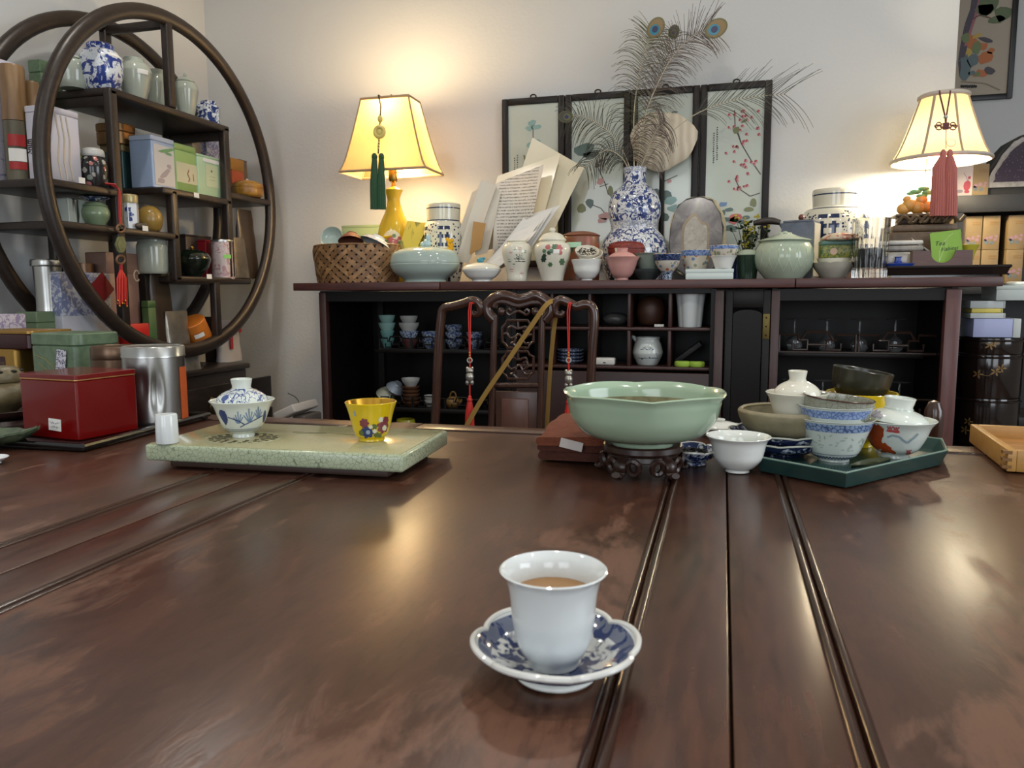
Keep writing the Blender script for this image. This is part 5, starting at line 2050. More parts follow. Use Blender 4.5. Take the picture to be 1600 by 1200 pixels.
# bird vase and lidded jar
FAMW = mat('warm_white_porcelain', '#d6d3c2', .12, coat=.2)
VERT, ROSE, BRN, DKG = mat('verte_enamel', '#51704f', .3), mat('rose_pink_enamel', '#b3605f', .3), mat('brown_enamel', '#5e4a33', .3), mat('dark_green_enamel', '#2c4034', .3)
t, rf, bo = pot('baluster_vase', 'small open vase painted with birds and blossom', 'vase', 808, 2.79, 47, 377, [(.62, 0), (.66, .06), (.70, .25), (.92, .55), (1.0, .75), (.88, .90), (.70, .94), (.66, .97), (.72, 1.0)], FAMW, open_=True)
h = t['h']
flowers(bo, rf, t.location, [('painted_bird', DKG, [(.004, .55 * h, .012), (.014, .60 * h, .008), (.024, .50 * h, .007)]), ('painted_blossom', ROSE, [(-.024, .7 * h, .006), (-.020, .28 * h, .007), (.018, .2 * h, .006), (.01, .8 * h, .006)]), ('painted_leaves', VERT, [(-.03, .5 * h, .006), (.032, .72 * h, .005), (-.008, .78 * h, .005), (-.012, .4 * h, .005)])])
t, rf, bo = pot('lidded_jar', 'white lidded jar painted with flowers and a ball knob', 'jar', 863, 2.79, 57, 356, [(.60, 0), (.62, .04), (.70, .16), (.92, .40), (1.0, .56), (.92, .68), (.72, .73), (.70, .75)], FAMW, lid=[(.74, .75), (.76, .775), (.66, .82), (.5, .88), (.2, .915)], knob=[(.1, .91), (.16, .94), (.17, .97), (.1, 1.0)])
h = t['h']
flowers(bo, rf, t.location, [('painted_peony', ROSE, [(.024, .60 * h, .010), (-.016, .62 * h, .007), (.03, .52 * h, .006)]), ('painted_leaves', VERT, [(.008, .62 * h, .008), (.038, .35 * h, .009), (-.03, .55 * h, .006), (-.004, .55 * h, .006), (-.008, .3 * h, .006)]), ('painted_bird', DKG, [(-.034, .40 * h, .008), (-.03, .46 * h, .006), (-.012, .52 * h, .006)])])
b = MB()
decal(b, rf, facing(t.location), [(.004, .50 * h), (.026, .50 * h), (.026, .58 * h), (.004, .58 * h)], .0012)
obj('price_sticker', b, TAGW, bo)

# leaning papers
PRT = pat('typed_letter', '#d2cbbf', '#4a4744', 'rows', 26, .5, .8)
PAPC = mat('cream_paper', '#cfc8ba', .75)
SLV = mat('plastic_sleeve', '#dbd2b8', .2, spec=.6)
rd = random.Random(11)


def paper(name, label, cat, c0_, c1_, c2_, c3_, Y0, Y1, m_, curl=.03, th=.0009, group=None):
    """sheet with corners bottom-left, bottom-right, top-right, top-left (px) leaning back from Y0 to Y1 and bowed"""
    g = []
    for j in range(8):
        q = j / 7
        row = []
        for i in range(8):
            f_ = i / 7
            px = (c0_[0] * (1 - f_) + c1_[0] * f_) * (1 - q) + (c3_[0] * (1 - f_) + c2_[0] * f_) * q
            py = (c0_[1] * (1 - f_) + c1_[1] * f_) * (1 - q) + (c3_[1] * (1 - f_) + c2_[1] * f_) * q
            Y = Y0 + (Y1 - Y0) * q - curl * math.sin(q * math.pi) + curl * .5 * math.sin(f_ * math.pi)
            row.append(onY(px, py, Y))
        g.append(row)
    o = MB()
    o.sheet(g, th)
    return tag(obj(name, o, m_), label, cat, group)


Gp = 'papers leaning on the counter'
paper('plastic_sleeve', 'clear document sleeve sticking up highest behind the papers', 'sleeve', (770, 400), (858, 375), (913, 262), (832, 215), 3.06, 3.13, SLV, .02, .0012, Gp)
paper('plastic_sleeve', 'clear document sleeve spread behind the typed letter', 'sleeve', (742, 395), (840, 372), (876, 240), (778, 275), 3.04, 3.09, SLV, .02, .0012, Gp)
paper('typed_letter', 'typed white letter with a curled right edge in the paper stack', 'letter', (770, 392), (826, 366), (850, 257), (774, 287), 2.995, 3.03, PRT, .03, .0009, Gp)
paper('paper_sheet', 'plain white sheet standing at the left front of the paper stack', 'sheet', (712, 408), (733, 412), (776, 290), (752, 281), 2.965, 2.99, PAPC, .012, .0012, Gp)
paper('paper_sheet', 'cream folded sheet leftmost in the paper stack', 'sheet', (702, 407), (719, 413), (768, 284), (738, 300), 2.985, 3.0, PAPC, .012, .0012, Gp)
paper('paper_sheet', 'wide white sheet left of the typed letter', 'sheet', (742, 400), (762, 395), (783, 300), (765, 283), 2.975, 3.0, PAPC, .012, .0012, Gp)
ORD = ('lowest', 'second', 'third', 'fourth', 'fifth', 'sixth', 'seventh', 'eighth', 'topmost')
for i in range(9):
    paper('paper_sheet', 'loose white sheet, %s from the bottom of the fanned paper stack' % ORD[i] if i < 8 else 'loose white sheet, topmost of the fanned sheets below the typed letter', 'sheet', (735 + 3 * i, 431 - 2 * i), (768 + 6 * i, 425 - 2 * i), (806 + 8 * i + rd.uniform(-4, 5), 398 - 10 * i + rd.uniform(-3, 3)), (772 + 6 * i, 410 - 9 * i), 2.850 + i * .014, 2.865 + i * .016, PAPER, .006, .0009, Gp)
pe = paper('kraft_envelope', 'small tan kraft envelope among the papers', 'envelope', (734, 398), (752, 388), (759, 349), (740, 346), 2.945, 2.955, mat('kraft_paper', '#a8814c', .7), .004, .002)
t = thing('yellow_duster', 'fluffy yellow knob of a duster in front of the lattice jar', 'duster', ct(702, 2.93))
o = MB()
rd2 = random.Random(2)
for i in range(26):
    q = onY(702 + rd2.uniform(-5, 5), 381 + rd2.uniform(-8, 9), 2.93) - t.location
    o.ball(q, .007, seg=7, rings=5)
z_ = (onY(702, 389, 2.93) - t.location).z
oo = obj('fluff', o, mat('yellow_fluff', '#d8a41e', .9), t)
oo['kind'] = 'stuff'
obj('handle', MB().tube([(0, 0, 0), (0, 0, z_)], .005, 8), BLACKM, t)

# bowls in the middle
CUPP = [(.36, 0), (.36, .08), (.52, .15), (.78, .42), (.87, .72), (1.0, 1.0)]
t, rf, bo = pot('white_bowl', 'plain white bowl on the counter under a tilted pair of tea-filled bowls', 'bowl', 917, 2.785, 50, 406, CUPP, WHITEP, open_=True)
zt_b = ZC + t['h']
TILTW = mat('cream_glaze', '#dcd6c6', .15)
for i, (px, py, w_, tl_) in enumerate(((923, 401, 39, R(-3)), (917, 396, 38, R(8)))):
    p = onY(px, py, 2.79)
    k = mpp(p)
    r = w_ / 2 * k
    t = thing('tea_sample_bowl', ('cream bowl wedged in the white bowl under the tea leaves', 'cream bowl holding dark tea leaves on top of the pile')[i], 'bowl', p)
    t.rotation_euler = (R(28), tl_, 0)
    obj('body', MB().lathe(vessel(curve2([(r * .4, -.016), (r * .7, -.010), (r * .93, .002), (r, .012)]), .002, -.011), seg=36), TILTW, t)
    if i == 1:
        leafpile(40, r * .7, .004, .007, t, 4, s=.008)
t, rf, bo = pot('painted_box', 'orange painted round box with a pale green label', 'box', 907, 2.95, 58, 370, [(.95, 0), (1, .03), (1, .6), (.99, .98), (.9, 1.0)], pat('orange_vine_box', '#7d4c34', '#3c4a3c', 'spots', 34, .5, .35, inks=['#3c4a3c', '#8f4226', '#7d4c34', '#6a5a4a']), lid=[(1.0, 1.0), (1.02, 1.03), (.6, 1.10), (.2, 1.12)], ml=mat('terracotta_lid', '#774a36', .4))
sticker(t, (-.012, -t['r'] - .002, t['h'] * .80), (.055, .019), m_=mat('mint_label', '#a9d3b5', .6), name='label')
scribble(t.children[-1], .045, .011, 1, 9, mat('green_pen', '#4f8070', .6), (0, -.0006, 0))
for px, Y, w_, top, lb in ((967, 2.865, 37, 392, 'white lidded tea bowl just behind the pink one'),):
    p = ct(px, Y)
    k = mpp(p)
    gaiwan('lidded_tea_bowl', lb, p, w_ / 2 * k * .98, onY(px, 402, Y).z - ZC, .018, OFFW, OFFW, OFFW, lid_r=.85, lid_h=.25, knob_h=.2, knob_r=.4)
p = ct(972, 2.782)
k = mpp(p)
PINK = mat('pink_glaze', '#c2918a', .2)
gaiwan('lidded_tea_bowl', 'matt pink lidded tea bowl on the counter', p, 27.5 * k, onY(972, 402, 2.79).z - ZC, 10 * k, PINK, PINK, PINK, lid_r=.80, lid_h=.28, knob_h=.17, knob_r=.33)
p = ct(978, 2.955)
tin('wooden_riser', 'dark wooden block under the red lacquer box', 'block', p, (.11, .05, onY(978, 401, 2.955).z - ZC), 0, EBONY, lid_h=.1, r=.004)
zz = onY(978, 401, 2.955).z
LQ = pat('carved_cinnabar', '#8a2c1c', '#5c1810', 'vein', 60, .05, .4, bump=.9)
t, rf, bo = pot('lacquer_box', 'round carved red lacquer box in front of the gourd vase', 'box', 978, 2.955, 57, 377, [(.85, 0), (.97, .15), (1.0, .42), (.99, .48)], LQ, z0=zz + .0005, sy=.5, lid=[(1.0, .5), (1.0, .62), (.88, .85), (.55, .98), (.2, 1.0)])

# double-gourd vase
BWS = NT('gourd_glaze')
setp(BWS.p, .1, coat=.25)
v1 = BWS.noise(38, 2.5, .5, 2.0)
v2 = BWS.vor(27)
f_ = BWS.math('MAXIMUM', BWS.step(v1, .535, .012), BWS.math('LESS_THAN', BWS.math('ADD', v2.outputs['Distance'], BWS.math('MULTIPLY', BWS.noise(70, 2), .3)), .42))
f_ = BWS.math('MAXIMUM', f_, BWS.math('LESS_THAN', BWS.math('ABSOLUTE', BWS.math('SUBTRACT', BWS.noise(20, 2, .5, 1.5), .5)), .018))
bandm = BWS.math('MAXIMUM', BWS.zmask(.455, .525), BWS.zmask(.955, .995))
fine = BWS.step(BWS.noise(150, 2), .48, .05)
f_ = BWS.math('ADD', BWS.math('MULTIPLY', f_, BWS.math('SUBTRACT', 1.0, bandm)), BWS.math('MULTIPLY', BWS.math('MULTIPLY', fine, bandm), .6))
shade_ = BWS.mix(BWS.step(BWS.noise(60, 2), .5, .2), lin('#1f2c5a'), lin('#41548c'))
BWS.l(BWS.mix(f_, lin('#cdd0d2'), shade_), BWS.p.inputs['Base Color'])
t, rf, bo = pot('double_gourd_vase', 'tall blue and white double-gourd vase holding peacock feathers', 'vase', 990, 3.095, 104, 263, [(.78, 0), (.82, .03), (.97, .16), (1.0, .27), (.92, .37), (.72, .445), (.69, .48), (.72, .53), (.77, .60), (.755, .70), (.62, .79), (.40, .845), (.33, .88), (.32, .94), (.35, 1.0)], BWS.m, seg=56, open_=True)

# agate slice
pa = ct(1086, 3.04, ZC + .008)
k = mpp(pa)
ha = onY(1086, 307, 3.07).z - ZC
t = thing('agate_slice', 'polished grey agate slice with a pale crystal core', 'agate', pa)
t.rotation_euler = (R(-9), 0, 0)
wA = 42 * k


def aout(sc, j=.02, seed=4):
    rd_ = random.Random(seed)
    out = []
    for i in range(36):
        a = 2 * math.pi * i / 36
        c_, s2 = math.cos(a), math.sin(a)
        rr = (1 + rd_.uniform(-j, j)) * sc
        out.append((wA * rr * (abs(c_) ** .85) * (1 if c_ > 0 else -1), ha * .5 + ha * .5 * rr * (abs(s2) ** .85) * (1 if s2 > 0 else -1)))
    return out


obj('rind', MB().plate(aout(.985), (0, .0, 0), (1, 0, 0), (0, 0, 1), -.03 if False else .004).plate([(x + .012, z) for x, z in aout(.985)], (0, .042, 0), (1, 0, 0), (0, 0, 1), .035), mat('cream_rind', '#b9ab8a', .7, var=.3, vscale=30), t)
obj('dark_rim', MB().plate(aout(.975, .03, 8), (0, .0, 0), (1, 0, 0), (0, 0, 1), .006), mat('black_agate_rim', '#17140f', .5), t)
AG = NT('banded_agate')
setp(AG.p, .15)
c_ = AG.ramp(AG.noise(14, 4, .6, .6), [(.3, '#4a4748'), (.5, '#6a6666'), (.7, '#8b8682')])
AG.l(c_, AG.p.inputs['Base Color'])
obj('agate_face', MB().plate(aout(.945, .015, 9), (0, -.004, 0), (1, 0, 0), (0, 0, 1), .004), AG.m, t)
core = [(p_.x, p_.y) for p_ in crom([(x * .42 - .004, ha * .42 + (z - ha * .5) * .62, 0) for x, z in aout(1, .16, 5)[::3]], 4, True)]
obj('crystal_ring', MB().plate([(x * 1.22, ha * .42 + (z - ha * .42) * 1.14) for x, z in core], (0, -.0062, 0), (1, 0, 0), (0, 0, 1), .002), mat('tan_agate_band', '#8a7a66', .2, var=.2, vscale=40), t)
obj('crystal_core', MB().plate(core, (0, -.008, 0), (1, 0, 0), (0, 0, 1), .002), mat('pale_quartz', '#a59e92', .25, var=.3, vscale=50, bump=.5, bscale=80), t)
obj('easel_foot', MB().rbox((0, .06, .005), (.08, .12, .01), .002).rbox((0, .1, ha * .2), (.02, .012, ha * .4), .002), EBONY, t)

# right-centre cups
t, rf, bo = pot('dark_saucer', 'flat dark grey saucer under the grey-green cup', 'saucer', 1011, 2.835, 50, 420.5, [(.5, 0), (.6, .2), (.9, .7), (1, 1)], mat('slate_glaze', '#3c4443', .25), open_=False)
t, rf, bo = pot('grey_green_cup', 'grey-green flared cup standing on a dark saucer', 'cup', 1013, 2.835, 46, 396, [(.6, 0), (.68, .2), (.82, .65), (.88, .88), (1.0, 1.0)], mat('grey_green_glaze', '#7f8c82', .2), z0=ZC + t['h'] + .0005, open_=True)
IMARI = pat('imari_porcelain', '#c9c2b4', '#a8684e', 'spots', 70, .56, .15, inks=['#a8684e', '#6f86a8', '#c9c2b4', '#8a8f78'], bands=())
FOOTC = [(.34, 0), (.36, .12), (.32, .24), (.45, .32), (.80, .58), (.95, .85), (1, 1)]


def banded(name, label, cat, px, Y, w_, top, prof, m_, band, bm_, z0=ZC, foot=None):
    t, rf, bo = pot(name, label, cat, px, Y, w_, top, prof, m_, z0=z0, open_=True)
    h = t['h']
    z0_, z1_ = h * band[0], h * band[1]
    outer = curve2([(a * t['r'], b_ * h) for a, b_ in prof], 6)
    rf2 = rfun(outer)
    rows = [(rf2(z0_ + (z1_ - z0_) * q / 4) + .0005, z0_ + (z1_ - z0_) * q / 4) for q in range(5)]
    obj('blue_band', MB().lathe(rows + [(r_ - .0012, z_) for r_, z_ in rows[::-1]] + rows[:1], seg=40), bm_, bo)
    if foot:
        z0_, z1_ = h * foot[0], h * foot[1]
        rows = [(rf2(z0_ + (z1_ - z0_) * q / 4) + .0005, z0_ + (z1_ - z0_) * q / 4) for q in range(5)]
        obj('dark_foot_band', MB().lathe(rows + [(r_ - .0012, z_) for r_, z_ in rows[::-1]] + rows[:1], seg=40), pat('foot_scroll', '#9fb0c0', '#17213f', 'vein', 60, .06), bo)
    return t


DBL = pat('navy_band', '#51658f', '#1c2748', 'scroll', 120, .45)
LBL = pat('steel_blue_band', '#8fa6cc', '#4a669f', 'scroll', 110, .5)
banded('footed_cup', 'footed flowered cup with a navy rim band and dark foot', 'cup', 1042.5, 2.785, 43, 397, FOOTC, IMARI, (.74, .985), DBL, foot=(.05, .34))
banded('flowered_bowl', 'flowered bowl with a light blue rim behind the flat white box', 'bowl', 1087, 2.86, 46, 391, [(.5, 0), (.55, .1), (.75, .35), (.93, .75), (1, 1)], IMARI, (.80, .985), LBL, foot=(.02, .3))
p = ct(1108.5, 2.785)
tin('white_flat_box', 'flat white box lying under the white cup', 'box', p, (73 * mpp(p), .05, onY(1108, 420.5, 2.785).z - ZC), 0, mat('mint_white_card', '#c4cfca', .4), lid_h=.4, r=.003)
zb2 = onY(1108, 420.5, 2.785).z + .0008
t, rf, bo = pot('white_cup', 'plain white cup on the flat white box carrying a flowered bowl', 'cup', 1130, 2.785, 41, 400, [(.6, 0), (.66, .15), (.8, .6), (.9, .85), (1, 1)], WHITEP, z0=zb2, open_=True)
z3 = zb2 + t['h']
banded('flowered_bowl', 'flowered bowl with a light blue rim stacked on the white cup', 'bowl', 1130, 2.785, 44, 384, [(.55, 0), (.8, .15), (.93, .5), (1, 1)], IMARI, (.70, .98), LBL, z0=z3 - .006)
t, rf, bo = pot('dark_green_cup', 'dark green lidded cup beside the celadon pot', 'cup', 1168, 2.84, 36, 399, [(.75, 0), (.82, .3), (.95, .8), (1, 1)], mat('bottle_green_glaze', '#24382c', .15), lid=[(1.02, 1.0), (1.0, 1.05), (.6, 1.2), (.2, 1.25)], ml=CELADON)
t, rf, bo = pot('cobalt_cup', 'cobalt blue cup squeezed behind the white cup', 'cup', 1152, 2.87, 22, 400, [(.8, 0), (.9, .4), (1, 1)], mat('cobalt_glaze', '#1d2c58', .2), open_=True)

# celadon pot with carved lid
t, rf, bo = pot('celadon_pot', 'squat celadon pot with carved petals and a frog-knob lid', 'pot', 1224, 2.815, 88, 376, [(.60, 0), (.66, .03), (.92, .30), (1.0, .56), (.94, .80), (.84, .93), (.80, .97)], CELADON, seg=56, lid=[(.84, .97), (.98 * .9, .985), (.88, 1.01), (.5, 1.10), (.3, 1.16), (.15, 1.17)], ml=CELADON)
h, r = t['h'], t['r']
b = MB()
a0 = facing(t.location)
rfp = rfun(curve2([(a_ * r, b_ * h) for a_, b_ in [(.60, 0), (.66, .03), (.92, .30), (1.0, .56), (.94, .80), (.84, .93)]], 5))
for i in range(-4, 5):
    for q in stroke([(i * .032 - .018, .78 * h), (i * .032 - .015, .45 * h), (i * .032, .18 * h), (i * .032 + .015, .45 * h), (i * .032 + .018, .78 * h)], .0022):
        decal(b, rfp, a0, q, .0010)
obj('carved_petals', b, mat('pale_celadon', '#b7c8ae', .12), bo)  # petal outlines in a paler celadon than the body
kn = MB()
for i in range(5):
    kn.ball((.016 * math.cos(i * 1.257), .016 * math.sin(i * 1.257), h * 1.17), .009, sz=.6)
obj('frog_knob', kn.ball((0, 0, h * 1.19), .012, sz=.6), CELADON, t)

# artificial plant
pp_ = ct(1166, 3.05)
t = thing('potted_plant', 'small leafy plant with tiny yellow flowers behind the celadon pot', 'plant', pp_)
obj('plant_pot', MB().lathe(vessel([(.035, 0), (.042, .04), (.05, .10), (.052, .105)], .003, .085), seg=24), mat('dark_plant_pot', '#2b2a22', .5), t)
rd = random.Random(21)
lf, yl, stems = MB(), MB(), MB()
for i in range(46):
    a = rd.uniform(0, 6.28)
    rr = rd.uniform(.0, .075)
    z_ = rd.uniform(.10, .215)
    c_ = Vector((rr * math.cos(a), rr * math.sin(a) * .8, z_))
    stems.tube([(rr * .2 * math.cos(a), rr * .2 * math.sin(a), .085), c_], .001, 4)
    for q in range(3):
        d = Vector((rd.uniform(-1, 1), rd.uniform(-1, 1), rd.uniform(-.3, .8))).normalized() * rd.uniform(.014, .024)
        sd_ = d.cross(Vector((rd.uniform(-1, 1), rd.uniform(-1, 1), rd.uniform(-1, 1)))).normalized() * .0065
        mid = c_ + d * .5
        nn = d.cross(sd_).normalized() * .0012
        lf.add([c_, mid + sd_, c_ + d, mid - sd_, mid + nn * 2], [(0, 1, 4), (1, 2, 4), (2, 3, 4), (3, 0, 4), (0, 3, 2, 1)])
    if i % 3 == 0:
        for q in range(5):
            yl.ball(c_ + Vector((rd.uniform(-.01, .01), rd.uniform(-.01, .01), .012 + rd.uniform(0, .018))), .0042, seg=6, rings=4)
o = obj('leaves', lf, mat('dark_leaf', '#24361c', .4, var=.5, vscale=40), t, smooth=False)
o['kind'] = 'stuff'
o = obj('stems', stems, mat('plant_stem', '#3c4a22', .6), t)
o['kind'] = 'stuff'
o = obj('yellow_flowers', yl, mat('yellow_petal', '#a89a2c', .6), t)
o['kind'] = 'stuff'

# pewter square teapot with a wooden handle
pw = ct(1249, 2.96)
k = mpp(pw)
hp_ = onY(1249, 346, 2.96).z - ZC
PEW = mat('pewter', '#6f7682', .38, .75, var=.25, vscale=25)
PEW2 = pat('engraved_pewter', '#a9a79c', '#5b5a54', 'rows', 13, .5, .4, metal=.3)
t = thing('pewter_teapot', 'square engraved pewter teapot with a dark wooden handle', 'teapot', pw, R(-20))
obj('pot_body', MB().prism([(-.056, -.045), (.056, -.045), (.056, .045), (-.056, .045)], 0, hp_ - .006, chamfer=.003), PEW, t)
obj('engraved_side', MB().box((.0568, 0, hp_ * .5), (.0015, .082, hp_ * .9)), PEW2, t)
obj('pot_lid', MB().prism([(-.052, -.042), (.052, -.042), (.052, .042), (-.052, .042)], hp_ - .006, hp_ + .002, chamfer=.002), PEW, t)
obj('lid_knob', MB().ball((.0, 0, hp_ + .014), .011, seg=14).tube([(0, 0, hp_), (0, 0, hp_ + .012)], .004, 6), mat('red_stone_knob', '#5c2c20', .3), t)
obj('wooden_handle', MB().tube(crom([(-.065, -.03, hp_ - .003), (-.09, -.036, hp_ + .004), (-.12, -.042, hp_ + .004), (-.155, -.05, hp_ - .002)], 4), [.009 + .004 * math.sin(math.pi * i / 12) for i in range(13)], 10), mat('ebony_handle', '#2a211c', .4), t)
obj('handle_ferrule', MB().tube([(-.05, -.03, hp_ - .03), (-.066, -.031, hp_ - .004), (-.075, -.034, hp_ + .0)], .006, 8), PEW, t)

# small stack: scalloped plate, dish, printed tin
lobed.rmax = 34 * mpp(ct(1302, 2.84))
t, rf, bo = pot('scalloped_plate', 'grey-white scalloped plate lowest under the printed tin', 'plate', 1303, 2.845, 68, 411, [(.5, 0), (.6, .15), (.85, .6), (1.0, 1)], mat('grey_white_glaze', '#b3afa2', .2), fn=lobed(10, .05, .004))
z1 = ZC + t['h'] * .80
t, rf, bo = pot('cream_dish', 'plain cream dish between plate and printed tin', 'dish', 1303, 2.845, 52, 404, [(.7, 0), (.9, .5), (1, 1)], OFFW, z0=z1, open_=False)
z2 = z1 + t['h']
p = ct(1305, 2.845, z2 + .0006)
k = mpp(p)
ht_ = onY(1305, 377, 2.845).z - p.z
OLV = pat('olive_printed_tin', '#8a8434', '#46623c', 'scroll', 90, .52, .35)
t = tin('printed_tin', 'yellow-green printed tea tin with a red lid stacked on dishes', 'tin', p, (50 * k, .075, ht_), 0, OLV, lid_h=.26, ml=mat('teal_lid_band', '#4d7065', .35), r=.01)
b = MB().plate([(.0115 * math.cos(R(a)), .0115 * math.sin(R(a))) for a in range(0, 360, 30)], (-.012, -.0372, ht_ * .38), (1, 0, 0), (0, 0, 1), .0012)
obj('round_emblem', b, mat('emblem_cream', '#b79a84', .5), t)
t, rf, bo = pot('red_cream_dish', 'low cream covered dish with red bands atop the printed tin', 'covered dish', 1310, 2.845, 56, 364, [(.9, 0), (1.0, .15), (.98, .4), (.75, .75), (.4, .95), (.2, 1)], pat('cream_red_print', '#bdb09a', '#a8604c', 'scroll', 30, .52, .3), z0=p.z + ht_ + .0006)

# crystal glass of tea leaves
pg_ = ct(1358, 2.79)
k = mpp(pg_)
hg2 = onY(1358, 342, 2.79).z - ZC
GL = NT('cut_crystal')
setp(GL.p, .02, trans=1, ior=1.4)
GL.p.inputs['Base Color'].default_value = (.95, .96, .95, 1)
t = thing('crystal_tumbler', 'tall cut crystal tumbler of dark tea leaves', 'glass', pg_)
r0, r1 = 25.5 * k, 28 * k
out = [(r0, 0), (r0, hg2 * .25), (r0 * 1.03, hg2 * .5), (r1 * .97, hg2 * .8), (r1, hg2)]


def flute(a, t_, r, z):
    return (r * (1 - .05 * (abs(math.sin(a * 11)) ** .8)) if r > r0 * .93 and z < hg2 * .78 else r), z


pr = [(0, 0)] + out + [(r1 * .95, hg2)] + [(r_ * .84, z_) for r_, z_ in out[::-1] if z_ > hg2 * .1] + [(r0 * .80, hg2 * .16), (0, hg2 * .14)]
obj('glass_body', MB().lathe(pr, seg=88, fn=flute), GL.m, t)
b = MB()
b.lathe([(0, hg2 * .165), (r0 * .76, hg2 * .17), (r0 * .79, hg2 * .34), (r0 * .79, hg2 * .47), (r0 * .5, hg2 * .50), (0, hg2 * .49)], seg=24, fn=lambda a, t_, r, z: (r * (1 - .05 * math.sin(a * 7 + z * 300)), z))
obj('tea_leaves', b, mat('black_tea', '#17120f', .8, bump=1, bscale=160), t)
leafpile(70, r0 * .70, hg2 * .46, .012, t, 9, s=.007)

# long dark tray with packages, cards and a carving
z_tr = onY(1470, 415, 2.80).z - ZC
pA, pB = ct(1375, 2.86), ct(1567, 2.80)
wT = onY(1567, 420, 2.80).x - onY(1372, 420, 2.80).x
ptr = Vector((onY(1470, 420, 2.86).x, 2.885, ZC))
TRB = mat('dark_lacquer_tray', '#1a1210', .15, coat=.4)
t = thing('dark_tray', 'long dark lacquered wooden tray at the counter right end', 'tray', ptr)
poly = [(-wT / 2 * .97, -.08), (wT / 2 * .97, -.08), (wT / 2 * .97, .11), (-wT / 2 * .97, .11)]
topp = [(-wT / 2, -.095), (wT / 2, -.095), (wT / 2, .125), (-wT / 2, .125)]
obj('tray_foot', MB().prism([(x * .9, y * .9) for x, y in poly], 0, .008), TRB, t)
obj('tray_body', MB().prism(poly, .008, z_tr - .006, top=topp), TRB, t)
obj('tray_rim', MB().tube([(x, y, z_tr - .004) for x, y in topp], .005, 8, closed=True), TRB, t)
ZR = ZC + z_tr - .004
# packages
p = Vector((onY(1408, 400, 2.86).x, 2.866, ZR + .0015))
WRAP = mat('clear_wrap_white', '#b8b0a4', .2, var=.2, vscale=30, coat=.3)
for i, (lb, w_, h0, h1) in enumerate((('foil wrapped flat packet lowest in the pile by the tumbler', 62, 410, 394), ('grey wrapped flat packet in the middle of the pile by the tumbler', 60, 393, 384), ('pale wrapped flat packet on top of the pile by the tumbler', 58, 383, 376))):
    k = mpp(p)
    zz0 = onY(1408, h0, 2.86).z
    zz1 = onY(1408, h1, 2.86).z
    if i == 0:
        zz0 = p.z
    tag(obj('wrapped_packet', MB().rbox((0, 0, (zz1 - zz0) / 2), (w_ * k, .05, zz1 - zz0), .006, 3), [WRAP, mat('grey_wrap', '#8d877e', .25, var=.3, vscale=40), mat('white_wrap', '#cfcac0', .2, var=.15, vscale=40)][i], loc=Vector((p.x, p.y, zz0))), lb, 'packet', 'packets beside the tumbler')
t, rf, bo = pot('blue_dish', 'bright blue plastic dish with a knob on the dark tray', 'dish', 1402, 2.815, 52, 401, [(.85, 0), (.98, .25), (1, .32), (.5, .4), (.22, .5), (.18, .9), (.25, 1.0)], mat('bright_blue_plastic', '#1c3a8c', .25), z0=ZR + .0015, sy=.42)
# jade carving on its tiered stand
pj = Vector((onY(1440, 380, 2.94).x, 2.95, ZR + .001))
WCV = mat('carved_brown_wood', '#5a4630', .4, var=.45, vscale=40, bump=.5, bscale=60)
t = thing('carving_stand', 'tiered carved brown wooden stand under the jade carving', 'stand', pj)
k = mpp(pj)
zs_ = [0] + [onY(1440, q, 2.94).z - pj.z for q in (363, 352, 335)]
obj('lower_tier', MB().rbox((0, 0, zs_[1] / 2), (100 * k, .11, zs_[1]), .006), WCV, t)
obj('middle_tier', MB().rbox((0, 0, (zs_[1] + zs_[2]) / 2), (90 * k, .10, zs_[2] - zs_[1]), .006), WCV, t)
b = MB()
for i in range(5):
    x0_ = -40 * k + i * 16 * k
    b.tube(crom([(x0_, -.045, zs_[2] + .006), (x0_ + 10 * k, -.048, zs_[3] - .008), (x0_ + 22 * k, -.045, zs_[2] + .008), (x0_ + 30 * k, -.046, zs_[3] - .01)], 4), .0058, 6)
obj('openwork_tier', b.rbox((0, 0, zs_[3] - .004), (84 * k, .09, .010), .004).rbox((0, .02, (zs_[2] + zs_[3]) / 2), (70 * k, .05, zs_[3] - zs_[2] - .01), .006), WCV, t)
pj2 = Vector((onY(1440, 330, 2.94).x, 2.95, pj.z + zs_[3] + .002))
t = thing('jade_carving', 'amber and green jade carving glowing under the right lamp', 'carving', pj2)
b = MB()
for x, z, r_ in ((-.055, .018, .022), (-.035, .03, .026), (-.01, .022, .026), (.02, .024, .024), (.045, .018, .022), (-.045, .05, .014), (.0, .045, .02)):
    b.ball((x, 0, z), r_, sy=.8, sz=.9, seg=12, rings=8)
obj('amber_rocks', b, mat('amber_jade', '#c9964a', .25, sss=0), t)
b = MB()
for x, z, r_ in ((-.02, .075, .015), (.005, .085, .014), (.02, .072, .016), (-.035, .07, .01), (.0, .06, .014)):
    b.ball((x, 0, z), r_, sx=1.3, sy=.7, sz=.6, seg=10, rings=7)
obj('green_foliage', b, mat('green_jade', '#6fae74', .25), t)

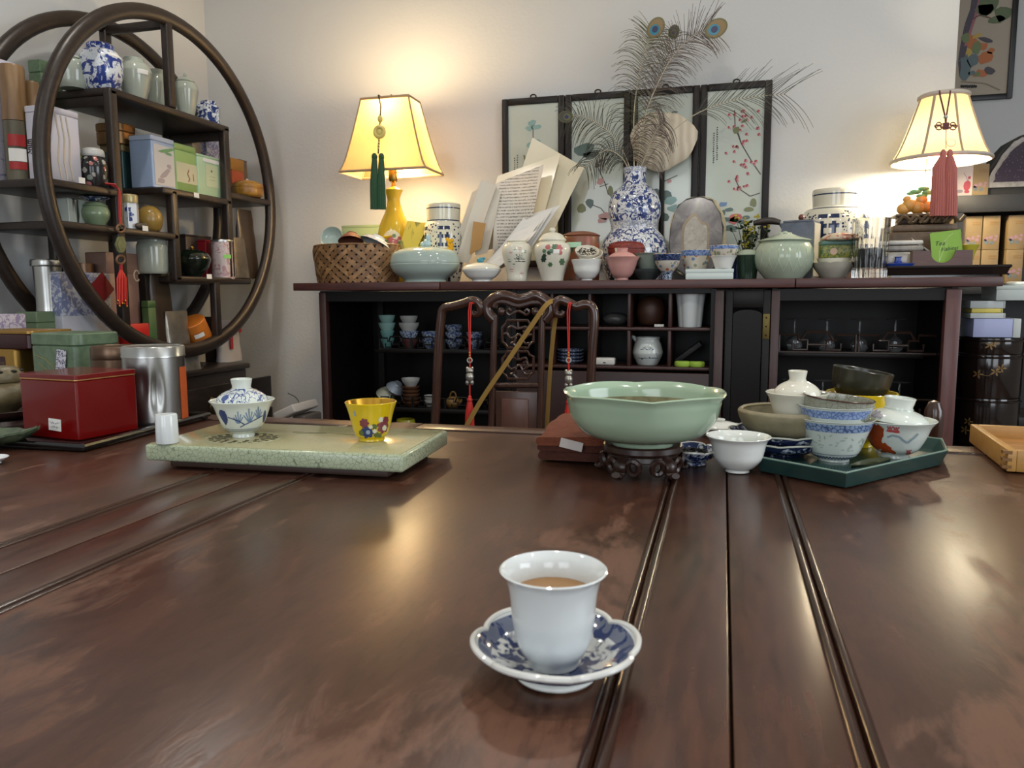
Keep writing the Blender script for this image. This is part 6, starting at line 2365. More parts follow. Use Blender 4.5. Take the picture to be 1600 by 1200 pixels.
# card holder, cards
HWD = mat('walnut_holder', '#5f4642', .45, var=.2, vscale=20, stretch=(1, 8, 8))
ph = Vector((onY(1473, 405, 2.80).x, 2.822, ZR + .0015))
k = mpp(ph)
t = thing('card_holder', 'brown wooden business card holder on the dark tray', 'card holder', ph)
hw, hh = 42 * k, (onY(1473, 391, 2.80).z - ph.z)
sc = [(-hw, 0), (hw, 0), (hw, hh)] + [(hw * .42, hh)] + [(hw * .42 * math.cos(R(a)) , hh - hh * .78 * math.sin(R(a))) for a in range(0, 181, 15)][1:] + [(-hw, hh)]
obj('front_plate', MB().plate(sc, (0, -.012, 0), (1, 0, 0), (0, 0, 1), .006), HWD, t)
obj('back_plate', MB().rbox((0, .022, hh * .5), (2 * hw, .006, hh), .001), HWD, t)
obj('holder_base', MB().box((0, .003, .003), (2 * hw, .032, .006)), HWD, t)
for s_ in (-1, 1):
    obj('end_plate', MB().box((s_ * (hw - .004), .003, hh * .5), (.008, .032, hh)), mat('oak_end', '#8a6a48', .5), t)
GC = mat('lime_card', '#7fa83e', .6)
c1 = onY(1482, 383, 2.815)
t = thing('green_card', 'lime green square card lettered in black in the card holder', 'card', Vector((c1.x, 2.818, ph.z + .0065)))
t.rotation_euler = (R(-6), R(-6), 0)
k = mpp(t.location)
wc_, hc_ = 41 * k, (onY(1482, 361, 2.815).z - t.location.z)
obj('card_sheet', MB().box((0, 0, hc_ / 2), (wc_, .0012, hc_)), GC, t)
obj('card_sheet', MB().box((.006, .003, hc_ / 2 + .002), (wc_, .0012, hc_)), GC, t)
text('Tea', .020, mat('dark_olive_print', '#2f4424', .6), t, (-wc_ * .2, -.0012, hc_ * .66), FACE, shear=.3)
text('Habitat', .017, mat('dark_olive_print', '#2f4424', .6), t, (wc_ * .12, -.0012, hc_ * .47), FACE, shear=.3)
b = MB()
lp_ = [(-.022, hc_ * .12), (-.02, hc_ * .4), (-.008, hc_ * .66), (.006, hc_ * .78), (.004, hc_ * .6), (-.01, hc_ * .38), (-.022, hc_ * .12)]
b.tube([(x, -.0010, z) for x, z in lp_], .0007, 5).tube([(-.002, -.001, hc_ * .7), (.012, -.001, hc_ * .85), (.026, -.001, hc_ * .92)], .0007, 5)
obj('leaf_drawing', b, mat('pale_line_print', '#cfe0a0', .6), t)
for i, (px, lb, rx) in enumerate(((1459, 'white card standing at the left of the lime green card', R(-4)),)):
    q = onY(px, 385, 2.832)
    o = obj('white_card', MB().box((0, 0, .032), (.026, .0012, .064)), PAPER, loc=Vector((q.x, 2.834, ph.z + .0065)))
    o.rotation_euler = (rx, R(4), R(-40))
    tag(o, lb, 'card')
q = onY(1443, 384, 2.85)
o = obj('white_card', MB().box((0, 0, 0), (.075, .05, .0012)), PAPER, loc=Vector((q.x, 2.87, q.z)))
o.rotation_euler = (R(20), R(35), R(10))
tag(o, 'white business card slanting out of the holder left end', 'card')
t, rf, bo = pot('lime_bowl', 'lime yellow flared bowl behind the card holder', 'bowl', 1510, 2.88, 32, 383, [(.45, 0), (.5, .3), (.7, .7), (1.0, 1.0)], mat('lime_glaze', '#b9b03a', .3), z0=ZR + .0015, open_=True)

# ---- right table lamp
PR = Vector((onY(1466, 300, 3.07).x, 3.07, ZC + .001))
t = thing('table_lamp', 'lit lamp with round cream panelled shade at the counter right end', 'lamp', PR)
zb1, zt1 = 1.4625 - PR.z, 1.679 - PR.z
rb, rt1 = .157, .075
SHM2 = shade_mat('cream_linen_shade', '#bfb087', .13)
NP = 8


def rs(a, q):
    e_ = q ** .8
    r_ = rb + (rt1 - rb) * e_
    return Vector((r_ * math.cos(a), r_ * math.sin(a), zb1 + (zt1 - zb1) * q))


for i in range(NP):
    a_, b_ = 2 * math.pi * i / NP + .2, 2 * math.pi * (i + 1) / NP + .2
    vs = [rs(a_ + (b_ - a_) * q / 4, j / 6) for j in range(7) for q in range(5)]
    fs = [(j * 5 + q, j * 5 + q + 1, j * 5 + 6 + q, j * 5 + 5 + q) for j in range(6) for q in range(4)]
    obj('shade_panel', MB().add(vs, fs), SHM2, t)
    obj('shade_rib', MB().tube([rs(a_, j / 8) for j in range(9)], .005, 6, flat=.4), mat('pinkish_braid', '#b39c88', .8), t)
for q, w_ in ((0, .0065), (1, .0085)):
    obj('shade_trim', MB().tube([rs(R(a), q) for a in range(0, 360, 10)], w_, 8, closed=True), mat('grey_braid', '#b5aba0', .8), t)
LB = mat('carved_lamp_base', '#3a2a20', .4)
obj('lamp_base', MB().lathe([(0, 0), (.055, 0), (.055, .012), (.03, .02), (.024, .05), (.045, .09), (.05, .14), (.035, .19), (.014, .22), (.014, .29), (0, .29)], seg=32), LB, t)
obj('socket', MB().lathe([(0, .285), (.018, .285), (.018, .33), (0, .33)], seg=20), BRS, t)
obj('bulb', MB().lathe([(0, .328), (.013, .33), (.028, .37), (.022, .395), (0, .405)], seg=20), emis('neutral_bulb', '#fff0d0', 12), t)
obj('harp', MB().tube([Vector((.045 * math.cos(R(a)), 0, .33 + (zt1 - .33) * math.sin(R(a)))) for a in range(0, 181, 15)], .0018, 6), BRS, t)
obj('shade_spider', MB().tube([rs(0, 1), rs(math.pi, 1)], .0018, 6).tube([rs(math.pi / 2, 1), rs(-math.pi / 2, 1)], .0018, 6), BRS, t)
obj('finial', MB().ball((0, 0, zt1 + .016), .009).tube([(0, 0, zt1 - .005), (0, 0, zt1 + .012)], .003, 6), mat('dark_finial', '#3a332c', .4), t)
lamp_light('lamp_glow_light', Vector((PR.x - .01, PR.y + .02, 1.50)), 24.0, (1, .86, .62), .055)

# pink tassel on the right shade
Yt = 2.885
o0 = onY(1476, 145, Yt + .07)
t = thing('pink_tassel', 'dusty pink double tassel hanging on the round lampshade', 'tassel', o0)


def tr(px, py, Y=Yt):
    return onY(px, py, Y) - o0


k = mpp(o0)
MRN = mat('maroon_cord', '#5c2a2c', .7)
obj('cord', MB().tube([tr(1468, 142, Yt + .09), tr(1469, 150, Yt + .075), tr(1477, 183, Yt + .03), tr(1478, 198, Yt + .01)], 1.3 * k, 6).tube([tr(1485, 142, Yt + .09), tr(1484, 150, Yt + .075), tr(1478.5, 183, Yt + .03), tr(1478, 198, Yt + .01)], 1.3 * k, 6), MRN, t)
obj('silver_bead', MB().ball(tr(1477.5, 183, Yt + .028), 3.2 * k), STEEL, t)
b = MB()
for s_ in (-1, 1):
    for cx_, cy_, rr in ((5, 0, 4), (11, 2, 5), (11, -3, 3.6), (15, 0, 2.5)):
        b.tube([tr(1478 + s_ * cx_ + rr * math.cos(R(a)), 197 + cy_ + rr * .8 * math.sin(R(a)), Yt + .005) for a in range(0, 360, 30)], .9 * k, 5, closed=True)
obj('endless_knot', b.rbox(tr(1478, 197, Yt + .005), (9 * k, 3 * k, 11 * k), .003), MRN, t)
obj('thread', MB().tube([tr(1478, 202), tr(1478, 232)], .6 * k, 5).tube([tr(1478 + 8 + 7 * math.cos(R(a)), 223 + 6 * math.sin(R(a))) for a in range(0, 360, 30)], .35 * k, 4, closed=True), mat('pink_thread', '#a86a62', .7), t)
PKS = mat('dusty_pink_silk', '#b0655c', .65, var=.15, vscale=60, stretch=(8, 8, .3), bump=.5, bscale=200)
for x0_, x1_ in ((1473.5, 1466), (1484, 1484)):
    obj('tassel_head', MB().ball(tr(x0_, 243), 4.4 * k, sz=2.2), PKS, t)
    ts = MB()
    for i in range(18):
        a = i * math.pi / 9
        ts.tube([tr(x0_ + 3.5 * math.cos(a), 245) + Vector((0, 3.5 * k * math.sin(a), 0)), tr(x1_ + 1 + 8.5 * math.cos(a), 262) + Vector((0, 6 * k * math.sin(a), 0)), tr(x1_ - 1 + 11 * math.cos(a), 338) + Vector((0, 8 * k * math.sin(a), 0))], 1.75 * k, 5)
    obj('tassel_fringe', ts, PKS, t)

# ================================================================== things on the round shelf
def sx(px, py, X):
    return onX(px, py, X)


def stin(name, label, cat, pl_, pr_, top, X, z, m_, dx=.09, ml=None, lid_h=.12, r=.006, rz=0, group=None):
    """box tin on the round shelf: front face spans pl_..pr_ px at plane X"""
    pm_ = (pl_ + pr_) / 2
    ya, yb = onX(pl_, top, X).y, onX(pr_, top, X).y
    h = onX(pm_, top, X).z - z
    t = tin(name, label, cat, Vector((X - dx / 2, (ya + yb) / 2, z + .0006)), (dx, yb - ya, h), rz, m_, lid_h=lid_h, ml=ml, r=r, group=group)
    t['h'] = h
    t['w'] = yb - ya
    return t


def spot(name, label, cat, px, X, z, w_, top, prof, m_, **kw):
    p = onX(px, (top + 20), X)
    k = mpp(p)
    H = onX(px, top, X).z - z
    r = w_ / 2 * k
    lid, ml, knob, mk, sx_, fn, open_ = (kw.get(q) for q in ('lid', 'ml', 'knob', 'mk', 'sx', 'fn', 'open_'))
    pr = curve2([(a * r, b * H) for a, b in prof], 5)
    t = thing(name, label, cat, Vector((X, p.y, z + .0006)), 0, kw.get('group'))
    pf = vessel(pr, r * .05, H * .1) if open_ else [(0, pr[0][1])] + pr + [(0, pr[-1][1])]
    bo = obj('body', MB().lathe(pf, seg=kw.get('seg', 36), fn=fn), m_, t)
    if lid:
        lo = obj('lid', MB().lathe([(0, lid[0][1] * H)] + curve2([(a * r, b * H) for a, b in lid], 4) + [(0, lid[-1][1] * H)], seg=36), ml or m_, t)
        if knob:
            obj('knob', MB().lathe([(0, knob[0][1] * H)] + curve2([(a * r, b * H) for a, b in knob], 3) + [(0, knob[-1][1] * H)], seg=16), mk or ml or m_, lo)
    t['r'], t['h'] = r, H
    return t, rfun(pr), bo


def shelf_tag(px, py, label):
    p = onX(px, py, XS + .017)
    o = tag(obj('price_tag', MB().box((0, 0, 0), (.0012, 12 * mpp(p), .018)), TAGW, loc=p), label, 'price tag')
    return o


CELG = mat('grey_celadon', '#a6ada0', .12, var=.08, vscale=20, coat=.2)
GJ = [(.55, 0), (.60, .05), (.80, .3), (.98, .62), (1.0, .72), (.85, .86), (.62, .90), (.60, 1.0)]
JARP = [(.55, 0), (.60, .04), (.80, .3), (.98, .58), (1.0, .68), (.85, .80), (.66, .83)]
z = SHELF['S1']
spot('celadon_jar', 'grey celadon lidded jar leftmost on the top shelf of the round shelf', 'jar', 113, XS - .13, z, 50, 84, [(.75, 0), (.9, .15), (1.0, .5), (.95, .72), (.75, .80)], CELG, lid=[(.80, .8), (.84, .83), (.5, .92), (.2, .95)], knob=[(.1, .95), (.15, .98), (.08, 1.02)])
t, rf, bo = spot('ginger_jar', 'blue painted white ginger jar on the top round shelf', 'jar', 157, XS - .06, z, 63, 68, [(.66, 0), (.72, .04), (.92, .25), (1.0, .48), (.97, .66), (.80, .80), (.60, .84)], BWBIG, lid=[(.60, .82), (.62, .92), (.56, .97), (.3, 1.0), (.1, 1.0)], ml=pat('blue_lid_scroll', '#cfd4dc', '#2c3f86', 'scroll', 60, .45))
b = MB()
decal(b, rf, 0, [(-.03, .68 * t['h']), (.035, .66 * t['h']), (.035, .72 * t['h']), (-.03, .74 * t['h'])], .0015)
obj('paper_label', b, TAGW, bo)
t, rf, bo = spot('celadon_jar', 'grey celadon open jar with a paper label on the top round shelf', 'jar', 210, XS - .06, z, 50, 93, GJ, CELG, open_=True)
b = MB()
decal(b, rf, -.35, [(-.02, .60 * t['h']), (.02, .60 * t['h']), (.02, .70 * t['h']), (-.02, .70 * t['h'])], .0015)
obj('paper_label', b, TAGW, bo)
spot('celadon_jar', 'grey celadon jar tucked behind the labelled open jar', 'jar', 246, XS - .10, z, 40, 111, GJ, CELG, open_=True)
spot('celadon_jar', 'grey celadon lidded jar right of the upright on the top round shelf', 'jar', 290, XS - .05, z, 37, 118, JARP, CELG, lid=[(.70, .83), (.74, .86), (.5, .93), (.15, .96)], knob=[(.08, .96), (.13, 1.0), (.06, 1.04)])
spot('hexagonal_jar', 'small blue and white hexagonal jar at the top shelf far end', 'jar', 326, XS - .05, z, 37, 160, [(.92, 0), (.97, .1), (1, .5), (.97, .78), (.75, .84), (.75, 1.0)], BW, seg=6)

# middle left
z = SHELF['S2']
t = stin('white_tin', 'tall white tea tin with black brushwork on the round shelf', 'tin', 72, 122, 170, XS - .035, z, mat('white_satin_tin', '#c9c6cf', .3), dx=.085, lid_h=.09, r=.004)
text('景', .05, INK, t, (-.02, -t['w'] / 2 - .0008, t['h'] * .45), FACE)
b = MB()
for i in range(3):
    for q in stroke([(-.03 + .02 * i, t['h'] * .9), (-.02 + .02 * i, t['h'] * .6), (-.03 + .022 * i, t['h'] * .3), (-.02 + .022 * i, t['h'] * .05)], .006):
        b.plate(q, (.0425, 0, 0), (0, 1, 0), (0, 0, 1), .0008)
obj('pale_waves', b, mat('pale_gold_print', '#bdb3a2', .4), t)
spot('flower_jar', 'black flowered jar with a white cap on the round shelf', 'jar', 146, XS - .03, z, 41, 232, [(.75, 0), (.85, .08), (1.0, .4), (.98, .6), (.8, .74), (.6, .78)], pat('black_flower_glaze', '#211f1f', '#9a8f86', 'spots', 48, .55, .15, inks=['#9a9790', '#a86a66', '#7d857a', '#211f1f']), lid=[(.78, .77), (.82, .84), (.72, .95), (.4, 1.0), (.1, 1.0)], ml=mat('white_cap', '#b9b8b4', .3))
o = MB()
p = onX(131, 225, XS - .14)
o.ball((0, 0, 0), .035, sx=.7, sy=.75, sz=2.0, seg=14, rings=10)
tag(obj('tea_bag', o, mat('yellow_green_foil', '#a9ae5c', .35, var=.3, vscale=30), loc=Vector((p.x, p.y, z + .0705))), 'crumpled yellow-green foil bag behind the white tin', 'bag')
t = stin('lilac_box', 'tall pale lilac box at the left edge on the round shelf', 'box', -28, 28, 92, XS - .20, z, pat('lilac_print', '#bdbac6', '#77779a', 'scroll', 30, .60, .5, within=(0, .45)), dx=.09, lid_h=.15, r=.003)
p = onX(27, 230, XS - .16)
k = mpp(p)
zt2 = onX(27, 106, XS - .16).z - z
t = thing('bamboo_canister', 'tall bamboo canister with red labels behind the shelf ring', 'canister', Vector((p.x, p.y, z + .0006)))
r_ = 17.5 * k
obj('canister_body', MB().lathe([(0, 0), (r_, 0), (r_ * .98, zt2 * .25), (r_, zt2 * .52), (0, zt2 * .52)], seg=28), pat('mossy_bamboo', '#6d6752', '#4a4434', 'streak', 40, .5, .5, soft=.2), t)
obj('canister_lid', MB().lathe([(0, zt2 * .525), (r_ * 1.0, zt2 * .525), (r_ * .97, zt2 * .75), (r_, zt2 * .98), (r_ * .9, zt2), (0, zt2)], seg=28), pat('tan_bamboo', '#8a6c48', '#6a4f34', 'streak', 40, .5, .4, soft=.2), t)
REDL, WHL = mat('red_label_paper', '#a01c1c', .5), TAGW
for z0_, z1_, m_, nm in ((.30, .40, REDL, 'red_label'), (.17, .28, WHL, 'white_label'), (.10, .165, REDL, 'red_label')):
    b = MB()
    rf_ = (lambda zz: r_)
    decal(b, rf_, -.75, [(-.026, z0_ * zt2), (.026, z0_ * zt2), (.026, z1_ * zt2), (-.026, z1_ * zt2)], .0015)
    obj(nm, b, m_, t)
t2 = thing('bamboo_canister', 'thin bamboo canister between the labelled canister and the ring', 'canister', Vector((XS - .17, onX(50, 150, XS - .17).y, z + .0006)))
obj('canister_body', MB().lathe([(0, 0), (.024, 0), (.023, zt2 * .9), (.02, zt2 * .92), (0, zt2 * .92)], seg=24), MATS['tan_bamboo'], t2)
stin('green_box', 'tall mottled green box behind the ring on the round shelf', 'box', 62, 96, 98, XS - .22, z, pat('mottled_green_card', '#62775a', '#50654c', 'scroll', 30, .5, .5, soft=.15), dx=.05, lid_h=.1, r=.002)

# middle right
z = SHELF['S3']
t = stin('teal_tin', 'dark teal tin with a tan band on the round shelf', 'tin', 190, 212, 228, XS - .16, z, mat('dark_teal_tin', '#2f4a4c', .3), dx=.10, lid_h=.16, ml=mat('teal_tan_band', '#80704c', .4), r=.006)
zt3 = z + t['h'] + .001
o = tin('copper_tin', 'copper-brown rounded tin on top of the dark teal tin', 'tin', Vector((t.location.x, t.location.y - .005, zt3)), (.12, .10, .075), 0, mat('copper_tinplate', '#8a6840', .35, .6, var=.3, vscale=20), lid_h=.4, r=.03)
def scatter_print(t, dx_, specs):
    """printed ornaments on the +X face"""
    for nm, m_, polys in specs:
        b = MB()
        for q in polys:
            b.plate(q, (dx_ / 2, 0, 0), (0, 1, 0), (0, 0, 1), .0009)
        obj(nm, b, m_, t)


t = stin('blue_tin', 'pale blue tea tin painted with lotus on the round shelf', 'tin', 236, 272, 215, XS - .03, z, mat('powder_blue_tin', '#9fb2cf', .3), dx=.10, lid_h=.10, ml=mat('pale_blue_lid', '#b7c4d8', .3), r=.006)
h, wd = t['h'], t['w']
scatter_print(t, .10, [('white_panel', mat('white_tin_panel', '#c9c6c2', .4), [[(-wd * .42, h * .06), (wd * .44, h * .06), (wd * .44, h * .84), (-wd * .42, h * .84)]])])
b = MB()
for q in (blob(wd * .1, h * .76, wd * .3, h * .04, 8, .3, .2, 2), blob(wd * .2, h * .7, wd * .15, h * .03, 8, .3, 0, 3)):
    b.plate(q, (.0512, 0, 0), (0, 1, 0), (0, 0, 1), .0005)
obj('green_leaf_print', b, mat('green_print', '#6a9a6a', .5), t)
b = MB()
for q in (blob(0, h * .3, wd * .22, h * .06, 8, .3, .5, 2), blob(wd * .2, h * .45, wd * .1, h * .05, 8, .3, 0, 3), blob(-wd * .2, h * .15, wd * .16, h * .05, 8, .3, 0, 6)):
    b.plate(q, (.0512, 0, 0), (0, 1, 0), (0, 0, 1), .0005)
obj('pink_lotus_print', b, mat('pink_grey_print', '#a89a9c', .5), t)
t = stin('green_tin', 'apple green tea tin with a cream label on the round shelf', 'tin', 273, 306, 227, XS - .025, z, mat('apple_green_tin', '#8aa862', .3), dx=.08, lid_h=.14, r=.005)
h, wd = t['h'], t['w']
scatter_print(t, .08, [('cream_label', mat('cream_label', '#c3c2a2', .5), [[(-wd * .48, h * .2), (wd * .48, h * .2), (wd * .48, h * .62), (-wd * .48, h * .62)]])])
b = MB()
for q in stroke([(wd * .1, h * .5), (wd * .02, h * .4), (wd * .12, h * .3), (wd * .04, h * .24)], .004) + stroke([(wd * .28, h * .42), (wd * .3, h * .27)], .004):
    b.plate(q, (.0411, 0, 0), (0, 1, 0), (0, 0, 1), .0005)
obj('red_brush_print', b, mat('red_brown_print', '#9a5a48', .5), t)
t = stin('mint_tin', 'mint green square tea tin with a framed label on the round shelf', 'tin', 308, 349, 245, XS - .02, z, mat('mint_tin', '#a6c3a2', .3), dx=.05, lid_h=.06, r=.004)
h, wd = t['h'], t['w']
scatter_print(t, .05, [('pale_label', mat('pale_mint_label', '#bcc8a8', .5), [[(-wd * .22, h * .25), (wd * .25, h * .25), (wd * .25, h * .78), (-wd * .22, h * .78)]]), ('white_sticker', TAGW, [[(-wd * .3, h * .84), (wd * .3, h * .84), (wd * .3, h * .93), (-wd * .3, h * .93)]])])
b = MB().plate(blob(0, h * .64, .005, .005, 8, .1), (.0265, 0, 0), (0, 1, 0), (0, 0, 1), .0005)
for q in range(2):
    b.plate([(-wd * .1, h * (.5 - q * .08)), (wd * .12, h * (.5 - q * .08)), (wd * .12, h * (.505 - q * .08)), (-wd * .1, h * (.505 - q * .08))], (.0265, 0, 0), (0, 1, 0), (0, 0, 1), .0005)
obj('label_print', b, mat('dull_green_print', '#5c6a48', .5), t)
t = stin('beige_box', 'plain beige card box behind the green tins', 'box', 300, 322, 212, XS - .17, z, mat('beige_card', '#a59a88', .6), dx=.07, lid_h=.05, r=.002)
t = stin('blue_print_box', 'blue flowered box at the back of the middle round shelf', 'box', 322, 343, 208, XS - .14, z, pat('blue_flower_card', '#b3aeb0', '#6a6f94', 'scroll', 50, .5, .5), dx=.06, lid_h=.05, r=.002)
z = SHELF['S4']
t = stin('orange_packet', 'orange and red tea packet on the small end shelf', 'packet', 362, 381, 249, XS - .10, z, mat('orange_red_card', '#b4532a', .45, var=.2), dx=.06, lid_h=.3, ml=mat('amber_card', '#a8732c', .45), r=.003)
stin('brown_packet', 'grey-brown packet behind the orange one on the end shelf', 'packet', 372, 386, 250, XS - .16, z, mat('taupe_card', '#7d7060', .6), dx=.05, lid_h=.05, r=.003)
spot('amber_box', 'round amber stone box on the small end shelf', 'box', 387, XS - .03, z, 48, 283, [(.8, 0), (.95, .12), (1, .4), (.98, .55)], pat('amber_stone', '#a87f35', '#8a5e20', 'scroll', 24, .5, .3, soft=.12), lid=[(1, .56), (.95, .75), (.6, .95), (.2, 1)], knob=[(.06, 1.0), (.09, 1.06), (.05, 1.12)], mk=mat('bone_knob', '#cfc4a8', .3))
shelf_tag(128, 282, 'small white price tag under the white tin')
shelf_tag(307, 305, 'small white price tag under the green tins')

# compartment left and middle of the lower shelf
z = SHELF['S5']
t = stin('square_vase', 'square white vase with black grass strokes in the lower compartment', 'vase', 106, 134, 311, XS - .06, z, pat('grass_stroke_vase', '#a9b0a8', '#30352f', 'streak', 45, .66, .2), dx=.075, lid_h=.02, r=.003)
t, rf, bo = spot('celadon_jar', 'green celadon jar under a blue saucer in the lower compartment', 'jar', 150, XS - .04, z, 41, 320, [(.55, 0), (.65, .05), (.95, .4), (1.0, .62), (.88, .85), (.80, .9)], mat('deep_celadon', '#7d8f70', .12, coat=.2), lid=[(.84, .9), (.86, .95), (.5, 1.1), (.2, 1.13)])
t2 = thing('blue_saucer', 'blue patterned saucer resting on the green celadon jar', 'saucer', t.location + Vector((0, 0, t['h'] * 1.135)))
obj('body', MB().lathe(vessel([(.02, 0), (.03, .006), (.047, .012)], .002, .003), seg=32), BW, t2)
p_ = onX(201, 330, XS - .04)
t, rf, bo = spot('hexagonal_jar', 'white hexagonal jar with blue flowers and gilt cap behind the red cord', 'jar', 202, XS - .04, z, 27, 304, [(.95, 0), (1, .08), (1, .68), (.95, .74)], mat('white_hex_glaze', '#c9ccce', .12), seg=6, lid=[(.92, .745), (.95, .8), (.92, .97), (.5, 1.0)], ml=mat('gilt_white_cap', '#b8a878', .3, .3))
b = MB()
for v_, u_ in ((.55, -.004), (.42, .004), (.30, -.002)):
    decal(b, lambda q: t['r'] * .9, facing(t.location), blob(u_, v_ * t['h'], .010, .009, 9, .35, 0, int(v_ * 100)), .002)
obj('blue_flower', b, mat('cobalt_flower', '#27387c', .2), bo)
o = MB().rbox((0, 0, 0), (.012, .075, .11), .002, rot=Matrix.Rotation(R(35), 4, 'X'))
p = onX(203, 297, XS - .13)
tag(obj('orange_card_box', o, mat('orange_card', '#9c5524', .5), loc=Vector((XS - .13, p.y, z + .0765))), 'orange card box balanced on edge behind the hexagonal jar', 'box')
spot('golden_gourd', 'golden brown polished gourd on the lower round shelf', 'gourd', 234, XS - .05, z, 38, 322, [(.5, 0), (.8, .12), (1.0, .42), (.92, .72), (.55, .93), (.2, 1.0)], mat('golden_gourd_skin', '#94783c', .25, var=.12))
t = thing('stone_figure', 'small brown stone figure in front of the golden gourd', 'figure', Vector((XS + .0, onX(219, 356, XS).y, z + .0006)))
obj('body', MB().ball((0, 0, .012), .013, sy=1.6, sz=.9).ball((0, .02, .016), .009), mat('brown_stone', '#55483a', .5, var=.3), t)
shelf_tag(227, 357, 'small white price tag below the golden gourd')

# lower right shelf
z = SHELF['S6']
t, rf, bo = spot('celadon_jar', 'cylindrical celadon jar beside the copper box under the gourd', 'jar', 238, XS - .07, onX(238, 428, XS - .07).z, 46, 371, [(.85, 0), (.95, .1), (1.0, .5), (1.0, .75), (.9, .86), (.92, 1.0)], CELG, open_=True)
obj_stand = thing('riser_block', 'dark wooden riser under the cylindrical celadon jar', 'block', Vector((XS - .12, t.location.y, bt + .0222)))
obj('body', MB().rbox((0, 0, (t.location.z - bt - .0222) / 2 - .0004), (.10, .09, t.location.z - bt - .0234), .004), EBONY, obj_stand)
t = stin('dark_tin', 'dark brown square tin at the back of the lower right shelf', 'tin', 290, 331, 368, XS - .13, z, mat('dark_brown_tin', '#2c211d', .35), dx=.09, lid_h=.05, r=.005)
stin('red_box', 'narrow red box beside the pink tin on the lower right shelf', 'box', 321, 332, 375, XS - .09, z, mat('crimson_card', '#8c1620', .4), dx=.05, lid_h=.05, r=.002)
spot('dark_green_pot', 'glossy black-green lidded pot on the lower right shelf', 'pot', 301, XS - .04, z, 54, 385, [(.45, 0), (.5, .05), (.85, .3), (1.0, .55), (.97, .65)], mat('black_green_glaze', '#141c14', .12, var=.3, vscale=60, coat=.3), lid=[(.97, .66), (.8, .78), (.4, .88), (.12, .9)], knob=[(.05, .9), (.1, .95), (.05, 1.0)], mk=GOLD)
t, rf, bo = spot('pink_tin', 'round pink and silver tin on the lower right shelf', 'tin', 348, XS - .03, z, 34, 375, [(.97, 0), (1, .03), (1, .93)], pat('pink_print_tin', '#b9aaa8', '#a07a7c', 'scroll', 40, .56, .35), lid=[(1.02, .93), (1.02, .985), (.9, 1.0)], ml=STEEL)
b = MB()
decal(b, rf, facing(t.location) + .4, [(-.016, .5 * t['h']), (.016, .5 * t['h']), (.016, .6 * t['h']), (-.016, .6 * t['h'])], .001)
obj('green_sticker', b, mat('neon_green_sticker', '#7fc064', .5), bo)


def pouch(name, label, pl_, pr_, top, X, z, m_, dx=.05, slim=.35):
    pm_ = (pl_ + pr_) / 2
    ya, yb = onX(pl_, top + 40, X).y, onX(pr_, top + 40, X).y
    h = onX(pm_, top, X).z - z
    wd = yb - ya
    vs, fs, n = [], [], 16
    rows = 8
    rdp = random.Random(int(pl_))
    for j in range(rows):
        q = j / (rows - 1)
        for i in range(n):
            a = 2 * math.pi * i / n
            th = dx / 2 * (1 - q) ** .8 + .002
            ww = wd / 2 * (1 - slim * q)
            c_, s2 = math.cos(a), math.sin(a)
            vs.append(Vector((th * c_ + rdp.uniform(-.002, .002), ww * (abs(s2) ** .6) * (1 if s2 > 0 else -1) + rdp.uniform(-.002, .002), h * q)))
    for j in range(rows - 1):
        for i in range(n):
            fs.append((j * n + i, j * n + (i + 1) % n, (j + 1) * n + (i + 1) % n, (j + 1) * n + i))
    fs += [tuple(range(n)), tuple(range((rows - 1) * n, rows * n))]
    return tag(obj(name, MB().add(vs, fs), m_, loc=Vector((X, (ya + yb) / 2, z + .0006)), sharp=60), label, 'pouch')


FOIL = mat('silver_foil', '#9a948a', .3, .7, var=.25, vscale=25, bump=.6, bscale=30)
BPCH = mat('brown_kraft_foil', '#33271f', .35, var=.4, vscale=18, bump=.3, bscale=30)
pouch('tea_pouch', 'tall dark brown foil pouch at the lower right shelf end', 366, 400, 328, XS - .05, z, BPCH, .06)
pouch('tea_pouch', 'small clear-window foil pouch leaning on the pink tin', 362, 388, 372, XS - .0, z, mat('grey_foil', '#6a6258', .3, .5, var=.4, vscale=30), .03)
shelf_tag(327, 432, 'small white price tag below the black-green pot')

# bottom of the ring, on the stand
z = bt + .0222
t = stin('blue_print_box', 'large box printed in pale blue leaves behind the shelf ring', 'box', 92, 172, 426, XS - .07, z, pat('blue_leaf_print', '#aeb0b8', '#6c7494', 'scroll', 34, .50, .5, within=(.62, 1.0)), dx=.06, lid_h=.02, r=.002)
st_ = sticker(t, (.0312, .02, t['h'] * .79), (.04, .026), (0, 0, R(90)))
stin('silver_tin', 'green square tin under the tall silver tin', 'tin', 56, 92, 487, XS - .10, z, mat('sage_tin', '#64775a', .35), dx=.08, lid_h=.15, r=.004)
zsil = onX(72, 487, XS - .10).z
spot('silver_tin', 'tall tapered silver tin standing on the green square tin', 'tin', 74, XS - .14, zsil + .0005, 46, 406, [(.82, 0), (.80, .1), (.82, .5), (.88, .86)], STEEL, lid=[(.95, .87), (1.0, .88), (1.0, .97), (.95, 1.0)])
stin('patterned_box', 'small lilac patterned box at the left edge', 'box', -10, 40, 491, XS - .05, z, pat('lilac_leaf_card', '#b3adb6', '#7d7494', 'scroll', 40, .5, .5), dx=.08, lid_h=.4, r=.002)
spot('bronze_tin', 'round grey-brown metal tin behind the blue leaf box', 'tin', 127, XS - .17, z, 38, 412, [(1, 0), (1, .9), (.95, 1.0)], BRZ)
o = MB().box((0, 0, 0), (.004, .075, .075), rot=Matrix.Rotation(R(40), 4, 'X'))
p = onX(165, 440, XS - .12)
t = stin('copper_box', 'tall copper-pink gift box with a round clasp at the ring bottom', 'box', 165, 228, 396, XS - .10, z, mat('copper_pink_card', '#8a6a5c', .45), dx=.09, lid_h=.17, r=.003)
h, wd = t['h'], t['w']
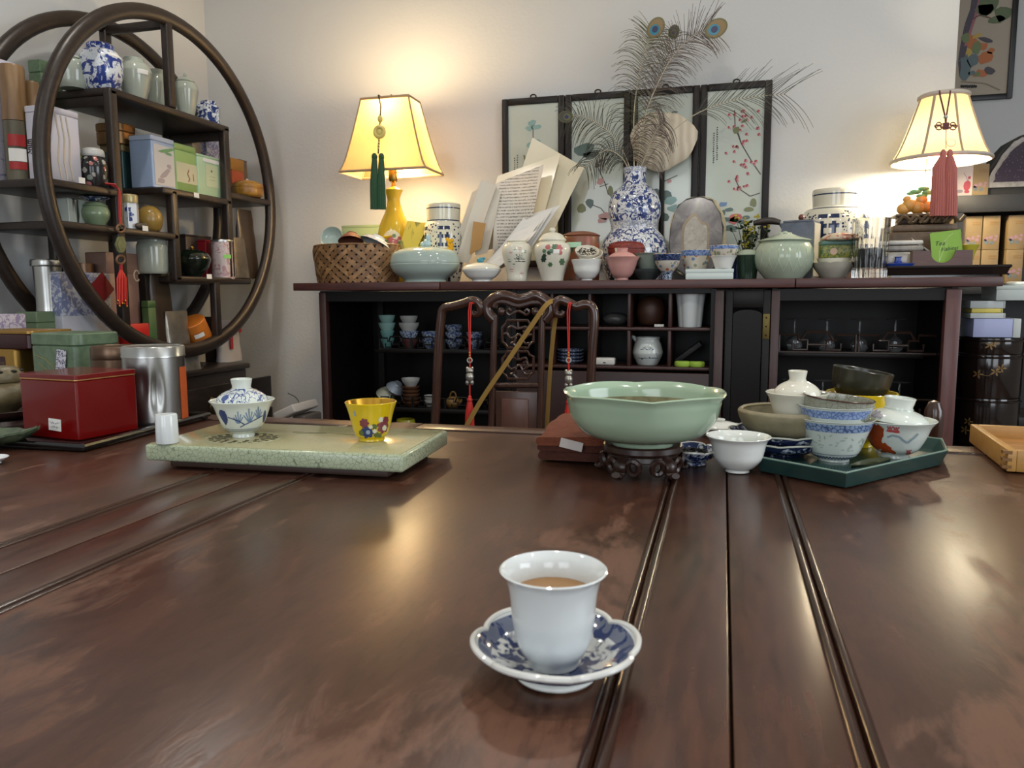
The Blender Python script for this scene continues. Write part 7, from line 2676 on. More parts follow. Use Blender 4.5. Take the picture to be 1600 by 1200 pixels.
b = MB().tube([(.046, wd * .22 + .014 * math.cos(R(a)), h * .82 + .02 * math.sin(R(a))) for a in range(0, 360, 30)], .003, 6, closed=True)
obj('round_clasp', b, mat('cream_clasp', '#cdb79a', .4), t)
tag(obj('red_envelope', o, mat('dark_red_paper', '#7a1618', .5), loc=Vector((XS - .045, onX(166, 440, XS - .045).y - .02, onX(166, 450, XS - .045).z))), 'dark red envelope on edge in front of the copper-pink box', 'envelope')
t = stin('red_box', 'bright red box with a white sticker at the ring bottom', 'box', 203, 233, 506, XS - .05, z, mat('bright_red_card', '#b81c18', .4), dx=.06, lid_h=.5, ml=mat('bright_red_card', '#b81c18', .4), r=.003)
sticker(t, (.031, -.02, t['h'] * .75), (.04, .03), (0, 0, R(90)))
pouch('tea_pouch', 'tall brown foil pouch standing right of the red box', 228, 272, 428, XS - .07, z, BPCH, .06)
pouch('tea_pouch', 'crumpled silver foil pouch beside the orange tin', 258, 296, 486, XS - .05, z, FOIL, .05, .1)
pouch('tea_pouch', 'low silver foil bag behind the silver canister', 282, 312, 540, XS - .02, z, FOIL, .04, .1)
stin('green_packet', 'narrow green packet beside the brown pouch', 'packet', 231, 243, 470, XS - .05, z, mat('grass_green_card', '#3f5c34', .5), dx=.03, lid_h=.1, r=.002)
# orange tin lying tilted
p = onX(309, 523, XS - .06)
k = mpp(p)
t = thing('orange_tin', 'orange cylinder tin lying tilted at the ring bottom', 'tin', p)
t.rotation_euler = (R(32), 0, 0)
rr = 20 * k
obj('tin_body', MB().lathe([(0, -25 * k), (rr * .97, -25 * k), (rr, -24 * k), (rr, 12 * k), (0, 12 * k)], seg=28), mat('orange_tinplate', '#bd6c24', .35), t)
obj('tin_lid', MB().lathe([(0, 12.3 * k), (rr, 12.3 * k), (rr, 25 * k), (rr * .96, 26 * k), (0, 26 * k)], seg=28), mat('orange_tin_lid', '#c8742c', .35), t)
b = MB()
decal(b, lambda q: rr, facing(p) + .2, [(-.02, 4 * k), (.02, 4 * k), (.02, 11 * k), (-.02, 11 * k)], .001)
lb = obj('price_sticker', b, TAGW, t)
t = pouch('gift_bag', 'white bag with red ribbon at the ring bottom right', 340, 374, 500, XS - .12, z, mat('white_gift_bag', '#b9b3b0', .5, var=.1), .06, .1)
b = MB()
hh_ = onX(357, 500, XS - .12).z - z
b.ribbon([(.03, -.02, hh_ * .3), (.025, -.01, hh_ * .8), (.02, .02, hh_ * .95), (.03, .05, hh_ * .7)], .018, (1, 0, 0), .002)
obj('red_ribbon', b, mat('red_ribbon', '#b01a1a', .4), t)

# hanging charm on the round shelf
p0 = onX(184, 292, XS + .03)
t = thing('hanging_charm', 'red cord charm with jade plaque and tassel on the round shelf', 'charm', p0)
k = mpp(p0)


def hc(px, py):
    return onX(px, py, XS + .032) - p0


obj('cord', MB().tube([hc(172, 289) + Vector((-.02, 0, .006)), hc(180, 291) + Vector((0, 0, .006)), hc(187, 299), hc(188, 340), hc(189, 352)], [1.5 * k] * 3 + [2.0 * k] * 2, 6).tube([hc(178, 290) + Vector((-.02, 0, .006)), hc(186, 295), hc(186.5, 340), hc(188, 352)], 1.4 * k, 6), mat('crimson_cord', '#a5121c', .5), t)
bd = MB()
for i in range(3):
    bd.ball(hc(188, 341 + i * 3.6), 2.2 * k, seg=8, rings=6)
obj('red_beads', bd, mat('orange_red_bead', '#b8452a', .3), t)['kind'] = 'stuff'
WRG = mat('wood_ring', '#6a4a34', .4)
for cy_, rr in ((357, 6.2), (406, 6.4)):
    obj('ring', MB().tube([hc(188.5 + rr * math.cos(R(a)), cy_ + rr * math.sin(R(a))) for a in range(0, 360, 24)], 2.0 * k, 7, closed=True), WRG, t)
ov = [(8 * math.cos(R(a)) * (1 + .06 * math.cos(R(6 * a))), 13 * math.sin(R(a)) * (1 + .04 * math.cos(R(6 * a)))) for a in range(0, 360, 12)]
b = MB()
for sc_, th in ((1, 1.2), (.75, 2.4)):
    vs = [hc(188.5 + x * sc_, 382 + y * sc_) for x, y in ov]
    n = len(vs)
    b.add([v + Vector((-th * k, 0, 0)) for v in vs] + [v + Vector((th * k, 0, 0)) for v in vs], [tuple(range(n)), tuple(range(n, 2 * n))] + [(i, (i + 1) % n, n + (i + 1) % n, n + i) for i in range(n)])
obj('jade_plaque', b, mat('olive_jade', '#6f7350', .3, var=.3, vscale=60), t)
obj('tassel_knot', MB().tube([hc(189, 413), hc(189, 421)], 2.6 * k, 6), mat('crimson_cord', '#a5121c', .5), t)
ts, tip = MB(), MB()
for i in range(10):
    a = i * 2 * math.pi / 10
    e_ = hc(191 + 7 * math.cos(a), 474 + 5 * math.sin(i * 2.1)) + Vector((3 * k * math.sin(a), 0, 0))
    ts.tube([hc(189, 420), hc(190 + 6 * math.cos(a), 435) + Vector((4 * k * math.sin(a), 0, 0)), e_], 1.5 * k, 5)
    tip.ball(e_, 1.9 * k, seg=6, rings=5)
obj('tassel_fringe', ts, RED, t)
obj('gold_tips', tip, GOLD, t)['kind'] = 'stuff'

# ================================================================== cups inside the cabinets
TEAL = mat('teal_crackle_cup', '#5f8a86', .2)
GREYB = mat('grey_white_bowl', '#a9aaa6', .2)
BWC = pat('blue_ring_cup', '#a4afb8', '#3c4c78', 'scroll', 80, .5)
CUPS = [(.5, 0), (.6, .15), (.9, .7), (1, 1)]


def stack(px, Y, z0, items, where):
    z = z0
    for i, (w_, hpx, m_, nm, ds) in enumerate(items):
        p = Vector((onY(px, 560, Y).x, Y, z + .0006))
        k = mpp(p)
        h, r = hpx * k, w_ / 2 * k
        pr = vessel(curve2([(r * .5, 0), (r * .62, h * .2), (r * .92, h * .7), (r, h)]), .0022, h * .15)
        tag(obj(nm, MB().lathe(pr, seg=28), m_, loc=p), ds + ' ' + where, 'cup' if 'cup' in nm else 'bowl')
        z = p.z + h * .72


stack(606, 2.93, SH1, [(22, 16, TEAL, 'teal_cup', 'teal cup lowest of the leftmost stack'), (22, 16, TEAL, 'teal_cup', 'teal cup second of the leftmost stack'), (27, 16, mat('pale_teal', '#7fa39d', .2), 'teal_cup', 'pale teal cup near the top of the leftmost stack'), (26, 16, mat('pale_teal', '#7fa39d', .2), 'teal_cup', 'pale teal cup topmost of the leftmost stack')], 'on the upper cabinet shelf')
stack(640, 2.94, SH1, [(30, 16, mat('dusky_red_cup', '#5c3a38', .3), 'red_cup', 'dusky red cup lowest under the white bowls'), (30, 15, BWC, 'blue_ring_cup', 'blue ringed cup under the white bowls'), (32, 17, GREYB, 'white_bowl', 'wide white bowl second from top of its stack'), (28, 15, GREYB, 'white_bowl', 'white bowl topmost of its stack')], 'on the upper cabinet shelf')
stack(673, 2.95, SH1, [(28, 15, BWC, 'blue_ring_cup', 'blue ringed cup lower of two beside the chair post'), (28, 15, BWC, 'blue_ring_cup', 'blue ringed cup upper of two beside the chair post')], 'on the upper cabinet shelf')
stack(710, 2.95, SH1, [(28, 15, BWC, 'blue_ring_cup', 'blue ringed cup lowest of three behind the chair'), (28, 15, BWC, 'blue_ring_cup', 'blue ringed cup middle of three behind the chair'), (28, 15, BWC, 'blue_ring_cup', 'blue ringed cup top of three behind the chair')], 'on the upper cabinet shelf')
stack(742, 2.95, SH1, [(26, 15, BWC, 'blue_ring_cup', 'blue ringed cup lower of two right of the red tassel'), (26, 15, BWC, 'blue_ring_cup', 'blue ringed cup upper of two right of the red tassel')], 'on the upper cabinet shelf')
WDN = mat('brown_wood_saucer', '#5a3a26', .5)
stack(641, 2.94, SH2, [(28, 8, WDN, 'wooden_bowl', 'wooden saucer lowest of the stack'), (28, 8, WDN, 'wooden_bowl', 'wooden saucer second of the stack'), (28, 8, WDN, 'wooden_bowl', 'wooden saucer third of the stack'), (28, 8, WDN, 'wooden_bowl', 'wooden saucer fourth of the stack'), (28, 8, WDN, 'wooden_bowl', 'wooden saucer fifth of the stack'), (29, 14, GREYB, 'white_bowl', 'white bowl topping the wooden saucers')], 'on the lower cabinet shelf')
stack(670, 2.95, SH2, [(18, 10, GREYB, 'white_cup', 'small white cup lower of two beside the chair post'), (18, 10, GREYB, 'white_cup', 'small white cup upper of two beside the chair post')], 'on the lower cabinet shelf')
for px, py, w_, m_, rot, lb in ((604, 612, 30, mat('white_yellow_bowl', '#a8ab98', .2), (R(200), R(30), 0), 'pale bowl with yellow rim lying on its side in the cabinet'), (620, 603, 30, mat('grey_blue_bowl', '#8f9aa5', .2), (R(190), R(38), 0), 'grey-blue bowl leaning behind the yellow-rimmed one')):
    lying_bowl('tilted_bowl', lb, px, py, 2.96, w_, m_, rot, .8)
p = Vector((onY(708, 615, 2.94).x, 2.94, SH2 + .0006))
k = mpp(p)
t = thing('clay_teapot', 'small ochre clay teapot with loop handle in the cabinet', 'teapot', p)
OCH = mat('ochre_clay', '#7a5a2a', .5)
obj('body', MB().lathe([(0, 0)] + curve2([(8 * k, 0), (12 * k, 6 * k), (11 * k, 12 * k), (6 * k, 17 * k), (2 * k, 18 * k)]) + [(0, 18 * k)], seg=24), OCH, t)
obj('spout', MB().tube([(9 * k, 0, 7 * k), (13 * k, 0, 10 * k), (14 * k, 0, 14 * k)], [3 * k, 2 * k, 1.5 * k], 8), OCH, t)
obj('handle', MB().tube([(5 * k * math.cos(R(a)), 0, 17 * k + 8 * k * math.sin(R(a))) for a in range(0, 181, 20)], 1.3 * k, 6), OCH, t)
for px, lb in ((598, 'round red fruit-shaped box left of its twin in the cabinet'), (611, 'round red fruit-shaped box right of its twin in the cabinet')):
    tag(obj('red_ball_box', MB().ball((0, 0, .016), .016, sx=1.1), mat('dark_crimson', '#5a1420', .4), loc=Vector((onY(px, 626, 2.915).x, 2.915, SH2 + .0006))), lb, 'box')
p = Vector((onY(634, 664, 2.9).x, 2.9, .1012))
t = thing('yellow_pot', 'yellow pot on the cabinet floor seen beside the yellow cup', 'pot', p)
hp2 = onY(634, 655, 2.9).z - p.z
obj('body', MB().lathe(vessel(curve2([(.04, 0), (.06, hp2 * .4), (.05, hp2 * .8), (.037, hp2)]), .003, .02), seg=24), mat('olive_yellow_glaze', '#8a8420', .25), t)

# pigeonhole contents
def cub(px, row):
    z_ = (zm if row == 0 else zb) + .0061
    return z_


t, rf, bo = pot('white_beaker', 'white square-lobed porcelain beaker in the upper right pigeonhole', 'beaker', 1080, 2.84, 48, 459, [(.72, 0), (.75, .05), (.85, .6), (.95, .95), (1, 1)], CUPW, z0=cub(0, 0), open_=True, fn=lambda a, t_, r, z: (r * (1 - .10 * (1 - abs(math.cos(2 * a)) ** .5)), z), seg=48)
t, rf, bo = pot('brown_gourd', 'round brown gourd in an upper pigeonhole', 'gourd', 1018, 2.86, 44, 462, [(.4, 0), (.8, .1), (1.0, .45), (.85, .8), (.4, .97), (.1, 1)], mat('matte_brown_gourd', '#3d2418', .5), z0=cub(0, 0))
t, rf, bo = pot('milk_jug', 'white jug painted with a blue landscape in the lower pigeonhole', 'jug', 1014, 2.83, 47, 527, [(.62, 0), (.70, .04), (.97, .35), (1.0, .5), (.88, .75), (.78, .88), (.80, 1.0)], mat('jug_white', '#b9c0bd', .12), z0=cub(0, 1), open_=True)
h, r = t['h'], t['r']
obj('spout', MB().tube([(-r * .72, 0, h * .88), (-r * .95, -.004, h * 1.0), (-r * 1.02, -.004, h * 1.05)], [.009, .007, .003], 8), MATS['jug_white'], t)
b = MB()
a0 = facing(t.location)
for q in stroke([(-.04, .28 * h), (-.02, .25 * h), (.005, .3 * h), (.03, .26 * h), (.042, .28 * h)], .006) + stroke([(-.005, .3 * h), (-.003, .55 * h)], .003) + stroke([(-.02, .62 * h), (-.005, .7 * h), (.015, .62 * h)], .003) + stroke([(.03, .45 * h), (.036, .36 * h)], .005):
    decal(b, rf, a0, q, .001)
for i in range(7):
    decal(b, rf, a0, blob(-.024 + i * .007, (.58 + .03 * (i % 3)) * h, .0045, .0035, 7, .3, 0, i), .001)
obj('blue_landscape', b, mat('slate_blue_brush', '#34506a', .2), bo)
for i in range(4):
    p = Vector((onY(892, 560, 2.84).x, 2.84, cub(0, 1) + i * .0125))
    k = mpp(p)
    tag(obj('blue_plate', MB().lathe(vessel(curve2([(12 * k, 0), (13 * k, .002), (19 * k, .008), (21 * k, .014)]), .002, .004), seg=32), BWC, loc=p), ('blue rimmed plate lowest of four in the pigeonhole', 'blue rimmed plate second of four in the pigeonhole', 'blue rimmed plate third of four in the pigeonhole', 'blue rimmed plate topmost of four in the pigeonhole')[i], 'plate', 'plates in the pigeonhole')
p = Vector((onY(946, 560, 2.80).x, 2.80, cub(0, 1)))
k = mpp(p)
t = thing('white_tape_box', 'small white plastic box in a lower pigeonhole', 'box', p)
obj('body', MB().rbox((0, 0, 5.5 * k), (31 * k, .05, 11 * k), .006, 3), mat('white_plastic', '#c4c2bc', .4), t)
obj('black_slot', MB().box((0, -.0255, 4 * k), (4 * k, .001, 1.5 * k)), BLACKM, t)
for px, lb, tp in ((1066, 'lime green round sponge left of its twin in the pigeonhole', 0), (1089, 'lime green round sponge right of its twin in the pigeonhole', 1)):
    p = Vector((onY(px, 565, 2.79).x, 2.79, cub(0, 1)))
    k = mpp(p)
    tag(obj('green_sponge', MB().lathe([(0, 0), (11 * k, 0), (12 * k, .004), (12 * k, 6 * k), (11 * k, 8 * k), (0, 8 * k)], seg=24, sy=.7), mat('lime_sponge', '#8fae3c', .8), loc=p), lb, 'sponge')
p = Vector((onY(1076, 560, 2.9).x, 2.9, cub(0, 1) + .045))
o = obj('black_book', MB().rbox((0, 0, 0), (.11, .1, .018), .002), mat('matte_black_cover', '#1d1c1c', .6), loc=p)
o.rotation_euler = (0, R(-38), 0)
tag(o, 'black notebook leaning in the lower right pigeonhole', 'notebook')
p = Vector((onY(962, 500, 2.88).x, 2.88, cub(0, 0)))
o = MB().ball((0, 0, .025), .05, sx=1.0, sy=.8, sz=.5, seg=16, rings=8)
tag(obj('plastic_bag', o, mat('grey_plastic_bag', '#4a4a4a', .35, var=.4, vscale=40, bump=.8, bscale=50), loc=p), 'crumpled grey plastic bag in an upper pigeonhole', 'bag')
o = obj('white_eraser', MB().rbox((0, 0, .005), (.034, .02, .010), .002), mat('white_plastic', '#c4c2bc', .4), loc=Vector((onY(1030, 512, 2.79).x, 2.79, cub(0, 0))))
tag(o, 'small white block in front of the brown gourd', 'block')

# inverted stem glasses in the right cabinet
def stem_glass(px, Y, zsh, label):
    p = Vector((onY(px, 500, Y).x, Y, zsh + .0006))
    k = mpp(p)
    t = thing('wine_glass', label, 'wine glass', p)
    hb2 = .055
    pr = [(.024, 0), (.029, .02), (.026, .04), (.010, hb2), (.0035, hb2 + .006), (.003, .105), (.006, .112), (.033, .1155), (.034, .117), (0, .1185)]
    obj('bowl', MB().lathe(pr[:5] + [(.0, hb2 + .004), (.008, hb2 - .004), (.0245, .039), (.0275, .02), (.0225, 0), (.024, 0)], seg=28), CGL, t)
    obj('stem', MB().lathe([(0, hb2 + .002), (.0035, hb2 + .004), (.003, .105), (.004, .112), (0, .112)], seg=12), CGL, t)
    obj('foot', MB().lathe([(0, .112), (.006, .112), (.033, .1155), (.034, .117), (.02, .1185), (0, .119)], seg=28), CGL, t)


CG = NT('thin_dark_glass')
setp(CG.p, .04, trans=.9, ior=1.45)
CG.p.inputs['Base Color'].default_value = (.75, .76, .78, 1)
CGL = CG.m
for px, lb in ((1242, 'first'), (1293, 'second'), (1344, 'third'), (1400, 'fourth')):
    stem_glass(px, 2.97, SH3, '%s inverted wine glass from the left on the upper cabinet shelf' % lb)
for px, lb in ((1240, 'leftmost'), (1290, 'middle'), (1411, 'rightmost')):
    stem_glass(px, 2.97, SH4, '%s inverted wine glass on the lower cabinet shelf' % lb)

# ================================================================== porcelain pictures on the back wall
FRW = mat('dark_picture_frame', '#170f0c', .4, var=.3, vscale=20, spec=.3)
PORC = mat('porcelain_plaque', '#b9c0b6', .12, coat=.3)
FX0, FWd, FZ1, FZ0 = -.923, .272, 1.82, 1.12
FY = YW - .002
VERM, OLIV, SLAT, BRANCH, PNK, TEALB, CREAM = (mat(*q) for q in (('painted_red', '#9c3440', .3), ('painted_olive', '#6b7046', .3), ('painted_slate', '#4f625c', .3), ('painted_branch', '#4d4238', .3), ('painted_pink', '#b98a86', .3), ('painted_teal', '#7fa09c', .3), ('painted_cream', '#b5ac8c', .3)))


def paint_group(parent, specs, x0, w_, z0, h):
    """painting on a plaque: (name, material, list of polygons in 0..1 plaque coordinates)"""
    for i, (nm, m_, polys) in enumerate(specs):
        b = MB()
        for q in polys:
            b.plate([(x0 + x * w_, z0 + y * h) for x, y in q], (0, -.0152 - .0003 * i, 0), (1, 0, 0), (0, 0, 1), .0006)
        obj(nm, b, m_, parent)['kind'] = 'stuff'


def st2(pts, w_, asp=.42):
    """stroke in plaque coordinates (x scaled by the plaque aspect)"""
    q = stroke([(x * asp, y) for x, y in pts], w_)
    return [[(x / asp, y) for x, y in p_] for p_ in q]


def bl2(x, y, rx, ry, seed=1, rot=0, jag=.25, asp=.42, n=9):
    return [(px / asp, py) for px, py in blob(x * asp, y, rx * asp, ry, n, jag, rot, seed)]


def rows_writing(x, y0, y1, n):
    rd_ = random.Random(int(x * 100))
    return [bl2(x + rd_.uniform(-.006, .006), y0 + (y1 - y0) * i / n, .012, .0045, i, 0, .4, n=6) for i in range(n)]


rdm = random.Random(5)
blossoms = [(rdm.gauss(.62, .12), rdm.uniform(.30, .86)) for i in range(46)]
ART = [
    ('porcelain picture of a teal leaf and small bird, leftmost on the wall', [('leaf', TEALB, [bl2(.48, .86, .09, .022, 1), bl2(.56, .83, .09, .02, 2), bl2(.42, .82, .08, .02, 3), bl2(.45, .70, .1, .022, 4), bl2(.58, .72, .07, .016, 5)]), ('stem', BRANCH, st2([(.5, .82), (.5, .72), (.56, .66), (.58, .60), (.57, .54)], .006)), ('bird', OLIV, [bl2(.42, .60, .05, .02, 6), bl2(.36, .57, .03, .012, 7), bl2(.33, .60, .02, .03, 8, .3)]), ('writing', INK, rows_writing(.12, .42, .62, 12) + rows_writing(.18, .40, .64, 14))]),
    ('porcelain picture of lotus leaves and a bird behind the left feather', [('lotus_leaf', SLAT, [bl2(.25, .64, .22, .045, 1), bl2(.38, .60, .14, .03, 2), bl2(.36, .24, .09, .035, 3)]), ('leaf_back', OLIV, [bl2(.20, .21, .10, .035, 4), bl2(.76, .32, .05, .04, 5)]), ('stem', BRANCH, st2([(.45, .62), (.52, .5), (.66, .38), (.72, .3)], .007) + st2([(.40, .23), (.58, .2), (.66, .16)], .007) + st2([(.72, .38), (.55, .36)], .005)), ('lotus_flower', PNK, [bl2(.56, .40, .07, .025, 6), bl2(.66, .14, .14, .03, 7), bl2(.6, .11, .1, .02, 8)]), ('bird', BRANCH, [bl2(.50, .52, .05, .02, 9), bl2(.56, .55, .04, .012, 10, .6)])]),
    ('porcelain picture of leaves and blossom behind the cream shell', [('foliage', SLAT, [bl2(.42, .82, .16, .022, 1), bl2(.36, .78, .10, .02, 2), bl2(.68, .87, .06, .012, 3), bl2(.35, .30, .12, .035, 4), bl2(.55, .27, .10, .04, 5), bl2(.48, .12, .14, .04, 9)]), ('teal_foliage', TEALB, [bl2(.62, .24, .12, .03, 6), bl2(.70, .18, .14, .03, 7)]), ('blossom', PNK, [bl2(.40, .85, .09, .02, 8), bl2(.60, .38, .05, .015, 9), bl2(.42, .24, .07, .02, 10)]), ('stem', BRANCH, st2([(.2, .1), (.35, .25), (.5, .38), (.75, .42)], .006)), ('writing', INK, rows_writing(.82, .72, .84, 8) + rows_writing(.78, .70, .80, 7))]),
    ('porcelain picture of red plum blossom and a peony, rightmost on the wall', [('branch', BRANCH, st2([(.97, .40), (.8, .50), (.62, .62), (.5, .74), (.48, .86)], .008) + st2([(.97, .27), (.8, .25), (.62, .30), (.52, .38)], .007) + st2([(.62, .62), (.56, .70)], .005)), ('plum_blossom', VERM, [bl2(x, y, .026, .010, i) for i, (x, y) in enumerate(blossoms)]), ('blossom_light', PNK, [bl2(x + .02, y - .006, .018, .007, i + 60) for i, (x, y) in enumerate(blossoms)]), ('bird', OLIV, [bl2(.52, .72, .05, .028, 2), bl2(.66, .78, .07, .009, 3, .6), bl2(.78, .16, .10, .016, 4), bl2(.86, .20, .05, .03, 5)]), ('peony', mat('painted_coral', '#b3544c', .3), [bl2(.53, .10, .13, .030, 6), bl2(.52, .08, .1, .03, 7)]), ('blue_flower', mat('painted_blue', '#5f7aa0', .3), [bl2(.32, .20, .08, .016, 8)]), ('leaves', SLAT, [bl2(.36, .09, .1, .02, 9), bl2(.44, .16, .07, .014, 10), bl2(.74, .10, .07, .013, 11), bl2(.33, .14, .04, .02, 12), bl2(.66, .07, .07, .016, 14), bl2(.45, .03, .14, .02, 15)]), ('writing', INK, rows_writing(.13, .50, .72, 14) + rows_writing(.19, .52, .76, 15))])]
for i, (lb, specs) in enumerate(ART):
    x0 = FX0 + i * FWd + .001
    w_ = FWd - .003
    t = thing('porcelain_picture', lb, 'picture', (x0, FY, FZ0), 0, 'porcelain pictures on the back wall')
    H_ = FZ1 - FZ0
    fwd = .027
    for nm, c_, d in (('frame_stile', (fwd / 2, H_ / 2), (fwd, H_)), ('frame_stile', (w_ - fwd / 2, H_ / 2), (fwd, H_)), ('frame_rail', (w_ / 2, H_ - fwd / 2), (w_ - 2 * fwd, fwd)), ('frame_rail', (w_ / 2, fwd / 2), (w_ - 2 * fwd, fwd))):
        obj(nm, MB().rbox((c_[0], -.012, c_[1]), (d[0], .024, d[1]), .004), FRW, t)
    obj('plaque', MB().box((w_ / 2, -.009, H_ / 2), (w_ - 2 * fwd, .012, H_ - 2 * fwd)), PORC, t)
    obj('hanging_ring', MB().tube([(w_ / 2 + .012 * math.cos(R(a)), -.012, H_ + .005 + .008 * math.sin(R(a))) for a in range(0, 360, 30)], .003, 6, closed=True), mat('iron_ring', '#2a221d', .5, .6), t)
    paint_group(t, specs, fwd, w_ - 2 * fwd, fwd + .10, H_ - 2 * fwd - .10)

# cream shell slab standing behind the vase
ps_ = onY(1035, 220, 3.19)
k = mpp(ps_)
t = thing('shell_slab', 'cream scalloped shell slab standing behind the gourd vase', 'shell', (ps_.x, 3.19, ZC))
zc_ = ps_.z - ZC
sp_ = []
for i in range(28):
    a = 2 * math.pi * i / 28
    rr = 50 * k * (1 + .05 * math.sin(a * 3 + 1) + .03 * math.sin(a * 7))
    sp_.append((rr * math.cos(a) * 1.02, zc_ + rr * .9 * math.sin(a)))
b = MB()
n = len(sp_)
for rrr, th in ((1, 0),):
    rows = [(1.0, .004), (1.0, -.004), (.9, -.014), (.6, -.022), (.3, -.026)]
    vs = [Vector((x * s_, y_, zc_ + (z_ - zc_) * s_)) for s_, y_ in rows for x, z_ in sp_]
    fs = [(j * n + i, j * n + (i + 1) % n, (j + 1) * n + (i + 1) % n, (j + 1) * n + i) for j in range(len(rows) - 1) for i in range(n)]
    fs += [tuple(range(n)), tuple(range((len(rows) - 1) * n, len(rows) * n))]
    b.add(vs, fs)
SHL = NT('cream_shell')
setp(SHL.p, .55)
wv_ = SHL.n('ShaderNodeTexWave')
wv_.inputs['Scale'].default_value = 9
wv_.inputs['Distortion'].default_value = 3
SHL.l(SHL.co(), wv_.inputs['Vector'])
SHL.l(SHL.mix(wv_.outputs['Fac'], lin('#bdb09a'), lin('#d0c5b0')), SHL.p.inputs['Base Color'])
SHL.bump(wv_.outputs['Fac'], .5, .004)
obj('shell', b, SHL.m, t)
obj('stand_post', MB().rbox((0, .012, (zc_ - .06) / 2), (.02, .012, zc_ - .06), .003), EBONY, t)

# ================================================================== peacock feathers in the gourd vase
BARB = mat('peacock_barb', '#39382a', .5, var=.4, vscale=60)
BARB2 = mat('peacock_barb_green', '#4a4a24', .45, var=.4, vscale=60)
BARB3 = mat('peacock_barb_bronze', '#54443a', .5, var=.3, vscale=60)
SHAFT = mat('feather_shaft', '#b5aa90', .5)
E1, E2, E3, E4 = mat('eye_olive', '#5c5a2a', .35), mat('eye_bronze', '#7d6438', .3), mat('eye_turquoise', '#16738c', .25), mat('eye_navy', '#141a4a', .3)


def feather(label, stem, Y, barb_fn, eye=None, m_=None, seed=0, t0=.35, n=46, w0=.0013, dark=False):
    base = onY(*stem[0], 3.09)
    t = thing('peacock_feather', label, 'feather', base, 0, 'peacock feathers in the gourd vase')
    rd_ = random.Random(seed)
    N = len(stem)
    pts = crom([onY(x, y, 3.09 + (Y - 3.05) * i / (N - 1)) - base for i, (x, y) in enumerate(stem)], 10)
    obj('shaft', MB().tube(pts, [.0026 - .0018 * i / len(pts) for i in range(len(pts))], 6), SHAFT, t)
    b = MB()
    kk = mpp(base)
    M_ = len(pts)
    for i in range(n):
        q = t0 + (1 - t0) * i / (n - 1)
        f_ = q * (M_ - 1)
        j = min(int(f_), M_ - 2)
        p = pts[j].lerp(pts[j + 1], f_ - j)
        tg = (pts[j + 1] - pts[j]).normalized()
        for s_ in (-1, 1):
            L_, ang, droop = barb_fn(q, s_)
            L_ *= kk * rd_.uniform(.8, 1.15)
            if L_ <= 0:
                continue
            ang = R(ang + rd_.uniform(-8, 8)) * s_
            d = Vector((tg.x * math.cos(ang) + tg.z * math.sin(ang), rd_.uniform(-.25, .25), -tg.x * math.sin(ang) + tg.z * math.cos(ang))).normalized()
            path = []
            pos = p.copy()
            steps = 7
            for q2 in range(steps + 1):
                path.append(pos.copy())
                pos = pos + d * (L_ / steps)
                d = (d + Vector((s_ * tg.z * .0, 0, -droop / steps * (1 + q2 * .35)))).normalized()
            b.tube(path, [w0 * (1.15 - .6 * q2 / steps) for q2 in range(steps + 1)], 3, cap=False)
    o = obj('barbs', b, m_ or BARB, t)
    o['kind'] = 'stuff'
    if eye:
        ex, ey, sc, rot = eye
        c_ = onY(ex, ey, Y + .04) - base + Vector((0, -.004, 0))
        for i, (nm, mm, rx, ry, dx, dz) in enumerate((('eye_fringe', E1, 15, 19, 0, 0), ('eye_bronze', E2, 12.5, 16, 0, 0), ('eye_turquoise', E3, 8.5, 9.5, 0, -4), ('eye_navy', E4, 5, 5.6, 0, -3))):
            poly = []
            for a in range(0, 360, 15):
                x, z_ = rx * sc * math.cos(R(a)) + dx * sc, ry * sc * math.sin(R(a)) + dz * sc
                poly.append(((x * math.cos(rot) - z_ * math.sin(rot)) * kk, (x * math.sin(rot) + z_ * math.cos(rot)) * kk))
            mm = (BARB2, BARB, E1, E4)[i] if dark else mm
            obj(nm, MB().plate(poly, c_ + Vector((0, -.0008 * i, 0)), (1, 0, 0), (0, 0, 1), .0007), mm, t)
    return t


feather('peacock feather arching left with a dark eye over the second picture', [(986, 268), (975, 240), (955, 210), (930, 190), (905, 181), (884, 182)], 3.05, lambda q, s: ((50 if s < 0 else 38) * (.5 + .5 * math.sin(q * 3)), 62, 1.0), (884, 183, .62, R(80)), BARB, 1, .12, 46, dark=True)
feather('peacock feather rising to a bright eye, left of the two topmost', [(991, 268), (990, 210), (992, 160), (1000, 110), (1011, 70), (1020, 50)], 3.05, lambda q, s: (46 if q < .85 else 40, 55 if q < .8 else 70 - 60 * (q - .8), .9 if q < .85 else .25), (1025, 44, .85, R(-28)), BARB2, 2, .25, 56)
feather('peacock feather rising to a bright eye, right of the two topmost', [(998, 268), (1003, 220), (1010, 175), (1026, 135), (1050, 90), (1080, 58), (1108, 46)], 3.02, lambda q, s: (48 if q < .8 else 44, 52, .8 if (s > 0 and q < .7) else .35), (1119, 45, .9, R(-62)), BARB3, 3, .35, 62)
feather('bare peacock feather reaching right across the plum picture', [(1003, 268), (1030, 225), (1075, 186), (1120, 164), (1170, 152), (1225, 147)], 3.08, lambda q, s: (66 if q > .55 else 40, 34, .5 if s > 0 else .1), None, BARB, 4, .45, 26)
feather('small peacock feather with a narrow dark eye between the tall ones', [(995, 268), (1000, 215), (1018, 150), (1040, 95), (1052, 55)], 3.09, lambda q, s: (40, 50, 1.0), (1053, 50, .55, R(-15)), BARB, 5, .25, 36, dark=True)
feather('short drooping peacock feather curled low over the cream shell', [(999, 268), (1012, 235), (1025, 205), (1040, 190)], 2.97, lambda q, s: (42, 70, 1.5), None, BARB3, 6, .1, 40)
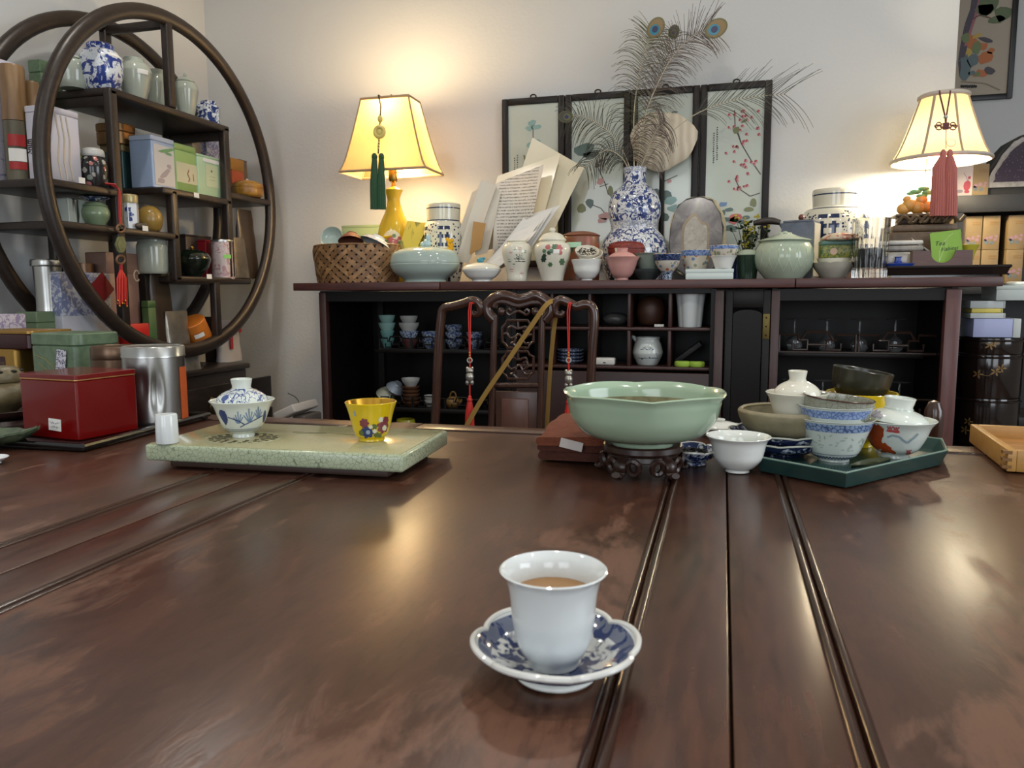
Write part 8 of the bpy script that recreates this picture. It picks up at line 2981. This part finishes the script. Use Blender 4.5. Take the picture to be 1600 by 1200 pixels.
feather('short peacock feather drooping low left beside the gourd vase', [(984, 268), (970, 245), (945, 235), (915, 262)], 2.98, lambda q, s: (34, 60, 1.3), None, BARB, 7, .2, 34)

# ================================================================== right side: black bookcase, boxes, geode, chest
BLK = mat('black_bookcase', '#17181a', .5)
BX0, BX1, BY0, BY1 = .86, 1.75, 3.36, 3.66
zA = onY(1550, 304, 3.36).z
zA2 = onY(1550, 331, 3.36).z
zB = onY(1560, 443, 3.36).z
t = thing('black_bookcase', 'low black bookcase in the recess right of the counter', 'bookcase')
obj('shelf_board', MB().rbox(((BX0 + BX1) / 2, (BY0 + BY1) / 2, (zA + zA2) / 2), (BX1 - BX0, BY1 - BY0, zA - zA2), .002), BLK, t)
obj('shelf_board', MB().rbox(((BX0 + BX1) / 2, (BY0 + BY1) / 2, zB - .02), (BX1 - BX0, BY1 - BY0, .04), .002), BLK, t)
obj('shelf_board', MB().rbox(((BX0 + BX1) / 2, (BY0 + BY1) / 2, .5), (BX1 - BX0, BY1 - BY0, .04), .002), BLK, t)
for x_ in (BX0 + .012, BX1 - .012):
    obj('side_panel', MB().box((x_, (BY0 + BY1) / 2, zA2 / 2), (.024, BY1 - BY0 - .002, zA2 - .001)), BLK, t)
obj('back_panel', MB().box(((BX0 + BX1) / 2, BY1 - .006, zA2 / 2), (BX1 - BX0 - .05, .012, zA2 - .002)), BLK, t)
KR = mat('gold_kraft_carton', '#7c6744', .55, var=.1)
KRS = mat('carton_side', '#6e4f28', .5)


def carton(x, y, z, w_, d, h, label, group='flower-printed gold cartons', side=True, base=KR, fl=True):
    t = thing('tea_carton', label, 'carton', (x, y, z), 0, group)
    obj('carton_body', MB().rbox((0, 0, h / 2), (w_, d, h), .001), base, t)
    if fl:
        for nm, m_, L_ in (('printed_flowers', mat('mauve_print', '#8a6a72', .5), [(-.02, .32, .010), (.0, .36, .009), (.018, .30, .008), (.022, .40, .007)]), ('printed_leaves', mat('slate_print', '#5a6266', .5), [(-.018, .22, .010), (.005, .20, .009), (-.026, .28, .006)])):
            b = MB()
            for i, (u_, v_, r_) in enumerate(L_):
                s_ = w_ / .072
                b.plate(blob(u_ * s_, v_ * h, r_ * s_, r_ * s_, 8, .3, 0, i + int(x * 97)), (0, -d / 2, 0), (1, 0, 0), (0, 0, 1), .0007)
            obj(nm, b, m_, t)
        b = MB()
        for i in range(2):
            b.plate([(-.006, h * (.80 - i * .06)), (.024, h * (.80 - i * .06)), (.024, h * (.83 - i * .06)), (-.006, h * (.83 - i * .06))], (0, -d / 2, 0), (1, 0, 0), (0, 0, 1), .0006)
        obj('printed_title', b, mat('dark_gold_print', '#7a5c2c', .5), t)
    return t


ch = (zA2 - zB) * .475
xc = [onY(q, 380, 3.39).x for q in (1495, 1520, 1548, 1587)]
wc = onY(1533, 380, 3.39).x - onY(1506, 380, 3.39).x
nm_ = ('behind the lamp tassel', 'second from the left', 'third from the left', 'rightmost in view')
for i, x_ in enumerate(xc):
    for j in range(2):
        carton(x_, 3.39 + .045, zB + .0006 + j * (ch + .001), wc * .96, .09, ch, 'gold flowered tea carton, %s row, %s in the bookcase' % (('bottom', 'top')[j], nm_[i]))
x1_, x2_ = onY(1506, 285, 3.39).x, onY(1531, 285, 3.39).x
hcx = onY(1520, 257, 3.39).z - zA
carton(x1_, 3.42, zA + .0006, .062, .06, hcx, 'white card box printed with a red vase on the bookcase top', None, base=mat('white_card_box', '#b9aca6', .5), fl=False)
b = MB()
t = [o for o in bpy.data.objects if o.get('label', '').startswith('white card box printed')][0]
for q in (blob(.012, hcx * .33, .013, .02, 10, .1), blob(.012, hcx * .14, .010, .006, 8, .1), blob(.018, hcx * .58, .006, .006, 7, .2)):
    b.plate(q, (0, -.03, 0), (1, 0, 0), (0, 0, 1), .0007)
obj('red_vase_print', b, mat('red_vase_print', '#9c3a44', .5), t)
b = MB()
for q in stroke([(.012, hcx * .48), (.008, hcx * .6), (-.002, hcx * .74)], .0018) + stroke([(.012, hcx * .48), (.018, hcx * .58)], .0015) + [blob(-.014, hcx * .16, .014, .006, 8, .2)]:
    b.plate(q, (0, -.03, 0), (1, 0, 0), (0, 0, 1), .0007)
obj('grey_twig_print', b, mat('grey_print', '#7a6f78', .5), t)
carton(x2_ + .002, 3.42, zA + .0006, .056, .06, hcx * 1.0, 'single gold flowered carton standing on the bookcase top', None)

# amethyst geode
pgd = Vector((onY(1590, 290, 3.42).x, 3.44, zA + .0006))
k = mpp(pgd)
t = thing('amethyst_geode', 'dark amethyst geode with a pale rim on the bookcase top', 'geode', pgd)
hgd2 = onY(1590, 213, 3.42).z - pgd.z


def gout(s_, seed, j=.05):
    rd_ = random.Random(seed)
    base_ = [(-.125, 0), (-.12, .05), (-.095, .11), (-.06, .165), (-.02, .205), (.02, .21), (.06, .19), (.10, .13), (.125, .06), (.13, 0)]
    pts_ = [(p_.x, p_.y) for p_ in crom([(x, z_, 0) for x, z_ in base_], 3)]
    cx_, cy_ = 0, .09
    return [(cx_ + (x - cx_) * s_ * (1 + rd_.uniform(-j, j)), (cy_ + (z_ - cy_) * s_ * (1 + rd_.uniform(-j, j))) * hgd2 / .21) for x, z_ in pts_]


obj('outer_stone', MB().plate([(x, max(z_, 0)) for x, z_ in gout(1.0, 3, .02)], (0, .09, 0), (1, 0, 0), (0, 0, 1), .12), mat('black_rock', '#1d1c1b', .7, bump=.6, bscale=30), t)
obj('pale_rim', MB().plate([(x + .004, max(z_, .03)) for x, z_ in gout(.93, 4, .03)], (0, -.036, 0), (1, 0, 0), (0, 0, 1), .005), mat('grey_quartz_rim', '#8d8a88', .6, var=.3, vscale=60, bump=.5, bscale=60), t)
obj('amethyst_face', MB().plate([(x + .006, max(z_, .05)) for x, z_ in gout(.78, 5, .04)], (0, -.042, 0), (1, 0, 0), (0, 0, 1), .005), pat('amethyst_crystals', '#37303c', '#6f6676', 'spots', 110, .30, .15, bump=.8), t)
b = MB()
for i in range(6):
    b.ball((.03 + .01 * (i % 3), -.05, .075 + .008 * (i // 2)), .012, sx=.8, seg=7, rings=5)
obj('calcite_cluster', b, mat('pale_green_calcite', '#8f9278', .35), t)

# framed bird painting on the far wall
px0, px1 = onY(1482, 60, 4.29).x, onY(1587, 60, 4.29).x
pz0, pz1 = onY(1580, 154, 4.29).z, 2.62
t = thing('bird_painting', 'black framed painting of birds under a tree on the far wall', 'painting', ((px0 + px1) / 2 - .04, 4.298, pz0))
W_, H_ = px1 - px0 + .08, pz1 - pz0
for nm, c_, d in (('frame_stile', (-W_ / 2 + .012, H_ / 2), (.024, H_)), ('frame_stile', (W_ / 2 - .012, H_ / 2), (.024, H_)), ('frame_rail', (0, H_ - .012), (W_ - .048, .024)), ('frame_rail', (0, .012), (W_ - .048, .024))):
    obj(nm, MB().rbox((c_[0], -.01, c_[1]), (d[0], .02, d[1]), .002), BLACKM, t)
obj('canvas', MB().box((0, -.006, H_ / 2), (W_ - .048, .008, H_ - .048)), mat('aged_silk', '#a89c8c', .7), t)


def bp(px, py):
    q = onY(px, py, 4.29)
    return (q.x - t.location.x, q.z - t.location.z)


def bpoly(px, py, rx, ry, seed, rot=0, jag=.25):
    k_ = .00363
    c_ = bp(px, py)
    return blob(c_[0], c_[1], rx * k_, ry * k_, 10, jag, rot, seed)


for i, (nm, m_, polys) in enumerate((
        ('tree_trunk', mat('painted_trunk', '#4a4450', .6), [q for q in stroke([bp(1526, -20), bp(1521, 15), bp(1512, 40), bp(1506, 70), bp(1502, 95), bp(1504, 118)], .03)]),
        ('pink_bark', mat('painted_mauve_bark', '#96606a', .6), [q for q in stroke([bp(1532, -5), bp(1524, 25), bp(1514, 55), bp(1508, 72)], .012)]),
        ('branch', mat('painted_bough', '#6a4038', .6), [q for q in stroke([bp(1520, 30), bp(1530, 24), bp(1542, 27), bp(1554, 31), bp(1564, 27)], .006)]),
        ('pine_foliage', mat('painted_pine', '#5c6a4c', .6), [bpoly(1545, 8, 13, 14, 1), bpoly(1538, 15, 9, 8, 2), bpoly(1567, 22, 12, 9, 3), bpoly(1558, 30, 11, 5, 4)]),
        ('duck_orange', mat('painted_orange', '#b0683c', .6), [bpoly(1520, 70, 6, 12, 5, .4), bpoly(1538, 90, 9, 8, 6), bpoly(1548, 80, 5, 4, 7, .6), bpoly(1534, 73, 7, 5, 8), bpoly(1532, 115, 9, 5, 9)]),
        ('duck_green', mat('painted_duck_green', '#6a7a52', .6), [bpoly(1526, 75, 5, 9, 10), bpoly(1508, 60, 5, 6, 11), bpoly(1526, 116, 4, 3, 12)]),
        ('duck_yellow', mat('painted_yellow', '#b59a4a', .6), [bpoly(1526, 57, 7, 2.5, 13, .4), bpoly(1513, 83, 4, 5, 14)]),
        ('rock', mat('painted_rock', '#5c6c70', .6), [bpoly(1507, 105, 6, 16, 15), bpoly(1520, 95, 7, 9, 16), bpoly(1518, 115, 4, 3, 17)]),
        ('dark_duck', mat('painted_dark_duck', '#4a444c', .6), [bpoly(1546, 111, 7, 5, 18, -.6), bpoly(1540, 63, 8, 3, 19, -.4)]),
        ('shore_line', mat('painted_shore', '#857a68', .6), [q for q in stroke([bp(1501, 128), bp(1520, 129), bp(1540, 131), bp(1562, 141)], .005)]),
        ('signature', INK, [bpoly(1502 + 3.2 * q, 135 + .6 * (q % 2), 1.5, 2, q) for q in range(8)]))):
    b = MB()
    for q in polys:
        b.plate(q, (0, -.0102 - .0003 * i, 0), (1, 0, 0), (0, 0, 1), .0006)
    obj(nm, b, m_, t)['kind'] = 'stuff'

# black lacquer tub chest right of the counter, white boxes on it
pc_ = Vector((onY(1553, 600, 2.80).x + .012, 2.90, 0))
k = mpp(pc_)
zt_c = onY(1552, 528, 2.80).z
LQB = mat('black_brown_lacquer', '#160d0b', .14, coat=.4)
t = thing('lacquer_chest', 'round black lacquer stacked chest with gold flowers right of the counter', 'chest', pc_)
rc = .096
tiers = [0, zt_c - .36, zt_c - .20, zt_c - .055, zt_c]
for i, (a, b_) in enumerate(zip(tiers, tiers[1:])):
    o = obj('tier', MB().lathe([(0, a + .001), (rc * .985, a + .001), (rc, a + .006), (rc, b_ - .008), (rc * .985, b_ - .001), (0, b_ - .001)], seg=48), LQB, t)
    obj('tier_band', MB().tube([(rc * 1.004 * math.cos(R(q)), rc * 1.004 * math.sin(R(q)), b_ - .010) for q in range(0, 360, 8)], .004, 6, closed=True), LQB, o)
GF = mat('dull_gold_lacquer', '#7a6038', .35, .4)
a0 = facing(pc_)
b = MB()
rfc = lambda q: rc
for zf, us in ((tiers[1] + .05, ((-.06, 0), (-.05, .03), (.0, -.004), (.05, .01))), (tiers[2] + .08, ((-.03, 0), (.02, .01), (.035, .022))), (tiers[3] + .03, ((-.0, 0), (.01, .008)))):
    for i, (u_, v_) in enumerate(us):
        for q in range(5):
            an = q * 1.257
            decal(b, rfc, a0, blob(u_ + .010 * math.cos(an), zf + v_ + .008 * math.sin(an), .007, .0028, 7, .1, an, i), .0012)
    for q in stroke([(us[0][0], zf), (0, zf - .004), (us[-1][0], zf + us[-1][1])], .0015):
        decal(b, rfc, a0, q, .001)
obj('gold_flowers', b, GF, t)['kind'] = 'stuff'
WBX = mat('white_carton', '#b9bfbe', .5)


def ybox(px_l, px_r, py_t, py_b, Y, d, z0=None):
    a, b_ = onY(px_l, (py_t + py_b) / 2, Y), onY(px_r, (py_t + py_b) / 2, Y)
    zt_, zb_ = onY((px_l + px_r) / 2, py_t, Y).z, onY((px_l + px_r) / 2, py_b, Y).z
    return (a.x + b_.x) / 2, b_.x - a.x, zb_ if z0 is None else z0, zt_


Yb = 2.82
x_, w_, z0_, z1_ = ybox(1521, 1595, 498, 523, Yb, .12)
z0_ = zt_c + .0006
t = thing('lavender_box', 'pale lavender flat box on the lacquer chest', 'box', (x_, Yb + .07, z0_))
obj('box_body', MB().rbox((0, 0, (z1_ - z0_) / 2), (w_, .14, z1_ - z0_), .002), mat('lavender_card', '#a3abd0', .5), t)
obj('white_edge', MB().rbox((w_ / 2 - .011, -.002, (z1_ - z0_) / 2), (.022, .142, (z1_ - z0_) * 1.01), .002), WBX, t)
z_ = z1_ + .0006
for lb, (l_, r_, tp_), m_ in (('white flat box directly above the lavender box', (1517, 1572, 489), WBX), ('yellow flat box between two white ones', (1519, 1568, 482), mat('yellow_carton', '#cfc05a', .5)), ('white flat box above the yellow one', (1517, 1572, 470), WBX)):
    x_, w_, q0, z1_ = ybox(l_, r_, tp_, tp_ + 10, Yb, .12)
    t = thing('flat_carton', lb + ' right of the counter', 'box', (x_, Yb + .07, z_), 0, 'cartons stacked on the lacquer chest')
    obj('box_body', MB().rbox((0, 0, (z1_ - z_) / 2), (w_, .13, z1_ - z_ - .0006), .0015), m_, t)
    obj('box_flap', MB().rbox((w_ / 2 - .004, -.0655, (z1_ - z_) / 2), (.002, .001, (z1_ - z_) * .8), .0003), mat('carton_seam', '#9a9a90', .6), t)
    z_ = z1_
x_, w_, q0, z1_ = ybox(1556, 1612, 446, 470, Yb, .12)
t = thing('flat_carton', 'large pale box topmost of the stack right of the counter', 'box', (x_, Yb + .07, z_ + .0006))
obj('box_body', MB().rbox((0, 0, (z1_ - z_) / 2), (w_, .15, z1_ - z_ - .001), .002), mat('grey_green_carton', '#b3bcb8', .5), t)
obj('box_lid', MB().rbox((0, 0, (z1_ - z_) * .86), (w_ + .003, .153, (z1_ - z_) * .28), .002), mat('grey_green_carton', '#b3bcb8', .5), t)
t = thing('white_jar', 'small white pot on the topmost box at the right edge', 'jar', (onY(1603, 442, Yb).x, Yb + .07, z1_ + .0006))
obj('body', MB().lathe([(0, 0), (.03, 0), (.034, .004), (.034, .010), (.030, .012), (0, .012)], seg=24), WHITEP, t)

# white angled appliance edge on the floor left of the counter
pw_ = onY(463, 640, 2.35)
t = thing('white_fan_heater', 'white tilted plastic panel of an appliance left of the counter', 'appliance', (pw_.x, 2.35, 0))
zz = pw_.z
M_ = Matrix.Rotation(R(-24), 4, 'Y')
obj('panel', MB().rbox((0, 0, zz), (.085, .16, .030), .006, 3, rot=M_), mat('warm_white_plastic', '#b3ada6', .4), t)
obj('body', MB().rbox((.03, .02, zz - .06), (.05, .12, .09), .008), mat('grey_plastic', '#55504c', .5), t)
obj('pedestal', MB().lathe([(0, 0), (.10, 0), (.10, .012), (.02, .03), (.015, zz - .09), (0, zz - .09)], seg=24), mat('grey_plastic', '#55504c', .5), t)
obj('power_cord', MB().tube(crom([(-.02, .06, zz), (-.04, .07, zz + .03), (-.08, .08, zz + .045)], 5), .0016, 6), mat('dark_cable', '#3a3530', .6), t)
